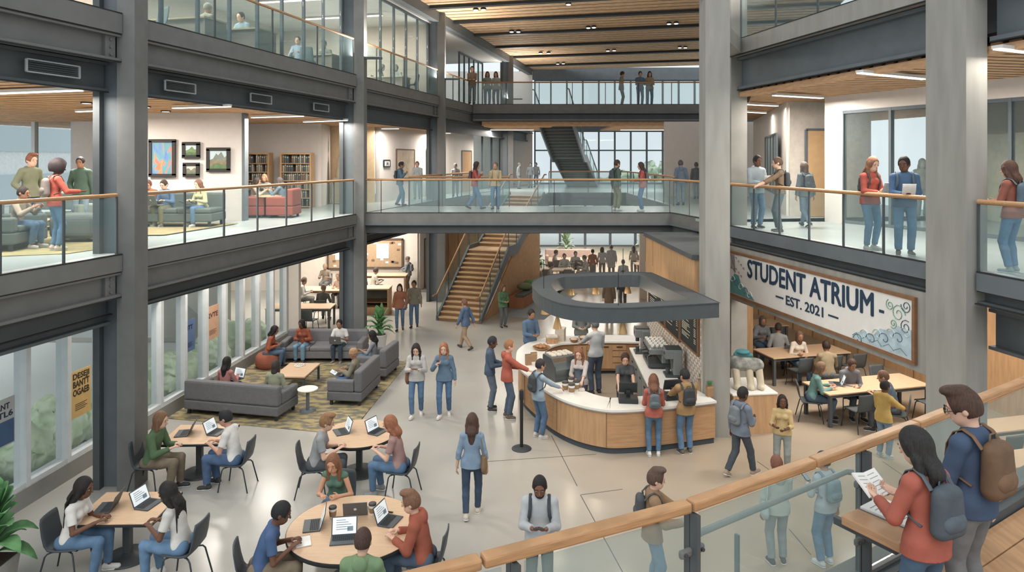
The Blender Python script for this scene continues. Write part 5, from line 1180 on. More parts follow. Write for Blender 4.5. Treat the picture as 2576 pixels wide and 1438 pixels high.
menu(.10, 1.45, 1.68, 2.62, 'chalk menu board nearest the concrete column, headed MAINS', 'MAINS', 15, 1); menu(1.55, 2.85, 1.62, 2.62, 'middle one of the chalk menu boards', '', 13, 2); menu(2.95, 4.7, 1.62, 2.62, 'chalk menu board farthest from the concrete column, partly behind the hanging ring', '', 12, 3)
# ring canopy with pendants
rpx = [(1809, 761), (1730, 765), (1617, 772), (1548, 774), (1478, 772), (1409, 762), (1362, 743), (1341, 722), (1342, 708), (1361, 697), (1394, 690), (1440, 688), (1492, 686), (1550, 684.5), (1606, 684), (1639, 686)]
rp = smooth([on(x, y, 3.1)[:2] for x, y in rpx], 5); rp = [rp[0]] + [p for p in rp[1:-1] if np.linalg.norm(p - rp[0]) > 1.3 and np.linalg.norm(p - rp[-1]) > .45] + [rp[-1]]; ro = rp[0].copy(); rmid = offs(smooth([on(x, y, 3.1)[:2] for x, y in rpx], 5), .22, True); rr = empty('ring_canopy', (ro[0], ro[1], 2.8), 0, 'dark steel ring canopy hanging over the cafe counter', 'canopy'); rq = [p - ro for p in rp]
CAN = mat('canopy_dark', '#4c5357', .5, var=.05); ribbon(rq, 0, .44, .0, .30, closed=True).build('ring_beam', CAN, rr); ribbon(rq, -.012, 0.0, .29, .31, closed=True).build('top_lip', STEELD, rr); ribbon(rq, .16, .28, -.012, 0, closed=True).build('light_track', BLACK, rr)
for x, y in (tuple(rmid[14]), tuple(rmid[34]), tuple(rmid[66])): MB().cyl((x - ro[0], y - ro[1], .3), (x - ro[0], y - ro[1], .94 if y < 17 else .94), .008, n=5).build('hanger', BLACK, rr)
def pendant(px, ytop, ybot, back, label):
    cand = [p for p in rmid if (p[1] > 16.3) == back]; q = min(cand, key=lambda p: abs(1288 + p[0] * F_PX / p[1] - px)); Y = q[1]; c = V(q[0], Y, CAMZ - (ybot - HOR) * Y / F_PX); zt_ = 2.80; r = empty('pendant_lamp', (c[0], c[1], c[2]), 0, label, 'pendant lamp', 'brass pendant lamps')
    MB().cyl((0, 0, .28), (0, 0, zt_ - c[2]), .006, n=5).build('cord', BLACK, r); MB().lathe([(.092, 0), (.088, .03), (.055, .17), (.036, .23), (.026, .27), (.0, .28)], n=20).build('lamp_shade', mat('brass', '#cf9f5a', .4, metal=.3, var=0), r)
    MB().lathe([(.01, -.01), (.05, .0), (.05, .05)], n=12).build('bulb', LIGHTM, r)
    l_ = bpy.data.lights.new('pendant_bulb', 'POINT'); l_.energy = 14; l_.color = (1, .85, .65); l_.shadow_soft_size = .06; o = bpy.data.objects.new('pendant_bulb', l_); COL.objects.link(o); o.parent = r; o.location = (0, 0, -.08)
pendant(1370, 760, 789, False, 'brass pendant lamp left of the canopy front'); pendant(1401, 780, 826, False, 'brass pendant lamp above the pastry baskets'); pendant(1562, 800, 838, False, 'brass pendant lamp below the front of the canopy'); pendant(1438, 720, 741, True, 'brass pendant lamp seen through the ring, first from the left'); pendant(1499, 717, 738, True, 'brass pendant lamp seen through the ring, in the middle'); pendant(1576, 717, 737, True, 'brass pendant lamp seen through the ring, near the corner')
# things on the counter
def topc(px, py): return on(px, py, CZ)
r = empty('pastry_case', tuple(topc(1412, 948)), .45, 'glass-fronted pastry display case on the counter', 'display case')
MB().box((-.33, -.30, 0), (.33, .30, .06)).build('case_base', METD, r, bevel=.01); MB().prism([(-.3, -.27), (.3, -.27), (.3, .27), (-.3, .27)], .25, .265).build('shelf', MET, r)
for sx in (-1, 1): MB().mesh([(sx * .33, -.30, .06), (sx * .33, .30, .06), (sx * .33, .30, .50), (sx * .33, -.12, .50), (sx * .33, -.28, .34)] + [(sx * .31, -.30, .06), (sx * .31, .30, .06), (sx * .31, .30, .50), (sx * .31, -.12, .50), (sx * .31, -.28, .34)], [[0, 1, 2, 3, 4], [9, 8, 7, 6, 5], [0, 5, 6, 1], [1, 6, 7, 2], [2, 7, 8, 3], [3, 8, 9, 4], [4, 9, 5, 0]]).build('side_panel', METD, r)
MB().box((-.31, -.12, .49), (.31, .30, .51)).build('case_top', MET, r); MB().mesh([(-.31, -.29, .06), (.31, -.29, .06), (.31, -.27, .34), (-.31, -.27, .34), (.31, -.12, .49), (-.31, -.12, .49)], [[0, 1, 2, 3], [3, 2, 4, 5]]).build('front_glass', GL_WIN, r)
PB = mat('parcel', '#cfc4b4', .8, var=.1)
for i in range(4):
    for j_ in range(3):
        c = topc(1412, 948); a = .45; x, y = -.22 + i * .145, -.03 + j_ * .115; o = tag(MB().box((-.06, -.045, 0), (.06, .045, .05)).build('wrapped_pastry', PB, bevel=.015, loc=(c[0] + cos(a) * x - sin(a) * y, c[1] + sin(a) * x + cos(a) * y, CZ + .512), rz=a), 'small wrapped pastry on top of the display case', 'pastry', 'wrapped pastries on the display case')
def paperbag(loc, label, h=.24, herb=False, m='#b08a5e'):
    r = empty('paper_bag', tuple(loc), .3, label, 'paper bag'); q = lambda w, d, z: [(-w, -d, z), (w, -d, z), (w, d, z), (-w, d, z)]
    MB().mesh(q(.07, .05, 0) + q(.075, .045, h * .8) + q(.078, .02, h), [[3, 2, 1, 0]] + [[k * 4 + i, k * 4 + (i + 1) % 4, k * 4 + 4 + (i + 1) % 4, k * 4 + 4 + i] for k in (0, 1) for i in range(4)] + [[8, 9, 10, 11]]).build('bag_body', mat('kraft_' + m, m, .85, var=.06), r)
    MB().box((-.079, -.024, h - .03), (.079, .024, h + .004)).build('folded_rim', mat('kraft_dark', '#8e6b44', .85), r)
    if herb:
        for i in range(8): a = i * .8; MB().tube([(.02 * cos(a), .02 * sin(a), h), (.05 * cos(a), .04 * sin(a), h + .08), (.08 * cos(a), .05 * sin(a), h + .11)], [.012, .02, .004], 5, .4).build('herb_leaf', LEAF, r)
    return r
paperbag(topc(1329, 917), 'kraft paper bag standing at the left bend of the counter', .26, m='#a98059'); paperbag(topc(1343, 908), 'second kraft bag, behind the one at the left bend', .22)
paperbag(topc(1765, 982), 'kraft bag with green herbs at the right end of the counter', .26, True); paperbag(topc(1785, 996), 'shorter kraft bag with herbs next to the column', .22, True, '#a0784c')
paperbag(topc(1757, 972) + V(.05, .25, 0), 'plain white paper bag behind the herb bags', .3, False, '#d5cdbf')
TC = mat('bottle_tan', '#b58a5f', .5, var=0)
for i, (px, py, lb) in enumerate(((1422, 984, 'leftmost of the lidded takeaway cups by the pastry case'), (1437, 974, 'rear lidded takeaway cup by the pastry case'), (1438, 990, 'front lidded takeaway cup by the pastry case'), (1450, 982, 'right lidded takeaway cup by the pastry case'))): cup(topc(px, py), lb, 1.5)
tag(MB().prism([(-.07, -.05), (.07, -.05), (.06, .06), (-.06, .06)], 0, .05).build('napkin_stack', PB, loc=tuple(topc(1463, 982)), bevel=.01), 'small stack of brown napkins beside the takeaway cups', 'napkins')
r = empty('bread_basket', tuple(topc(1362, 878)), .2, 'oval wicker basket of bread rolls on the counter', 'basket'); MB().lathe([(.16, 0), (.24, .07), (.22, .07), (.15, .02)], n=20).build('basket_body', mat('wicker', '#a3713f', .8, var=.2, scale=30), r)
for i in range(7): tag(MB().lathe([(.001, -.035), (.05, -.02), (.06, .01), (.03, .04), (.001, .045)], n=10).build('bread_roll', mat('bread', '#b07a45', .8, var=.1), loc=tuple(topc(1362, 878) + V(.11 * cos(i * .9) * (i > 0), .11 * sin(i * .9) * (i > 0), .085))), 'bread roll in the wicker basket', 'bread', 'rolls in the wicker basket')
def bx(loc, rz, s_, label, m, name='cardboard_box', lid=None):
    r = empty(name, tuple(loc), rz, label, 'box'); MB().box((-s_[0] / 2, -s_[1] / 2, 0), (s_[0] / 2, s_[1] / 2, s_[2])).build('box_body', m, r, bevel=.01); MB().box((-s_[0] / 2 - .006, -s_[1] / 2 - .006, s_[2] - .04), (s_[0] / 2 + .006, s_[1] / 2 + .006, s_[2] + .006)).build('box_lid', lid or PB, r, bevel=.005)
    return r
bx(topc(1388, 862), .1, (.30, .24, .20), 'box of packed pastries left of the glass jar', mat('box_tan', '#c08f5e', .8, var=.25, scale=25)); bx(topc(1410, 856), -.3, (.26, .22, .36), 'tall pale dispenser box on the rear counter', mat('box_pale', '#c8b9a4', .7, var=.1, scale=20))
def bowl(loc, label, rad=.13, m=None):
    r = empty('bowl', tuple(loc), 0, label, 'bowl'); MB().lathe([(rad * .6, 0), (rad, .09), (rad * .92, .09), (rad * .5, .02)], n=20).build('bowl_body', m or mat('bowl_brown', '#8a5f3c', .7, var=.1), r); MB().lathe([(rad * .9, .07), (rad * .6, .11), (.001, .13)], n=16).build('contents', mat('dough', '#cdb392', .8), r)
bowl(topc(1444, 860), 'brown bowl left of the flat basket on the rear counter'); bowl(topc(1470, 855), 'wider flat bowl between the two men at the rear counter', .17)
def register(loc, rz, label):
    r = empty('cash_register', tuple(loc), rz, label, 'cash register'); D = mat('register_dark', '#33383b', .5, var=0)
    MB().box((-.20, -.16, 0), (.20, .16, .10)).build('cash_drawer', D, r, bevel=.01); MB().bar((0, 0, .1), (0, .06, .24), .08, .05).build('stand', D, r); MB().bar((-.19, .02, .30), (.19, .02, .30), .03, .24, up=(0, .35, .94)).build('monitor', D, r, bevel=.008)
    MB().box((-.18, -.30, 0), (.02, -.18, .05)).build('keypad', D, r, bevel=.008); MB().box((.06, -.28, 0), (.18, -.17, .10)).build('receipt_printer', mat('register_grey', '#5d6366', .5), r, bevel=.01)
    return r
register(topc(1580, 1009), pi - .1, 'black cash register in front of the barista in a dark tee'); register(topc(1690, 1001), pi + .2, 'second black cash register between the two customers')
cup(topc(1748, 945) + V(0, .5, 0), 'white takeaway cup standing on the back counter by the column', 1.4)
# planter bench by the stairs
r = empty('planter_bench', (.66, 29.4, 0), -.33, 'long wooden bench beside the staircase with green cushions', 'bench')
MB().box((-.32, -1.5, 0), (.32, 1.5, .45)).build('bench_body', mat('bench_wood', '#b36f3f', .7, var=.08), r, bevel=.01)
for i in range(4): MB().box((-.325, -1.12 + i * .75, .02), (-.31, -1.10 + i * .75, .43)).build('panel_joint', WOODD, r)
MB().box((-.05, -1.5, .45), (.32, 1.5, .56)).build('seat_pad', mat('pad_grey', '#5f6a66', .9), r, bevel=.03)
for i, (y, m_) in enumerate(((.4, '#5f8f4c'), (-.5, '#74855a'))):
    b = MB(); sph(b, V(0, 0, .14), np.eye(3), (.34, .30, .14), 16); b.build('cushion', mat('cushion_' + m_, m_, .9, var=.08), loc=(.70 + .33 * y, 29.4 + .95 * y, .57), label=('round green cushion on the far half of the staircase bench', 'olive cushion on the near half of the staircase bench')[i], cat='cushion')
S('trim_10', MB().prism([(-.2, 26.6), (1.2, 26.0), (2.9, 31), (.9, 33)], .001, .008), mat('floor_mat_blue', '#8f9aa1', .8, var=.03))
MB().prism([(-1.0, 25.9), (-.9, 25.9), (1.35, 32.6), (1.25, 32.6)], 0, .02)
b = MB(); b.mesh([(-1.02, 25.75, 0), (1.30, 32.5, 0), (1.30, 32.5, 3.2), (.02, 28.8, 2.0), (-1.06, 25.75, 0), (1.26, 32.5, 0), (1.26, 32.5, 3.2), (-.02, 28.8, 2.0)], [[0, 1, 2, 3], [7, 6, 5, 4], [0, 4, 5, 1], [1, 5, 6, 2], [2, 6, 7, 3], [3, 7, 4, 0]]); S('wall_under_stair', b, mat('panel_orange', '#c39058', .7, var=.08))
# ------------------------------------------------------------------ library on the ground floor
def corkboard(x0, x1, z0, z1, y, label, sheet=True, seed=3):
    r = empty('notice_board', ((x0 + x1) / 2, y, (z0 + z1) / 2), 0, label, 'notice board'); w, h = (x1 - x0) / 2, (z1 - z0) / 2; rn = random.Random(seed)
    MB().box((-w, -.02, -h), (w, .02, h)).build('board', mat('cork', '#b08f68', .9, var=.08, scale=20), r); f = MB()
    for a in (-1, 1): f.box((-w - .04, -.05, a * h - .04), (w + .04, .0, a * h + .04)); f.box((a * w - .04, -.05, -h), (a * w + .04, 0, h))
    f.build('board_frame', mat('frame_dark', '#5d4a3a', .7), r)
    if sheet: MB().box((-w * .35, -.035, -h * .35), (w * .30, -.02, h * .7)).build('map_sheet', mat('paper', '#dcd9d4'), r)
    for i in range(16): x, z = (rn.random() * 1.8 - .9) * w, (rn.random() * 1.7 - .85) * h; MB().box((x - .08, -.03, z - .04), (x + .06, -.02, z + .05)).build('note', mat('note_brown', '#7a5f45', .9) if i % 3 else mat('paper', '#dcd9d4'), r)
corkboard(-8.4, -7.35, 1.0, 2.25, 31.75, 'brown notice board left of the second steel column, over the library tables'); corkboard(-6.75, -5.0, 1.05, 2.35, 31.75, 'brown notice board with a white map sheet, right of the second steel column', seed=5)
LT = [long_table((-7.55, 24.9, 0), .02, 'nearest wooden library table behind the lounge glazing', 2.3, .9), long_table((-7.5, 28.3, 0), .0, 'far wooden library table under the notice boards', 2.7, 1.0, legm=WOODD)]
bk = empty('reading_desk', (-6.55, 28.0, 0), 0)
bpy.data.objects.remove(bk)
r = empty('shelf_counter', (-5.5, 27.2, 0), 0, 'wooden library counter with open shelves below, right of the steel column', 'counter')
MB().box((-.9, -.35, .95), (.75, .45, 1.0)).build('counter_top', WOODT, r, bevel=.01); MB().box((.68, -.33, 0), (.73, .43, .95)).build('side_panel', WOODW, r); MB().box((-.88, -.33, 0), (-.83, .43, .95)).build('side_panel', WOODW, r); MB().box((-.83, .38, 0), (.68, .43, .95)).build('back_panel', mat('shelf_dark', '#6a6a60', .8), r); MB().box((-.83, -.32, .45), (.68, .4, .48)).build('shelf', WOODD, r); MB().box((-.83, -.33, 0), (.68, .4, .28)).build('drawer_base', WOODW, r)
long_table((-5.5, 30.2, 0), 0, 'high wooden table against the library wall, before the standing visitor', 1.9, .7, 1.0, legm=WOODD)
# ------------------------------------------------------------------ cafe study tables under the right balcony
tt = [long_table((8.3, 16.3, 0), radians(14), 'long wooden study table nearest the balcony railing, right side', 2.75, .95), long_table((7.95, 19.1, 0), radians(14), 'middle long wooden study table behind the concrete column', 2.4, .95), long_table((7.5, 22.2, 0), radians(14), 'farthest wooden study table on the right side', 2.4, .95)]
def around(c, rz, dx, dy, side): return V(c[0] + cos(rz) * dx - sin(rz) * dy * side, c[1] + sin(rz) * dx + cos(rz) * dy * side, 0)
a14 = radians(14)
for (c, dx, side, lb) in (((8.3, 16.3), -.78, -1, 'grey study chair at the front of the nearest study table, left one'), ((8.3, 16.3), 1.15, -1, 'grey study chair at the front of the nearest study table, right end'),
    ((8.3, 16.3), 1.1, 1, 'grey study chair behind the nearest study table, right end'), ((7.95, 19.1), -.55, -1, 'grey study chair in front of the middle study table, left'), ((7.95, 19.1), .35, -1, 'grey study chair in front of the middle study table, centre'), ((7.95, 19.1), 1.1, -1, 'grey study chair in front of the middle study table, right'), ((7.95, 19.1), .05, 1, 'grey study chair behind the middle study table'),
    ((7.5, 22.2), -.6, -1, 'grey study chair in front of the farthest study table, left'), ((7.5, 22.2), .5, -1, 'grey study chair in front of the farthest study table, right')):
    p = around(c, a14, dx, .66, side); SCHAIR(p, a14 if side < 0 else a14 + pi, lb)
for (px, py, lb) in ((2560, 1062, 'pale long table beyond the wide column, farther one at the right edge'), (2570, 1150, 'pale long table beyond the wide column, nearer one at the right edge')):
    c = on(px, py, .75); c[2] = 0; long_table(c, a14, lb, 2.2, .6); SCHAIR(c + V(-.75, -.62, 0), a14, 'grey study chair in front of the ' + lb.split(',')[1].split(' at ')[0].strip().replace('one', 'pale table'))
# display plinth with the sculpture
r = empty('display_plinth', (5.25, 15.75, 0), .12, 'wooden display plinth with white top beside the concrete column', 'plinth'); MB().box((-.50, -.55, .0), (.50, .55, .84)).build('plinth_body', WOODW, r); MB().box((-.52, -.57, .84), (.52, .57, .88)).build('plinth_top', mat('stone_white', '#e2ddd5'), r, bevel=.01)
sc_ = empty('sculpture', (5.28, 15.62, .882), 0, 'patterned grey sculpture on cream legs, standing on the display plinth', 'sculpture'); f = Field((-.6, -.5, -.02), (.6, .5, .9), .02); f.cap((-.25, 0, .55), (.22, 0, .50), .17, .15, .05); v, q = f.nets(); rawmesh('torso', v, q, mat('camo', '#6f706a', .8, scale=7, col2='#a8a69a'), sc_)
for x in (-.28, .02, .24):
    f = Field((-.6, -.5, -.02), (.6, .5, .9), .02); f.cap((x, -.05, .45), (x + .03, -.12, .05), .085, .075, .03); f.cap((x, -.14, .04), (x + .02, -.2, .04), .07, .06, .03); f.cut((0, 0, 0), (0, 0, -1)); v, q = f.nets(); rawmesh('leg', v, q, mat('cream', '#cdbd9d', .8), sc_)
f = Field((-.6, -.5, .5), (.6, .5, 1.0), .02); f.cap((-.25, 0, .74), (.08, 0, .72), .06, .05, .03, (1, 0, 0), .6); f.ell((-.1, 0, .80), (.16, .14, .05), .03); v, q = f.nets(); rawmesh('hat', v, q, mat('teal_cloth', '#3f8f98', .7), sc_)
# ------------------------------------------------------------------ far ground floor lounge
FT = mat('far_table', '#b79c80', .7, var=.03); FC = mat('far_chair', '#7d776f', .8, var=.05)
def far_table(loc, w, d, label): 
    r = empty('lounge_table', tuple(loc), .05, label, 'table'); MB().box((-w / 2, -d / 2, .70), (w / 2, d / 2, .75)).build('table_top', FT, r)
    for sx in (-1, 1):
        for sy in (-1, 1): MB().box((sx * (w / 2 - .08) - .03, sy * (d / 2 - .08) - .03, 0), (sx * (w / 2 - .08) + .03, sy * (d / 2 - .08) + .03, .7)).build('leg', FC, r)
FCHAIR = shell_chair('lounge_chair', FC)
fa, fb_, fc_ = on(1427, 690, 0), on(1398, 716, 0), on(1632, 700, 0); far_table(fa, 2.0, 1.0, 'pale table farther back in the far lounge'); far_table(fb_, 1.7, .9, 'pale table nearer the stairs in the far lounge'); far_table(fc_, 1.4, .9, 'pale table by the wood wall in the far lounge')
for (c, dx, dy, h_, lb) in ((fa, -.6, -.8, 0, 'left'), (fa, .5, -.8, 0, 'right'), (fb_, -.5, -.75, 0, 'left'), (fb_, .5, -.75, 0, 'right'), (fb_, -1.1, 0, 90, 'end')):
    FCHAIR(c + V(dx, dy, 0), -radians(h_), 'brown-grey chair at the %s far lounge table, %s seat' % ('rear' if c is fa else 'near', lb))
sofa(on(1430, 668, 0), pi, 'pinkish low sofa behind the rear table of the far lounge', 2.6, .8, 3, (1, 1), m=mat('sofa_pink', '#b0978a', .9), h=.9)
sofa(on(1633, 684, 0), pi * 1.1, 'rounded tan armchair by the wood wall in the far lounge', 1.1, .9, 1, (1, 1), m=mat('sofa_tan', '#9a8570', .9), h=.9, cat='armchair', name='armchair')
plant(on(1350, 692, 0), 'dense leafy plant beside the staircase in the far lounge', .9, 30, .6, .16, (.3, .25, .35), seed=11, m=mat('leaf_mid', '#5d8a58', .7, var=.2)); plant(on(1424, 660, 0), 'tall plant in front of the far ground windows', 1.5, 24, .8, .12, (.3, .25, .4), seed=12, m=LEAFP); plant(on(1618, 652, 0), 'plant in front of the far windows near the wood wall', 1.5, 18, .6, .12, (.3, .25, .4), seed=13, m=LEAFP)
# ------------------------------------------------------------------ left balcony lounge, level two
Z2 = 4.28
MB().prism([(-14.5, 10.2), (-8.05, 12.6), (-7.9, 13.1), (-8.8, 18.8), (-15, 18.8)], Z2 + .002, Z2 + .016).build('lounge_rug', mat('rug_olive', '#8f8350', .95, scale=3, col2='#a5965c', stretch=(1, 3, 1)), label='olive lounge rug on the left balcony beside the round ottoman', cat='rug')
MB().prism([(-12.5, 15.0), (-7.8, 15.6), (-7.25, 18.4), (-12.5, 19.0)], Z2 + .018, Z2 + .030).build('lounge_rug', mat('rug_tan', '#a48f5a', .95, scale=3, col2='#8d7b50', stretch=(1, 3, 1)), label='tan rug under the balcony sofa below the framed pictures', cat='rug')
SG = mat('sofa_teal', '#58625f', .9, var=.04, scale=14)
sofa((-9.72, 13.3, Z2 + .02), -pi / 2 + .1, 'dark grey armchair at the left picture edge on the balcony', 1.15, 1.0, 1, (1, 1), m=SG, cat='armchair', name='armchair', h=.85)
r = empty('ottoman', (-9.05, 14.6, Z2 + .02), .1, 'rounded grey ottoman on small castors behind the left railing', 'ottoman'); MB().box((-.45, -.42, .06), (.45, .42, .56)).build('cushion', SG, r, bevel=.13, seg=4)
for sx in (-1, 1):
    for sy in (-1, 1): b = MB(); sph(b, V(sx * .3, sy * .28, .035), np.eye(3), (.035, .035, .035), 8); b.build('castor', BLACK, r)
r = empty('side_table', (-9.95, 14.1, Z2 + .02), 0, 'low round wood table beside the ottoman', 'table'); MB().lathe([(.50, .42), (.52, .43), (.52, .46), (.5, .465)], n=32).build('table_top', WOODT, r); MB().lathe([(.30, 0), (.30, .02), (.06, .05), (.05, .42)], n=24).build('pedestal', STEELB, r)
sofa((-11.1, 16.9, Z2 + .02), pi, 'pale teal bench seat behind the olive-hoodie student', 1.7, .8, 2, (1, 1), m=mat('sofa_pale', '#84938f', .9), h=.9)
sofa((-8.85, 17.75, Z2 + .032), pi, 'long grey balcony sofa below the framed pictures', 2.75, .9, 3, (0, 1), m=SG, h=.82)
RED = mat('armchair_red', '#9d4a3d', .9, var=.05)
for c, hd_, lb in ((V((636 - 1288) / F_PX * 20.7, 20.7, Z2), 80, 'red armchair left of the small round table near the bookcases'), (V((714 - 1288) / F_PX * 20.7, 20.7, Z2), 270, 'red armchair right of the small round table near the bookcases')): sofa(tuple(c), -radians(hd_), lb, .85, .8, 1, (1, 1), m=RED, cat='armchair', name='armchair', h=.85, legh=.08)
r = empty('side_table', ((675 - 1288) / F_PX * 20.7, 20.7, Z2), 0, 'small round table between the two red armchairs', 'table'); MB().lathe([(.42, .60), (.43, .62), (.42, .64)], n=28).build('table_top', WOODT, r); MB().lathe([(.25, 0), (.25, .02), (.03, .05), (.03, .6)], n=20).build('pedestal', STEELD, r)
# framed pictures
def frame_pic(px0, px1, y0, y1, Y, label, art, ang=None):
    a, c = at(px0, y0, Y), at(px1, y1, Y); w, h = (c[0] - a[0]) / 2, (a[2] - c[2]) / 2; r = empty('framed_picture', ((a[0] + c[0]) / 2, Y, (a[2] + c[2]) / 2), 0, label, 'picture'); fr_ = .045
    f = MB()
    for s_ in (-1, 1): f.box((-w - fr_, -.04, s_ * h - fr_), (w + fr_, .02, s_ * h + fr_)); f.box((s_ * w - fr_, -.04, -h), (s_ * w + fr_, .02, h))
    f.build('picture_frame', mat('frame_black', '#33302e', .6, var=0), r); MB().box((-w, -.015, -h), (w, .0, h)).build('canvas', art, r)
    return r, w, h
def art_mat(name, cols, scale, dist=0.0):
    m = bpy.data.materials.new(name); m.use_nodes = True; n_ = m.node_tree.nodes; l_ = m.node_tree.links; b_ = n_['Principled BSDF']; tc = n_.new('ShaderNodeTexCoord'); no_ = n_.new('ShaderNodeTexNoise'); rp_ = n_.new('ShaderNodeValToRGB')
    mp = n_.new('ShaderNodeMapping'); mp.inputs['Scale'].default_value = (1.6, 1, .7); l_.new(tc.outputs['Object'], mp.inputs[0]); l_.new(mp.outputs[0], no_.inputs['Vector']); no_.inputs['Scale'].default_value = scale; no_.inputs['Detail'].default_value = 2; no_.inputs['Distortion'].default_value = dist
    l_.new(no_.outputs[0], rp_.inputs[0]); l_.new(rp_.outputs[0], b_.inputs['Base Color']); e = rp_.color_ramp.elements
    e[0].position = cols[0][0]; e[0].color = hexc(cols[0][1]); e[1].position = cols[-1][0]; e[1].color = hexc(cols[-1][1])
    for p_, c_ in cols[1:-1]: q_ = e.new(p_); q_.color = hexc(c_)
    return m
frame_pic(379, 438, 354, 441, 19.33, 'tall abstract picture in orange and blue', art_mat('art_abstract', [(.30, '#3b62b8'), (.40, '#5a77c0'), (.47, '#3c8f93'), (.54, '#4f8fa8'), (.58, '#e0602f'), (.66, '#e88a35'), (.75, '#cf4a55')], 3.2, .6))
def mountain(px0, px1, y0, y1, label, sky, mts):
    r, w, h = frame_pic(px0, px1, y0, y1, 19.33, label, mat('sky_' + sky, sky, .8, var=.04))
    MB().box((-w, -.017, -h), (w, -.014, h)).box((0, 0, 0), (0.001, .001, .001)).build('mat_board', mat('sky_' + sky, sky), r)
    for i, (pts, c_) in enumerate(mts):
        y = -.020 - i * .003; vs = [(x * w, y, z * h) for x, z in pts] + [(w, y, -h), (-w, y, -h)]; n_ = len(vs); MB().mesh(vs + [(x, y + .002, z) for x, _, z in vs], [list(range(n_))[::-1], [q + n_ for q in range(n_)]]).build('painted_hill', mat('hill_' + c_, c_, .9, var=.15, scale=9), r)
mountain(463, 499, 361, 394, 'small landscape picture with a green peak, upper of the small pair', '#b9ccd0', [([(-1, -.2), (-.3, .1), (.15, .55), (.5, .1), (1, .2)], '#6f8b5a'), ([(-1, -.6), (-.2, -.2), (.5, -.4), (1, -.2)], '#557547')])
mountain(465, 498, 413, 441, 'small brownish landscape picture below the green one', '#bfb8a8', [([(-1, 0), (-.4, .3), (0, -.1), (.5, .4), (1, 0)], '#7e7a66'), ([(-1, -.7), (0, -.2), (1, -.6)], '#6a7358')])
mountain(524, 575, 375, 428, 'landscape picture of a craggy mountain, right of the small pair', '#b6cdd3', [([(-1, -.1), (-.5, .1), (-.2, .6), (0, .4), (.3, .75), (.6, .2), (1, .5)], '#7d8478'), ([(-1, -.3), (-.3, .0), (.3, -.2), (1, .1)], '#8c7a5c'), ([(-1, -.7), (-.1, -.3), (.6, -.55), (1, -.3)], '#5c7a4e')])
frame_pic(239, 262, 368, 430, 23.40, 'light green picture half behind the front steel column', art_mat('art_green', [(.35, '#d7d9c6'), (.5, '#a9bf8c'), (.65, '#7f9d62')], 4))
# bookcases with single books
BKC = ['#6d6a5c', '#8a8576', '#59605f', '#7b6a55', '#9a9482', '#4e5860', '#84674c', '#a59c88']
def booksolid(i):
    def f():
        r = empty('book', (0, 0, 0)); r['category'] = 'book'; w, h = .045 + .008 * (i % 3), .24 + .02 * (i % 4)
        MB().box((0, 0, 0), (w, .18, h)).build('cover', mat('book_%d' % i, BKC[i], .8, var=.08), r); MB().box((.006, -.003, h * .7), (w - .006, .0, h * .8)).build('title_band', mat('chalk', '#d2cfb4'), r); return r
    return Proto(f)
BOOKS = [booksolid(i) for i in range(8)]
def bookcase(px0, px1, Y, ytop, label, depth=.45, w_side=True, word='left'):
    x0, x1 = (px0 - 1288) / F_PX * Y, (px1 - 1288) / F_PX * Y; zt_ = CAMZ - (ytop - HOR) * Y / F_PX; H = zt_ - Z2; w = x1 - x0; r = empty('bookcase', (x0, Y, Z2), 0, label, 'bookcase')
    BW = mat('bookcase_wood', '#b98d58', .7, var=.06); MB().box((0, 0, 0), (.05, depth, H)).build('side_panel', BW, r); MB().box((w - .05, 0, 0), (w, depth, H)).build('side_panel', BW, r); MB().box((0.05, depth - .03, 0), (w - .05, depth, H)).build('back_panel', WOODD, r); MB().box((.05, .0, H - .06), (w - .05, depth, H)).build('top_panel', BW, r)
    rows = 6; rh = (H - .12) / rows
    for k_ in range(rows):
        z = .06 + k_ * rh; MB().box((.05, .01, z - .03), (w - .05, depth - .03, z)).build('shelf', BW, r); x = .07; q = 0
        while x < w - .12:
            i = random.randrange(8); BOOKS[i]((x0 + x, Y + .10, Z2 + z), 0, 'book standing on the %s wooden bookcase' % word, 'books on the %s bookcase' % word); x += .062 + .008 * (i % 3) + (.10 if random.random() < .10 else 0)
bookcase(614, 676, 24.4, 384, 'wooden bookcase partly hidden by the picture wall', word='partly hidden'); bookcase(704, 782, 24.4, 384, 'wooden bookcase standing free beside the white pillar', word='fully visible')
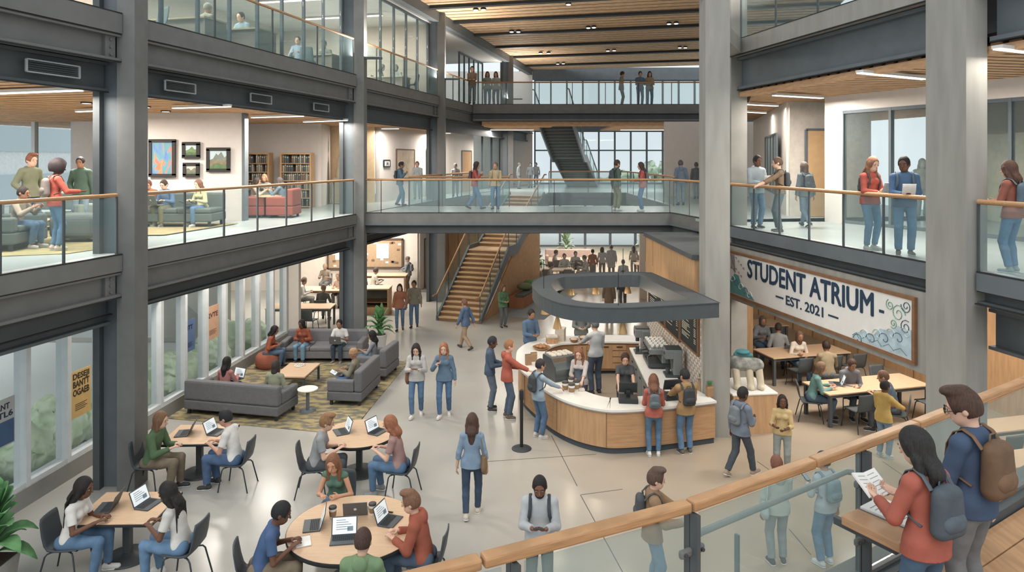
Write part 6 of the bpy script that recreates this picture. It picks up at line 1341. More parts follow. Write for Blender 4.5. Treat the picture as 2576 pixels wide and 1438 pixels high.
# niche sculpture, wall map, small sign
r = empty('pale_statue', (-6.55, 27.0, Z2), 0, 'tall pale statue on a block in the tan niche', 'statue'); f = Field((-.5, -.4, .9), (.5, .4, 3.0), .03); f.cap((0, 0, 1.1), (0, 0, 1.75), .30, .20, .08); f.cap((0, 0, 1.8), (0, 0, 2.05), .09, .08, .04); f.cap((0, 0, 2.25), (0, 0, 2.5), .10, .09, .03); v, q = f.nets(); rawmesh('figure', v, q, mat('stone_pale', '#c9b595', .9), r)
MB().box((-.4, -.3, 0), (.4, .3, .95)).build('block', mat('stone_block', '#b7a88e', .9), r, bevel=.02); MB().box((-.3, -.25, .95), (.3, .25, 1.0)).build('base_slab', mat('stone_pale', '#c9b595'), r)
def wallthing(px0, px1, y0, y1, a, b_, name, label, cat, m, frm=None):
    p, q = onseg(px0, a, b_), onseg(px1, a, b_); Y = (p[1] + q[1]) / 2; zt_, zb = CAMZ - (y0 - HOR) * Y / F_PX, CAMZ - (y1 - HOR) * Y / F_PX; u = nrm(V(q[0] - p[0], q[1] - p[1], 0)); nn = V(u[1], -u[0], 0); w = np.linalg.norm(V(q[0] - p[0], q[1] - p[1])) / 2; h = (zt_ - zb) / 2
    r = empty(name, ((p[0] + q[0]) / 2 + nn[0] * .12, Y + nn[1] * .12, (zt_ + zb) / 2), 0, label, cat); MB().bar(-u * w, u * w, .03, 2 * h, up=(0, 0, 1)).build('panel', m, r); f = MB()
    for s_ in (-1, 1): f.bar(-u * w + V(0, 0, s_ * h), u * w + V(0, 0, s_ * h), .05, .05); f.bar(s_ * u * w - V(0, 0, h), s_ * u * w + V(0, 0, h), .05, .05, up=u)
    f.build('frame', frm or mat('frame_dark', '#5d4a3a'), r); return r, u, nn, w, h
r, u, nn, w, h = wallthing(991, 1036, 376, 448, ca, cb_, 'wall_map', 'large pale brown map hanging in the corridor behind the middle bridge', 'map', mat('map_brown', '#c4b096', .9, col2='#b49e84', scale=5))
r, u, nn, w, h = wallthing(959, 974, 403, 419, ca, cb_, 'room_sign', 'tiny framed white room sign on the corridor wall', 'sign', mat('paper', '#dcd9d4'), BLACK); text_obj('[A]', .14, BLACK, r, tuple(nn * .03), (pi / 2, 0, atan2(u[1], u[0])))
# ------------------------------------------------------------------ upper study rooms
DESK = mat('desk_taupe', '#8f8374', .8, var=.03); DESKT = mat('desk_top', '#b9a37c', .7, var=.03)
def desk(loc, rz, w, d, label):
    r = empty('study_desk', tuple(loc), rz, label, 'desk'); MB().box((-w / 2, -d / 2, .71), (w / 2, d / 2, .75)).build('desk_top', DESKT, r); MB().box((-w / 2 + .05, -d / 2 + .08, .15), (w / 2 - .05, -d / 2 + .11, .71)).build('modesty_panel', DESK, r)
    for sx in (-1, 1): MB().box((sx * (w / 2 - .05) - .025, -d / 2 + .05, 0), (sx * (w / 2 - .05) + .025, d / 2 - .05, .71)).build('side_panel', DESK, r)
Z3 = 8.62
TC3 = shell_chair('meeting_chair', mat('chair_teal', '#67787b', .8, var=.03))
desk(V(-7.95, 17.0, Z3), radians(-14), 1.7, .9, 'first grey-brown desk behind the upper glass, left of the two seated students'); desk(V(-7.05, 18.35, Z3), radians(-14), 1.4, .9, 'grey-brown desk with wood top in front of the smiling student'); desk(L(22.4, 2.0, Z3), radians(-14), 2.0, .9, 'grey-brown desk of the two students near the second column')
desk(L(28.3, 2.0, Z3), radians(-14), 1.8, .9, 'small table in the upper room before the third column')
TC3(V(-8.2, 15.9, Z3), 2.6, 'pale teal chair standing alone behind the upper railing'); TC3(L(21.7, 1.7, Z3), .1, 'pale teal chair in front of the two-student desk'); TC3(L(28.6, 1.0, Z3), 1.4, 'empty pale chair beside the small upper table')
# ------------------------------------------------------------------ the banner
SL = RR(17.85, -.07), RR(11.75, -.07); sd_ = -UR; sN = -NR; sw = np.linalg.norm(SL[1] - SL[0]); sc0 = (SL[0] + SL[1]) / 2; sz0, sz1 = 2.56, 3.64; zc = (sz0 + sz1) / 2; hh_ = (sz1 - sz0) / 2
bn = empty('banner_sign', (sc0[0], sc0[1], zc), 0, 'long white banner reading STUDENT ATRIUM on the concrete lintel', 'sign'); MB().bar(-sd_ * sw / 2, sd_ * sw / 2, .03, 2 * hh_, up=(0, 0, 1)).build('banner_panel', mat('banner_white', '#e6e1da', .8, var=.02), bn)
f = MB()
for a in (-1, 1): f.bar(-sd_ * (sw / 2 + .03) + V(0, 0, a * hh_), sd_ * (sw / 2 + .03) + V(0, 0, a * hh_), .07, .06); f.bar(a * sd_ * sw / 2 - V(0, 0, hh_), a * sd_ * sw / 2 + V(0, 0, hh_), .07, .06, up=sd_)
f.build('banner_frame', mat('frame_wood', '#8b5e38'), bn)
NAVY = mat('navy_ink', '#243f5a', .7, var=0); rz_ = atan2(sd_[1], sd_[0]); qn = sN * .022
def fit(s_, cx, z, width, cap, fat):
    o = text_obj(s_, 1.0, NAVY, bn, (0, 0, 0), (pi / 2, 0, rz_), ext=.004, fat=fat); vx = [v_.co[0] for v_ in o.data.vertices]; dx = max(vx) - min(vx); k_ = cap / .70; o.scale = (width / dx, k_, 1); p = qn + sd_ * cx + V(0, 0, z); o.location = tuple(p); return o
def sx_of(px): k_ = (px - 1288) / F_PX; Y = 9.12 / (k_ + .198); return np.dot(V(Rx(Y), Y, 0) - V(sc0[0], sc0[1], 0), sd_)
a0, a1 = sx_of(1882), sx_of(2200); fit('STUDENT ATRIUM', (a0 + a1) / 2, .22, a1 - a0, .42, .022)
a0, a1 = sx_of(1980), sx_of(2074); fit('EST. 2021', (a0 + a1) / 2, -.22, a1 - a0, .20, .016)
b = MB()
for p0, p1, z in ((2213, 2225, .17), (1953, 1972, -.20), (2085, 2110, -.22)): b.bar(qn + sd_ * sx_of(p0) + V(0, 0, z), qn + sd_ * sx_of(p1) + V(0, 0, z), .008, .05 if p0 > 2200 else .035, up=(0, 0, 1))
b.build('dash', NAVY, bn)
def wave(pts, m, t=.012, nm='wave_line'):
    MB().tube([qn + sd_ * x + V(0, 0, z) for x, z in pts], t, 5, .5).build(nm, m, bn)
def fillp(pts, m, k_=0, nm='wave_fill'):
    o = qn + sN * (.001 + k_ * .002); n_ = len(pts); vs = [o + sd_ * x + V(0, 0, z) for x, z in pts]; MB().mesh(vs + [v_ - sN * .003 for v_ in vs], [list(range(n_)), [q + n_ for q in range(n_)][::-1]]).build(nm, m, bn)
TEAL = mat('teal_ink', '#4f9a9c', .8, var=.1, scale=9); BLUE = mat('blue_ink', '#a9c0cb', .8, var=.15, scale=6); BLUED = mat('blue_line', '#3d5f77', .8, var=0); BRN = mat('brown_line', '#6d5a58', .8, var=0); GRN = mat('green_line', '#6fa38d', .8, var=0)
x0 = -sw / 2 + .05; bot = -hh_ + .05
fillp([(x0, bot), (x0 + 1.15, bot), (x0 + 1.0, bot + .10), (x0 + .8, bot + .12), (x0 + .7, bot + .24), (x0 + .55, bot + .26), (x0 + .42, bot + .48), (x0 + .22, bot + .50), (x0, bot + .30)], TEAL)
for k_ in range(5):
    c = (x0 + .12 + .2 * k_, bot + .34 - .065 * k_); wave([(c[0] + .13 * (1 - t / 14) * cos(t * .55), c[1] + .12 * (1 - t / 14) * sin(t * .55)) for t in range(11)], BLUED if k_ % 2 else mat('foam', '#c9dcd8', .8, var=0))
for k_ in range(6): wave([(x0 + .02 + .06 * k_ * .6, hh_ - .06), (x0 + .06 + .04 * k_, hh_ - .25 - .05 * k_), (x0 + .05 + .02 * k_, hh_ - .42)], BRN, .006, 'branch_line')
for k_ in range(7): wave([(x0 + .25 + .12 * (k_ % 4), hh_ - .12 - .07 * k_), (x0 + .31 + .12 * (k_ % 4), hh_ - .10 - .07 * k_), (x0 + .33 + .12 * (k_ % 4), hh_ - .15 - .07 * k_)], BRN, .007, 'leaf_line')
x1 = sw / 2 - .05
fillp([(x1, bot), (x1 - 1.5, bot), (x1 - 1.42, bot + .10), (x1 - 1.15, bot + .20), (x1 - .95, bot + .16), (x1 - .75, bot + .34), (x1 - .5, bot + .36), (x1 - .3, bot + .5), (x1 - .15, bot + .44), (x1, bot + .50)], BLUE)
for k_ in range(8):
    c = (x1 - .12 - .17 * k_, bot + .40 - .045 * k_ - (.08 if k_ % 2 else 0)); wave([(c[0] - .14 * (1 - t / 15) * cos(t * .5), c[1] + .12 * (1 - t / 15) * sin(t * .5)) for t in range(13)], BLUED if k_ % 2 else mat('foam', '#c9dcd8'))
for k_ in range(5): wave([(x1 - .1 - .3 * k_, bot + .03), (x1 - .25 - .28 * k_, bot + .12), (x1 - .4 - .27 * k_, bot + .05)], BLUED, .008)
for k_, (cx, cz_, rr_) in enumerate(((x1 - .30, .22, .17), (x1 - .13, .02, .13), (x1 - .5, .33, .10), (x1 - .12, .38, .12), (x1 - .42, .02, .09))): wave([(cx + rr_ * (1 - t / 20) * cos(t * .6 + k_), cz_ + rr_ * (1 - t / 20) * sin(t * .6 + k_)) for t in range(17)], GRN if k_ % 2 == 0 else BLUED, .010, 'vine_line')
# ------------------------------------------------------------------ outside
def shrub(c, rad, label, name='hedge_shrub', seed=0, m=None, group='shrubs outside the left glazing', vox=.09):
    rn = random.Random(seed); f = Field((-rad[0] - .3, -rad[1] - .3, -.1), (rad[0] + .3, rad[1] + .3, rad[2] * 2 + .3), vox)
    for i in range(46):
        a, z = rn.random() * 6.28, rn.random() ** .8; r_ = sqrt(max(0.05, 1 - (z * .95) ** 2)); s_ = .17 + .16 * rn.random(); s_ *= max(rad[0], .8) * .9; f.ell((cos(a) * r_ * rad[0] * .85, sin(a) * r_ * rad[1] * .85, z * rad[2] * 1.7 + .15), (s_, s_, s_ * .8), .16)
    f.cap((0, 0, .2), (0, 0, rad[2]), min(rad[0], rad[1]) * .8, min(rad[0], rad[1]) * .7, .1)
    v, q = f.nets(); nrmv = v - np.array([0, 0, rad[2] * .5]); v = v + .045 * vox / .09 * np.sin(v[:, [1, 2, 0]] * 23 + v * 17)
    r = empty(name, tuple(c), 0, label, 'shrub', group); rawmesh('foliage', v, q, m or mat('hedge_green', '#c3dcae', .95, scale=4, col2='#dbe9cd'), r); return r
for i, Y in enumerate((9.0, 10.1, 11.2, 12.3, 13.5, 14.7, 15.8, 16.9, 18.1, 19.2, 20.4, 21.6, 22.8)):
    shrub((GLx(Y) - 1.25 - .2 * (i % 2), Y, -.16), (.56, .60, .32 + .07 * (i % 3)), 'pale green shrub growing outside the left glazing', seed=i)
TREEM = mat('tree_green', '#bdd6ae', .95, scale=.8, col2='#d3e2c6')
for i, (px, Y, zt_, w) in enumerate(((1515, 60, 5.9, 1.3), (1575, 65, 6.3, 1.7), (1648, 60, 7.4, 1.7), (1705, 65, 8.4, 1.7), (1765, 60, 7.2, 1.7))):
    c = at(px, 400, Y); c[2] = -.16; r = shrub(c, (w, w * .7, zt_ / 1.85 - .6), 'soft green tree outside the far glazing', 'tree', 40 + i, TREEM, 'trees outside the far glazing', .3); r['category'] = 'tree'
    MB().cyl((0, 0, 0), (0, 0, 2), .2, n=8).build('trunk', WOODD, r)
r = empty('pale_building', (-34, 26, -.16), 0, 'pale office building outside the left windows', 'building'); MB().box((-6, -22, 0), (6, 26, 8.5)).build('facade', mat('facade_pale', '#f4f6f6', .9), r)
for k_ in range(3): MB().box((6, -21, 1.2 + 2.7 * k_), (6.1, 25, 2.6 + 2.7 * k_)).build('window_band', mat('facade_glass', '#c6d8df', .6, var=0), r)
r = empty('bollard', (-11.6, 11.9, -.16), 0, 'pale rounded bollard standing on the paving outside the left glazing', 'bollard'); MB().lathe([(.13, 0), (.15, .05), (.15, 1.0), (.11, 1.15), (.08, 1.2), (.05, 1.27), (.001, 1.28)], n=16).build('post', mat('bollard_pale', '#aebcc0', .7), r); MB().lathe([(.155, .85), (.155, .9)], n=16).build('band', STEELB, r)
# ------------------------------------------------------------------ people
DK, MD, LT_, TN = '#6f4630', '#a3704f', '#d9a788', '#c08a66'
def lod_of(s_): return 0 if s_ > 150 else 1 if s_ > 95 else 2 if s_ > 60 else 3
def stand(px, ty, foot, heading, label, z=0.0, **k):
    p = on(px, foot, z); s_ = F_PX / p[1]; H = k.pop('H', None) or (foot - ty) / s_ * .985; H = min(max(H, 1.5), 1.95)
    return person(p, heading, label, H=H, lod=k.pop('lod', lod_of(s_)), **k)
def standY(px, ty, Y, heading, label, z=0.0, H=1.75, **k):
    return person(V((px - 1288) * Y / F_PX, Y, z), heading, label, H=H, lod=k.pop('lod', lod_of(F_PX / Y)), **k)
def sit(px, ty, heading, label, z=0.0, H=1.76, zt=1.46, off=.17, chair=None, proto=None, back=.05, pz=.545, fz=None, **k):
    k.setdefault('pose', 'sit'); p = seat_at(px, ty, heading, zt, off, z); s_ = F_PX / p[1]
    f = person(p, heading, label, H=H, lod=k.pop('lod', lod_of(s_)), pz=pz, **k)
    if chair: chair_for(p, heading, chair, proto, back)
    return f
def sitY(px, Y, heading, label, z=0.0, H=1.55, chair=None, proto=None, pz=.46, **k):
    p = V((px - 1288) * Y / F_PX, Y, z); f = person(p, heading, label, H=H, pose='sit', lod=k.pop('lod', lod_of(F_PX / Y)), pz=pz, **k)
    if chair: chair_for(p, heading, chair, proto)
    return f
JE, JD, KH = '#4f7396', '#3a4c62', '#7d6c55'
# cafe tables in front
sit(208, 1172, 88, 'woman with a long braided ponytail and white tee typing at the front square table', H=1.9, zt=1.57, female=True, hs='braids', hair='#241f1e', skin=DK, top='#cfcac4', legs=JE, style='tee', sleeve='short', hands=('type', 'type'), pants='slim', shoes='#c9c6c0', chair='dark shell chair of the woman with the braided ponytail', lean=14)
sit(428, 1182, 275, 'woman with loose long braids in a pale tee facing left at the front square table', H=1.9, zt=1.57, female=True, hs='braids', hair='#26211f', skin=DK, top='#c5c0ba', legs='#587ea2', style='tee', sleeve='short', hands=('type', 'type'), pants='slim', shoes='#c9c6c0', chair='dark shell chair of the woman with loose braids', lean=16)
sit(405, 1014, 92, 'long-haired student in a green top and brown trousers by the steel column', H=1.9, zt=1.57, hs='bob', hair='#7d5636', skin=LT_, top='#4d6b44', legs=KH, style='sweater', hands=('type', 'type'), chair='dark shell chair of the student in a green top', lean=12)
sit(568, 1008, 272, 'black-haired man in a white tee typing beside the steel column', H=1.9, zt=1.57, hs='short', hair='#27282b', skin='#c98f72', top='#d6d2cc', legs='#46638a', style='tee', sleeve='short', hands=('type', 'type'), chair='dark shell chair of the man in a white tee', lean=14)
sit(818, 1018, 82, 'fair-haired man in a grey tee at the round table by the rug', H=1.9, zt=1.57, hs='quiff', hair='#8d6237', skin=LT_, top='#8b8d90', legs='#494f55', style='tee', sleeve='short', hands=('type', 'type'), chair='dark shell chair of the fair-haired man in grey', lean=16)
sit(983, 1022, 278, 'red-haired woman in a mauve tee at the round table by the rug', H=1.9, zt=1.57, female=True, hs='long', hair='#9a5a32', skin=LT_, top='#a27a74', legs=JE, style='tee', sleeve='short', hands=('type', 'type'), pants='slim', shoes='#8a8d90', chair='dark shell chair of the red-haired woman', lean=14)
sitY(850, 11.15, 186, 'smiling woman with long brown hair in a green tank top, facing forward', H=1.84, pz=.545, female=True, hs='longf', hair='#84532f', skin='#cf8f66', top='#4d7460', style='tank', legs=JE, hands=('table', 'type'), chair='dark shell chair of the smiling woman in green', lean=18, pitch=10, lod=0)
sit(706, 1226, 76, 'dark-haired man in a blue tee typing at the front round table', H=1.9, zt=1.57, hs='short', hair='#242426', skin=DK, top='#3d5a86', legs=KH, style='tee', sleeve='short', hands=('type', 'type'), chair='dark shell chair of the man in the blue tee', lean=22, pitch=14, off=.26)
sit(1036, 1206, 276, 'brown-haired man in a rust hoodie typing at the front round table', H=1.9, zt=1.57, hs='quiff', hair='#7a5236', skin=LT_, top='#a34e33', legs='#4c5f74', style='hoodie', hands=('type', 'type'), chair='dark shell chair of the man in the rust hoodie', lean=14)
sit(912, 1302, 2, 'short-haired person in a green hoodie seen from behind at the front round table', H=1.9, zt=1.57, hs='short', hair='#4a3328', skin=LT_, top='#6b8a5c', legs=JE, style='hoodie', hands=('type', 'type'), chair='dark shell chair of the person in the green hoodie', lean=8, off=.10)
# walking and standing on the ground floor
f = stand(1048, 858, 1046, 180, 'woman with long black hair in a grey sweater walking with a phone', female=True, hs='longf', hair='#2a2726', skin=LT_, top='#b7b2ae', legs=JE, style='sweater', hands=('phone', 'phone'), pose='step', pants='slim', shoes='#d0ccc6', pitch=22); phone(f, 'phone held by the woman in the grey sweater'); tote(f, 'brown shoulder bag of the woman in the grey sweater', 1, '#7d4f35')
f = stand(1118, 858, 1046, 184, 'woman with auburn hair in a blue sweater walking toward the front', female=True, hs='longf', hair='#a0623a', skin=LT_, top='#58748f', legs='#476b92', style='sweater', hands=('hang', 'up'), pose='step', pants='slim', shoes='#d0ccc6'); phone(f, 'phone held up by the auburn-haired woman in blue', False, 1)
stand(1172, 750, 878, 300, 'man in a blue jacket and tan trousers walking away near the stairs', hs='short', hair='#7a4f38', skin=TN, top='#4a6484', legs='#9a7f62', style='hoodie', pose='walk', hands=('fwd', 'back'), yaw=10)
stand(1232, 844, 1030, 95, 'man with black hair in a dark blue sweater queuing at the counter', hs='short', hair='#2b2c30', skin=DK, top='#46586f', legs='#5b6a7b', style='sweater', hands=('hold', 'hold'), pitch=14)
stand(1275, 853, 1050, 82, 'man in a rust hoodie reaching toward the counter', hs='short', hair='#9a6238', skin=LT_, top='#ab4f38', legs='#4b5e74', style='hoodie', hands=('hold', 'reach'), shoes='#6b5646')
f = stand(1354, 902, 1100, 62, 'student in a pale blue top with black backpack at the counter', hs='short', hair='#2c2b2d', skin=TN, top='#8196a8', legs='#4a6a8c', style='shirt', hands=('reach', 'reach'), shoes='#bdbab4'); backpack(f, 'black backpack of the student at the curved counter', '#3c4044', lod=1)
f = stand(1187, 1040, 1298, 2, 'woman in a light blue shirt and dark jeans walking away in the middle', female=True, hs='long', hair='#4f372b', skin=LT_, top='#7590aa', legs='#394c63', style='shirt', sleeve='half', pose='step', hands=('hang', 'hang'), pants='slim', shoes='#c9b8a6', lod=0); tote(f, 'brown shoulder bag of the woman walking away', 1, '#80603c')
stand(1265, 724, 822, 150, 'woman in a green jacket leaning beside the staircase bench', female=True, hs='long', hair='#6d4e38', skin=TN, top='#4f7a4f', legs='#5a6166', style='jacket', hands=('hold', 'hold'), pants='slim')
f = stand(1006, 712, 830, 178, 'woman in an orange jacket walking with a companion near the library', female=True, hs='long', hair='#4a342b', skin=LT_, top='#a5613f', legs='#52728f', style='jacket', hands=('pocket', 'hang'), pose='step', pants='slim'); tote(f, 'grey shoulder bag of the woman in the orange jacket', -1, '#6e7680')
stand(1042, 703, 822, 180, 'man in an olive pullover walking beside the woman in orange', hs='short', hair='#3a2c26', skin=MD, top='#857d68', legs='#52728f', style='sweater', pose='step', hands=('hang', 'hang'))
f = stand(1645, 941, 1146, 5, 'woman with long brown hair and rust sweater ordering at the counter', female=True, hs='long', hair='#7a4c33', skin=LT_, top='#ab5440', legs='#4c7494', style='sweater', hands=('hold', 'hold'), pants='slim', shoes='#d5d1cb'); backpack(f, 'slate backpack of the woman in the rust sweater', '#5b676e', lod=1, size=.85)
f = stand(1726, 928, 1140, 350, 'man in a mustard jacket with black backpack ordering at the counter', hs='short', hair='#2b2a2b', skin=TN, top='#a07a43', legs='#53779a', style='jacket', hands=('reach', 'hold'), shoes='#5b5752', yaw=-20); backpack(f, 'black backpack of the man in the mustard jacket', '#3b4043', lod=1)
f = stand(1862, 970, 1197, 62, 'man in a slate hooded jacket walking past the concrete column', hs='short', hair='#2a2523', skin=DK, top='#6c7788', legs='#454c54', style='hoodie', pose='walk', hands=('hang', 'hold'), shoes='#9c8470', lod=0); backpack(f, 'grey backpack of the man walking past the column', '#70777c', lod=1)
stand(1968, 1017, 1192, 205, 'woman with long braids in a yellow top standing beyond the wood rail', female=True, hs='braids', hair='#33231d', skin=DK, top='#c9a763', legs='#8b9189', style='tee', sleeve='half', hands=('hold', 'book'), yaw=-15, pitch=-4)
f = stand(2222, 956, 1150, 65, 'young man in a yellow jacket near the right study tables', hs='short', hair='#2c2624', skin=DK, top='#c19b34', legs='#6c8ba3', style='jacket', hands=('hold', 'reach'), shoes='#a8b0b2')
f = standY(1358, 1196, 9.36, 184, 'bearded man in a light grey hoodie looking at his phone', H=1.76, hs='short', hair='#231f1e', skin='#7d4e33', top='#a9abae', legs='#56625f', style='hoodie', hands=('phone', 'phone'), mats='beard', lod=0, pitch=16); phone(f, 'phone in both hands of the bearded man'); backpack(f, 'dark backpack of the bearded man in grey', '#3d434a', lod=1)
f = standY(1640, 1183, 9.5, 92, 'brown-haired man in a tan jacket behind the wood handrail', H=1.76, hs='quiff', hair='#5a4234', skin=LT_, top='#8e6c48', legs='#58809c', style='jacket', hands=('reach', 'gesture'), lod=0); backpack(f, 'charcoal backpack of the man in the tan jacket', '#464b4f', lod=1)
f = stand(1957, 1147, 1418, 358, 'person with cropped brown hair in a pale green hoodie behind the glass', hs='buzz', hair='#7c4a35', skin='#8a5640', top='#a5b2a6', legs='#7e8a8c', style='hoodie', hands=('hang', 'hold'), lod=0); tote(f, 'pale shoulder bag of the person in the pale green hoodie', -1, '#9fb0b0')
f = stand(2078, 1137, 1420, 338, 'man in a grey shirt with slate backpack behind the glass, seen from behind', hs='short', hair='#3a3330', skin=TN, top='#a3b0b6', legs='#5b86a8', style='shirt', hands=('phone', 'hang'), shoes='#c9cfd2', lod=0); backpack(f, 'slate backpack of the man behind the glass', '#6e8790', lod=1); phone(f, 'phone held by the man behind the glass', False, -1)
# cafe staff and customers
standY(1333, 798, 19.5, 150, 'man in a blue sweater standing behind the curved counter end', H=1.8, hs='short', hair='#2b2522', skin=MD, top='#4e6a8a', style='sweater', hands=('hold', 'hold'), pitch=16)
standY(1462, 797, 20.2, 180, 'man in a dark grey shirt facing forward across the rear counter', H=1.85, hs='short', hair='#6d4631', skin=LT_, top='#70746f', style='shirt', hands=('hold', 'hold'), pitch=14)
standY(1499, 804, 17.75, 340, 'man in a light grey tee with his back turned inside the counter', H=1.9, hs='short', hair='#575b5e', skin=LT_, top='#a9adb0', legs='#48566a', style='tee', sleeve='half', hands=('reach', 'hold'))
standY(1459, 872, 15.9, 200, 'barista with long auburn hair and slate apron beside the pastry case', H=1.7, female=True, hs='longf', hair='#8a5638', skin=LT_, top='#b5aca8', legs='#4a545e', style='tee', sleeve='half', hands=('reach', 'hold'), apron='#5d6775', pitch=16)
standY(1572, 898, 15.5, 185, 'barista in a dark grey tee behind the cash register', H=1.7, female=True, hs='tail', hair='#4a3327', skin=LT_, top='#4d4f53', legs='#3e4852', style='tee', sleeve='short', hands=('reach', 'reach'), pitch=18)
# ground floor lounge
f = sitY(566, 16.72, 12, 'woman with long black hair in a pink top on the long grey sofa', H=1.66, female=True, hs='long', hair='#26201f', skin=MD, top='#b5716c', legs=JE, style='tee', hands=('laplap', 'laplap'), lean=4)
laptop(w_of(f, (0, .42, .62)), -radians(25), 'open laptop on the lap of the woman in pink', 108)
sitY(690, 16.42, 8, 'person in an olive top seen from behind on the long grey sofa', H=1.66, hs='bob', hair='#3b302c', skin=TN, top='#8c9173', legs='#54748f', style='sweater', hands=('lap', 'lap'), lean=4)
sitY(675, 20.0, 85, 'woman in an orange sweater sitting on the rust pouf', H=1.66, female=True, hs='long', hair='#262020', skin=MD, top='#a5532f', legs='#4b6582', style='sweater', hands=('lap', 'lap'), lean=16, pants='slim')
sitY(764, 20.85, 183, 'woman with long black hair and orange hoodie on the light grey sofa', H=1.66, female=True, hs='long', hair='#26201f', skin=DK, top='#a3512f', legs='#6f9bb8', style='hoodie', hands=('lap', 'lap'), shoes='#4a5a66', yaw=25)
f = sitY(857, 20.85, 183, 'man in a white tee with a laptop on the light grey sofa', H=1.66, hs='short', hair='#2b2422', skin=MD, top='#dad7d2', legs='#3f4f63', style='tee', sleeve='short', hands=('laplap', 'laplap'), shoes='#8a8078')
laptop(w_of(f, (.0, .42, .62)), radians(180 - 3), 'silver laptop on the knees of the man in the white tee', 108, LAPM, logo=True)
f = sitY(896, 17.5, 275, 'person with a tan knit cap and olive jacket on the two-seat sofa', H=1.66, hs='beanie', hair='#a57b50', skin=MD, top='#7b735d', legs='#46689a', style='jacket', hands=('laplap', 'laplap'), lean=4)
laptop(w_of(f, (0, .44, .60)), radians(90), 'dark tablet on the lap of the person with the tan cap', 150, LAPD, .26)
sitY(941, 19.35, 272, 'woman with black hair and grey tee in the rug-corner armchair', H=1.66, female=True, hs='long', hair='#1f1d1e', skin=MD, top='#7c7f86', legs=JE, style='tee', sleeve='half', hands=('book', 'lap'), lean=2)
# library (haze is put into the muted grey-brown colours)
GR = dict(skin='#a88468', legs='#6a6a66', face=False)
SC_ = SCHAIR
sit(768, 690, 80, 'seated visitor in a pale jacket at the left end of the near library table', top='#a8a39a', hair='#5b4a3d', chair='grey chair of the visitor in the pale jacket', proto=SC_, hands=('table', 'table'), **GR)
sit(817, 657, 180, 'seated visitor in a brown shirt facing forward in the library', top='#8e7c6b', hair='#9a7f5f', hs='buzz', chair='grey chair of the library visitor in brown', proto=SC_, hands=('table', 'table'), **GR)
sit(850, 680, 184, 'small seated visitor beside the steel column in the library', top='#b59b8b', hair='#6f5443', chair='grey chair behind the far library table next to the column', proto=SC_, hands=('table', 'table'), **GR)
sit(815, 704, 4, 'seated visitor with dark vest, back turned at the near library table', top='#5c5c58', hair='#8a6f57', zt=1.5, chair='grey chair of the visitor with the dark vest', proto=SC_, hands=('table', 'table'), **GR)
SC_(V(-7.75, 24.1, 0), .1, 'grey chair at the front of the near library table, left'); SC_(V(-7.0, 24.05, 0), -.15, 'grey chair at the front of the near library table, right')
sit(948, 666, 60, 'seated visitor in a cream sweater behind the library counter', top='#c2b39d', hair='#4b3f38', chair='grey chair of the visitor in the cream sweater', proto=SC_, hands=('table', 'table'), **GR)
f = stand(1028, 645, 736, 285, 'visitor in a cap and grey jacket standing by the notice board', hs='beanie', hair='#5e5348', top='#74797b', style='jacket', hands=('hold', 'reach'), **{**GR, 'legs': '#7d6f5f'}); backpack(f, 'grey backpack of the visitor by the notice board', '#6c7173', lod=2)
# right side study tables
sit(2063, 897, 105, 'woman in a teal top with a laptop at the nearest right study table', female=True, hs='bob', hair='#7b5c40', skin=TN, top='#5f8f8b', legs='#465c70', style='sweater', hands=('type', 'type'), chair='grey chair of the woman in the teal top', proto=SC_, lean=16)
laptop(around((8.3, 16.3), a14, -.75, .12, 1) + V(0, 0, .75), -radians(105), 'open laptop of the woman in the teal top', 112, LAPM)
sit(2144, 890, 178, 'person with a dark cap of hair and grey hoodie behind the nearest study table', hs='short', hair='#4a3329', skin=MD, top='#6b6d75', legs='#4c5661', style='hoodie', hands=('hold', 'hold'), chair='grey chair of the person in the grey hoodie', proto=SC_, pitch=20)
sit(2226, 918, 300, 'brown-haired person in a navy coat leaning over the study table end', hs='short', hair='#6e4d36', skin=TN, top='#56687e', legs='#4a4f55', style='coat', hands=('type', 'type'), chair='grey chair of the person in the navy coat', proto=SC_, lean=18)
sit(2078, 845, 10, 'person in a tan sweater with back turned at the middle study table', hs='short', hair='#33241d', skin=MD, top='#94805f', style='sweater', legs='#5b6068', hands=('type', 'type'), lean=12)
sit(2013, 823, 178, 'woman with a brown headscarf at the middle study table', female=True, hs='hijab', hair='#6d4f3a', skin=MD, top='#cfc0ae', style='shirt', hands=('lap', 'table'), chair='grey chair of the woman with the headscarf', proto=SC_)
sit(1920, 786, 178, 'woman in a grey cardigan with head covered at the farthest study table', female=True, hs='hijab', hair='#5a4a42', skin=MD, top='#777a7c', style='jacket', hands=('lap', 'table'), chair='grey chair of the woman in the grey cardigan', proto=SC_)
sit(1958, 802, 20, 'person in a grey pullover, back turned at the farthest study table', hs='short', hair='#3a2c25', skin=MD, top='#8b8e8e', style='sweater', hands=('head', 'table'))
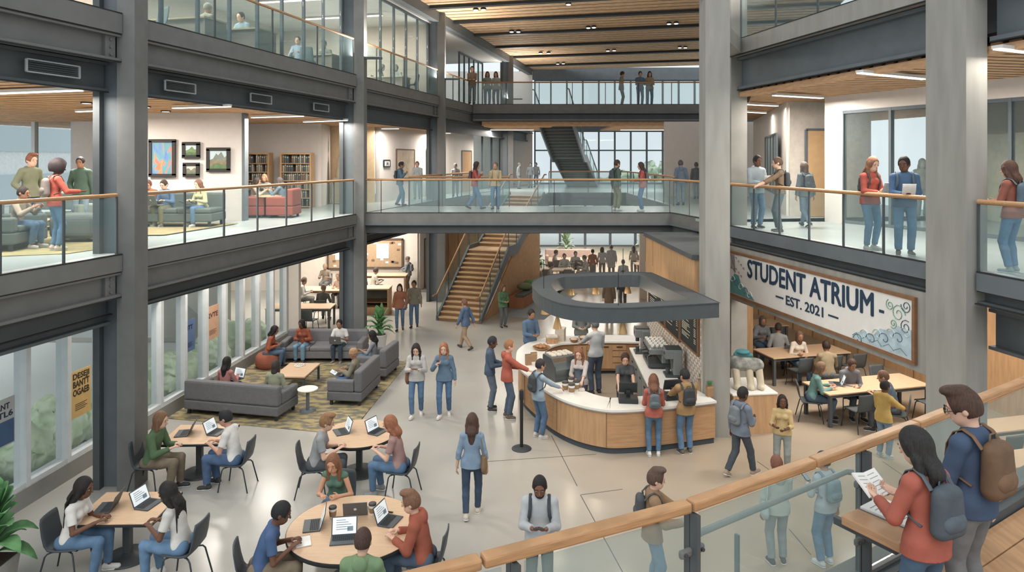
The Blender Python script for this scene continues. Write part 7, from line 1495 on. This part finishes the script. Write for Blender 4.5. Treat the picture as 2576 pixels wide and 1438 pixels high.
# left balcony lounge
f = sitY(42, 13.3, 84, 'seated person in a tan sweater in the armchair at the left picture edge', z=Z2 + .02, hs='short', hair='#2c2422', skin=MD, top='#93836f', legs='#4d6d8e', style='sweater', hands=('table', 'table'), shoes='#c3bcb2')
standY(75, 402, 15.2, 110, 'man with auburn hair and olive hoodie standing by the left windows', Z2 + .02, 1.80, hs='quiff', hair='#8b4f33', skin=LT_, top='#6f7257', legs='#4f7190', style='hoodie', hands=('pocket', 'pocket'), lod=1)
f = standY(138, 415, 13.0, 40, 'woman with dark curly hair and red top standing at the left balcony', Z2 + .02, 1.66, female=True, hs='afro', hair='#33272a', skin=DK, top='#b84a35', legs='#4b7ca3', style='sweater', hands=('hang', 'gesture'), pants='slim', shoes='#c9b7aa', lod=1, yaw=20); backpack(f, 'taupe backpack of the woman in the red top', '#7c6f68', lod=1)
standY(205, 408, 16.8, 170, 'man in a dark green hoodie standing behind the ottoman', Z2 + .02, 1.74, hs='buzz', hair='#232224', skin=MD, top='#476354', legs='#7f97a8', style='hoodie', hands=('hang', 'pocket'), lod=1)
sitY(376, 17.75, 165, 'person in an orange jacket on the balcony sofa, partly behind the column', z=Z2 + .03, hs='short', hair='#6b4030', skin=TN, top='#b0683a', legs='#5b5a4c', style='jacket', hands=('lap', 'lap'), pitch=20)
f = sitY(421, 17.7, 190, 'man in a blue sweater and olive trousers on the balcony sofa', z=Z2 + .03, hs='short', hair='#3a2a22', skin=LT_, top='#4a6a8d', legs='#6f6a4a', style='sweater', hands=('laplap', 'laplap'), pitch=18, shoes='#6f6a64')
laptop(w_of(f, (.05, .42, .62)), radians(160), 'silver laptop on the knees of the man in the blue sweater', 108, LAPM, logo=True)
f = sitY(509, 17.7, 205, 'woman with long brown hair and yellow sweater on the balcony sofa', z=Z2 + .03, female=True, hs='longf', hair='#6a4530', skin=LT_, top='#b8b07c', legs='#4f7296', style='sweater', hands=('laplap', 'laplap'), shoes='#b9b6b0')
laptop(w_of(f, (0, .42, .62)), radians(135), 'dark tablet on the knees of the woman in the yellow sweater', 150, LAPD, .26)
sitY(636, 20.75, 75, 'woman with dark hair in the left red armchair', z=Z2, female=True, hs='long', hair='#3a302b', skin=TN, top='#a79a80', legs='#6a7f8c', style='sweater', hands=('table', 'table'))
sitY(668, 21.5, 178, 'woman with sandy hair behind the small round balcony table', z=Z2, pz=.545, female=True, hs='long', hair='#9b7a55', skin=TN, top='#7f7f77', style='sweater', hands=('table', 'table'), chair='dark chair behind the small round balcony table')
sitY(712, 20.75, 285, 'woman with grey-brown hair in the right red armchair', z=Z2, female=True, hs='long', hair='#4c4340', skin=TN, top='#5f7585', legs='#5a7186', style='sweater', hands=('table', 'table'))
# middle bridge
B = dict(z=Z2)
f = stand(1006, 405, 517, 92, 'man in a blue jacket with black backpack at the left end of the middle bridge', hs='short', hair='#2b2b2e', skin=MD, top='#4d7088', legs='#4f7fa4', style='jacket', hands=('hang', 'up'), pose='step', **B); backpack(f, 'black backpack of the man in the blue jacket', '#454c52', lod=2)
stand(1050, 405, 500, 180, 'person in a pale grey hoodie standing by the corridor map', hs='short', hair='#5a4a42', skin=TN, top='#9aa0a2', legs='#8a979e', style='hoodie', hands=('hold', 'hold'), **B)
stand(1146, 410, 494, 185, 'haze-greyed person far down the corridor past the third column', hs='short', hair='#6a645f', skin='#a2958a', top='#8d8a88', legs='#7d868c', face=False, hands=('hang', 'hold'), **B)  # distance haze is put into the greyed skin and clothes
f = stand(1194, 404, 526, 95, 'person in a red sweater with backpack striding on the middle bridge', hs='bob', hair='#3a2b29', skin=TN, top='#a2423a', legs='#4777a0', style='sweater', pose='walk', hands=('hang', 'up'), **B); backpack(f, 'dark brown backpack of the person in the red sweater', '#54484a', lod=2)
f = stand(1247, 407, 526, 192, 'person in a tan shirt facing forward on the middle bridge', hs='short', hair='#6f5d4f', skin=TN, top='#b5a075', legs='#4777a0', style='shirt', hands=('hold', 'hang'), **B); backpack(f, 'tan backpack of the person in the tan shirt', '#a8946c', lod=2)
for px, t_, ft, hd_, lb in ((1304, 416, 475, 110, 'leftmost of the three grey figures in the glazed corridor'), (1334, 415, 472, 180, 'middle one of the three grey figures in the glazed corridor'), (1349, 418, 470, 200, 'rightmost of the three grey figures in the glazed corridor')):
    stand(px, t_, ft, hd_, lb, hs='short', hair='#5b5a5c', skin='#97918c', top='#7f868c', legs='#6f7b85', face=False, hands=('hang', 'hang'), **B)  # grey skin and clothes hold the haze of glass and distance
f = stand(1549, 401, 530, 70, 'bearded man in a dark green jacket and khaki trousers on the middle bridge', hs='short', hair='#3b302b', skin=TN, top='#44584f', legs='#7c7553', style='jacket', mats='beard', hands=('hang', 'hang'), shoes='#c9c6be', **B); backpack(f, 'dark green backpack of the bearded man on the bridge', '#3f4c50', lod=2)
f = stand(1616, 407, 532, 275, 'woman in a red sweater with long hair on the middle bridge', female=True, hs='long', hair='#3b2c2c', skin=TN, top='#a8443c', legs='#3f6c9b', style='sweater', hands=('hold', 'hold'), pants='slim', shoes='#c9c6be', **B); backpack(f, 'grey backpack of the woman in red on the bridge', '#5d6166', lod=2, size=.85)
f = stand(1713, 402, 516, 358, 'person in a slate jacket walking away at the right end of the middle bridge', hs='short', hair='#4b4a50', skin='#8f7f78', top='#5b6b80', legs='#6b8194', style='hoodie', hands=('hang', 'hang'), face=False, **B)
stand(1752, 407, 500, 5, 'haze-greyed person farther back at the right end of the bridge', hs='short', hair='#4e5156', skin='#857c78', top='#5b6268', legs='#6e7d88', style='jacket', hands=('hang', 'hang'), pose='step', face=False, **B)  # greyed colours imitate haze on this distant figure
# right balcony
f = stand(1902, 389, 574, 165, 'man in a pale grey hoodie holding a paper on the right balcony', hs='short', hair='#1f1d1e', skin=DK, top='#8d9ba1', legs='#577c9e', style='hoodie', hands=('hold', 'hold'), **B); paper(f, 'pale sheet held by the man in the pale grey hoodie', w=.2)
f = stand(1962, 394, 584, 285, 'man in a brown polo with backpack reaching toward his neighbour', hs='short', hair='#5d4334', skin=LT_, top='#7a6248', legs='#52606b', style='tee', sleeve='half', hands=('reach', 'reach'), **B); backpack(f, 'black backpack of the man in the brown polo', '#3f4549', lod=1)
f = stand(2027, 404, 571, 348, 'woman in a grey jacket with backpack walking away on the right balcony', female=True, hs='bob', hair='#5e5049', skin=TN, top='#5a666d', legs='#5e7486', style='jacket', pose='walk', hands=('hang', 'hang'), pants='slim', **B); backpack(f, 'grey backpack of the woman walking away on the balcony', '#4f5a60', lod=1)
f = stand(2188, 392, 628, 165, 'woman with brown hair and rust sweater reading papers on the right balcony', female=True, hs='longf', hair='#8a5a38', skin=LT_, top='#b24a36', legs='#5a8aac', style='sweater', hands=('hold', 'hold'), pants='slim', shoes='#c4bdb6', pitch=16, **B); paper(f, 'white sheet held by the woman in the rust sweater'); backpack(f, 'dark backpack of the woman in the rust sweater', '#43484d', lod=1, size=.85)
f = stand(2275, 391, 641, 200, 'man in a blue sweater holding a sheet on the right balcony', hs='short', hair='#1f1d1e', skin=DK, top='#3f6389', legs='#5381a6', style='sweater', hands=('hold', 'hold'), shoes='#6a5f5a', yaw=25, pitch=12, **B); paper(f, 'white sheet held by the man in the blue sweater'); backpack(f, 'slate backpack of the man in the blue sweater', '#4d5e6a', lod=1)
standY(2318, 405, 20.0, 190, 'pale figure inside the glazed room on the right balcony', Z2, 1.72, hs='long', hair='#9a9d92', skin='#b5b3a6', top='#a3a99f', legs='#8fa0a3', face=False)  # pale skin, hair and clothes imitate the veil of the glass
f = stand(2548, 402, 686, 335, 'woman with brown hair and rust top beyond the wide concrete column', female=True, hs='long', hair='#5b3a2c', skin=LT_, top='#9a5440', legs='#4f7ea6', style='sweater', hands=('hold', 'hold'), pants='slim', shoes='#8f9ca3', **B); backpack(f, 'slate backpack of the woman beyond the wide column', '#556a78', lod=1)
# upper bridge and upper corridor
U3 = dict(face=False)
for px, Y, hd_, lb, kw in ((1188, 33.0, 180, 'person in a brown top with arms folded at the upper corridor corner', dict(top='#76604c', legs='#67757c', hair='#3a2d28', hands=('cross', 'cross'))), (1226, 35.0, 175, 'woman in a green-grey top on the upper bridge, left of the pair', dict(female=True, top='#8a9a8c', legs='#5b7f98', hair='#4d3c33', hs='long')), (1248, 35.0, 190, 'woman in a pale top on the upper bridge, right of the pair', dict(female=True, top='#a8a7a2', legs='#5b7f98', hair='#4d3630', hs='long')),
    (1563, 34.9, 100, 'person in a tan jacket standing on the upper bridge', dict(top='#8d8263', legs='#57615f', hair='#3b322c', style='jacket')), (1610, 34.9, 178, 'person in a blue sweater on the upper bridge beside a woman', dict(top='#53728c', legs='#4f7fa4', hair='#33302f', hands=('hold', 'hold'))), (1634, 34.9, 185, 'woman in a tan top on the upper bridge next to the blue sweater', dict(female=True, top='#a58a6a', legs='#4f7fa4', hair='#3c302b', hs='long', hands=('hold', 'hold')))):
    standY(px, 0, Y, hd_, lb, Z3, 1.76, skin=TN, **{**U3, **kw})
# upper study rooms
def sit3(px, Y, hd_, lb, **k):
    p = V((px - 1288) * Y / F_PX, Y, Z3); person(p, hd_, lb, pose='sit', H=1.76, lod=2, pz=.545, **k); chair_for(p, hd_, 'pale teal chair of the ' + lb.split(' in the ')[0].split(' at ')[0], TC3)
sit3(513, 17.6, 20, 'person with grey-blond hair and olive top in the upper study room', hs='short', hair='#8a8472', skin=TN, top='#8b8c77', hands=('table', 'table'))
sit3(614, 18.9, 200, 'smiling student in a blue hoodie in the upper study room', hs='short', hair='#3a3a35', skin=LT_, top='#8aa3b0', legs='#4f728f', style='hoodie', hands=('table', 'table'))
sit3(752, 22.6, 180, 'student in a pale blue top at the upper desk near the second column', hs='short', hair='#4f4a44', skin=LT_, top='#9db5cb', hands=('table', 'table'))
sit3(822, 23.3, 195, 'student in a pale green top at the upper desk near the second column', hs='short', hair='#5a6a70', skin=LT_, top='#a3ada0', hands=('table', 'table'), lean=18)
sit3(954, 29.2, 95, 'woman with long grey hair in the upper room behind the third bay', female=True, hs='long', hair='#6c7273', skin='#b5ac9f', top='#a8aca4', hands=('table', 'table'), face=False)  # greyed skin of this pair imitates haze behind the glass
sit3(1000, 29.4, 200, 'pale figure at the small table in the upper room', hs='short', hair='#7c8485', skin='#a9a69c', top='#98a5a5', hands=('table', 'table'), face=False)
# far ground floor
G = dict(face=False, skin='#b8a294')  # far haze is put into the muted skin and clothes
for px, t_, ft, hd_, lb, kw in ((1491, 632, 703, 10, 'person in a brown top walking away in the far lounge', dict(top='#9a6e55', legs='#8a8c8c', hair='#4a3d38')), (1515, 620, 700, 0, 'haze-greyed person with a bob walking away in the far lounge', dict(top='#a9adb0', legs='#8e8b86', hair='#5a5655', hs='bob')), (1538, 615, 698, 8, 'person in a long grey coat in the far lounge', dict(top='#a2a3a3', legs='#8a8988', hair='#666160', style='coat')), (1594, 616, 690, 0, 'grey-brown figure near the far glass doors', dict(top='#a8a19b', legs='#858584', hair='#5a5552', hs='long')), (1568, 655, 738, 2, 'broad grey figure just beyond the hanging ring', dict(top='#9ca0a3', legs='#83878b', hair='#666160', wide=1.15))):
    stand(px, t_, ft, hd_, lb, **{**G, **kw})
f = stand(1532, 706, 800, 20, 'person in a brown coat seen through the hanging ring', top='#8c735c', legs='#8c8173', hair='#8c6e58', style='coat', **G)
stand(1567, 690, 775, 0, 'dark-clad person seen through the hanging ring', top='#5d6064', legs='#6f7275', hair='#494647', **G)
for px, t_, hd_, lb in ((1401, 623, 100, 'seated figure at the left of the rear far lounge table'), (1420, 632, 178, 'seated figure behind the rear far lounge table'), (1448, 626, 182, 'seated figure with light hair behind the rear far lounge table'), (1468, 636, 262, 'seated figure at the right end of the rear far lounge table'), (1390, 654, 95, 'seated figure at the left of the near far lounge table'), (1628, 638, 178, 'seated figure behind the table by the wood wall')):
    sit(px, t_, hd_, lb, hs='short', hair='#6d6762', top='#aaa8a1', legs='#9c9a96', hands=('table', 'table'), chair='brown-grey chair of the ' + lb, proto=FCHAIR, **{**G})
# ------------------------------------------------------------------ the near landing
ZD = 2.8
RLY = [3.0, 3.54, 3.69, 4.29, 4.48, 5.81, 6.68, 8.3]; RLX = [-1.67, -.50, -.186, 1.093, 1.437, 3.59, 4.917, 7.35]
def rl(Y, o=0.0, z=ZD): return V(float(np.interp(Y, RLY, RLX)), Y, z) + o * V(.5, -.866, 0)   # along the near handrail, o steps onto the landing
def rpoly(Y0, Y1, o0, o1):
    ys_ = [Y0] + [y for y in RLY if Y0 < y < Y1] + [Y1]
    return [tuple(rl(y, o0)[:2]) for y in ys_] + [tuple(rl(y, o1)[:2]) for y in ys_[::-1]]
ru = nrm(V(1.65, 1, 0)); ron = V(.5, -.866, 0)
S('floor_landing', MB().prism(rpoly(3.0, 8.2, .04, 3.2), ZD - .25, ZD - .03), STEELD)
LP = mat('deck_wood', '#b88450', .6, var=.12, scale=5, stretch=(4, .5, 1))
q_ = MB()
for i in range(13):
    o0 = .12 + i * .235; q_.prism(rpoly(3.2, 8.0, o0, o0 + .222), ZD - .03, ZD)
S('floor_landing_boards', q_, LP)
S('beam', MB().prism(rpoly(3.0, 8.2, -.12, .10), ZD - .45, ZD + .07), STEELD); S('slab_edge', MB().prism(rpoly(3.0, 8.2, -.16, .02), ZD + .071, ZD + .10), STEEL)
o = rl(3.1); fr_ = empty('glass_railing', tuple(o), 0, 'near glass railing with thick wood handrail crossing the bottom right', 'railing')
def fl(Y, z, off=0.0): return rl(Y, off, z) - o
HRW = mat('handrail_wood', '#b78349', .45, var=.14, scale=5, stretch=(1, 1, 14))
ys = [3.1, 3.70, 4.29, 4.90, 5.60, 6.68, 8.2]
for a_, b_ in zip(ys[:-1], ys[1:]): MB().bar(fl(a_ + .003, 3.865), fl(b_ - .003, 3.865), .085, .062).build('handrail', HRW, fr_, bevel=.014)
py_ = [3.78, 4.30, 5.22, 6.10, 7.3]
for Y in py_:
    p = MB(); p.bar(fl(Y, ZD + .05, .03), fl(Y, 3.82, .03), .06, .03, up=ru); p.bar(fl(Y, ZD + .05, -.03), fl(Y, 3.82, -.03), .045, .03, up=ru); pp = p.build('post', STEELD, fr_)
    for z in (3.58, ZD + .35):
        c = fl(Y, z, -.0); b = MB(); b.bar(c - ru * .10 - ron * .0, c + ru * .10, .035, .05); b.build('glass_clamp', STEEL, fr_, bevel=.012); 
        for s_ in (-1, 1): MB().cyl(c + ru * .07 * s_ + ron * .02, c + ru * .07 * s_ + ron * .034, .012, n=10).build('bolt', METD, pp)
bounds = [3.1] + py_ + [8.2]
for a_, b_ in zip(bounds[:-1], bounds[1:]): MB().bar(fl(a_ + .03, (ZD + .12 + 3.80) / 2), fl(b_ - .03, (ZD + .12 + 3.80) / 2), .014, 3.80 - ZD - .12).build('glass_panel', GL_FORE, fr_)
MB().tube([fl(4.32, 3.60, -.07), fl(4.38, 3.61, -.09), fl(5.18, 3.64, -.09), fl(5.2, 3.64, -.05)], .022, 10).build('grab_tube', mat('tube_pale', '#9a9d97', .4, metal=.2, var=0), fr_)
MB().bar(fl(4.55, ZD + .1, -.1), fl(4.55, 3.5, -.1), .03, .02, up=ru).build('glass_stiffener', STEELB, fr_)
tb = empty('ledge_table', tuple(rl(4.98, 0, 3.44) + ron * .12), 0, 'wooden standing ledge fixed to the near railing', 'table')
e0 = V(0, 0, 0); MB().mesh([v_ + V(0, 0, z) for z in (0, .065) for v_ in (e0, ru * 1.5, ru * 1.5 + ron * .42, ron * .42)], [[0, 1, 2, 3], [7, 6, 5, 4], [0, 4, 5, 1], [1, 5, 6, 2], [2, 6, 7, 3], [3, 7, 4, 0]]).build('ledge_top', WOODT if 0 else mat('ledge_wood', '#c08d5c', .5, var=.1, scale=6, stretch=(1, 1, 8)), tb, bevel=.008)
for t_ in (.08, .75, 1.4): MB().bar(ru * t_ - ron * .10 - V(0, 0, .03), ru * t_ + ron * .36 - V(0, 0, .03), .04, .05).build('bracket', STEELD, tb)
PG = mat('page', '#dfddd8', .8, var=.02)
nb = empty('open_book', tuple(rl(4.98, 0, 3.506) + ron * .32 + ru * .34), atan2(ru[1], ru[0]) + .05, 'open notebook lying on the wooden ledge', 'book'); MB().box((-.13, -.19, 0), (.13, .19, .02)).build('page_block', PG, nb, bevel=.004); MB().box((-.14, -.20, -.001), (.14, .20, .004)).build('cover', mat('cover_grey', '#6d7276', .6), nb)
b = MB()
for i in range(9): b.box((-.10, -.15 + i * .035, .0205), (.09 - .02 * (i % 3), -.145 + i * .035, .022))
b.build('written_lines', mat('ink_line', '#8f9193', .8, var=0), nb)
wm = person(V(2.60, 4.36, ZD), -22, 'woman with long black hair and rust sweater reading at the near railing', H=1.49, lod=0, female=True, hs='long', hair='#2a2827', skin=LT_, top='#ac523c', legs='#43617f', style='sweater', hands=('book', 'book'), pants='slim', yaw=-18, pitch=20)
backpack(wm, 'slate grey backpack on the back of the woman at the near railing', '#48525b', '#4f5a64', lod=0, size=1.05)
bk_ = held(wm, 'open_book', 'open book held by the woman at the near railing', 'book'); T = wm['T']; c = (T[-1] + T[1]) / 2 + V(-.02, .06, .02)
for s_ in (-1, 1):
    b = MB(); a = V(0, .085, .06); x = V(s_ * .12, 0, .02); n_ = nrm(np.cross(x * s_, a)) * .008
    vs = [c - a, c - a + x, c + a + x, c + a]; vs = vs if s_ > 0 else vs[::-1]; b.mesh([v_ - n_ for v_ in vs] + [v_ + n_ for v_ in vs], [[3, 2, 1, 0], [4, 5, 6, 7]] + [[i, (i + 1) % 4, (i + 1) % 4 + 4, i + 4] for i in range(4)]); b.build('page_block', PG, bk_)
    b = MB()
    for i in range(6): t_ = -.8 + i * .3; p0 = c + a * t_ + x * .12 + n_ * 1.15; b.bar(p0, p0 + x * (.7 - .1 * (i % 2)), .004, .001, up=n_)
    b.build('printed_lines', mat('ink_line', '#8f9193'), bk_)
mn = person(V(3.16, 4.75, ZD), -28, 'man with brown hair, glasses and navy sweater standing at the near railing', H=1.61, lod=0, hs='quiff', hair='#4b3225', skin='#d9a58a', top='#3b506e', legs='#6f7172', style='sweater', hands=('hold', 'hang'), yaw=-28, pitch=18)
backpack(mn, 'brown leather-look backpack on the man at the near railing', '#6d4f35', '#755439', lod=0, size=1.15)
hc, HF, HR_, HU = mn['hc'], mn['HF'], mn['HR'], mn['HU']; gl_ = held(mn, 'eyeglasses', 'dark-rimmed glasses on the man at the near railing', 'glasses')
for s_ in (-1, 1):
    c = hc + s_ * .034 * HR_ + .112 * HF + .008 * HU; b = MB(); b.tube([c + .024 * cos(t * pi / 6) * HR_ + .018 * sin(t * pi / 6) * HU for t in range(13)], .003, 5, cap=False); b.build('rim', BLACK, gl_); MB().tube([c + s_ * .024 * HR_, hc + s_ * .082 * HR_ + .09 * HF + .01 * HU, hc + s_ * .086 * HR_ - .02 * HF + .01 * HU], .0025, 5).build('temple', BLACK, gl_)
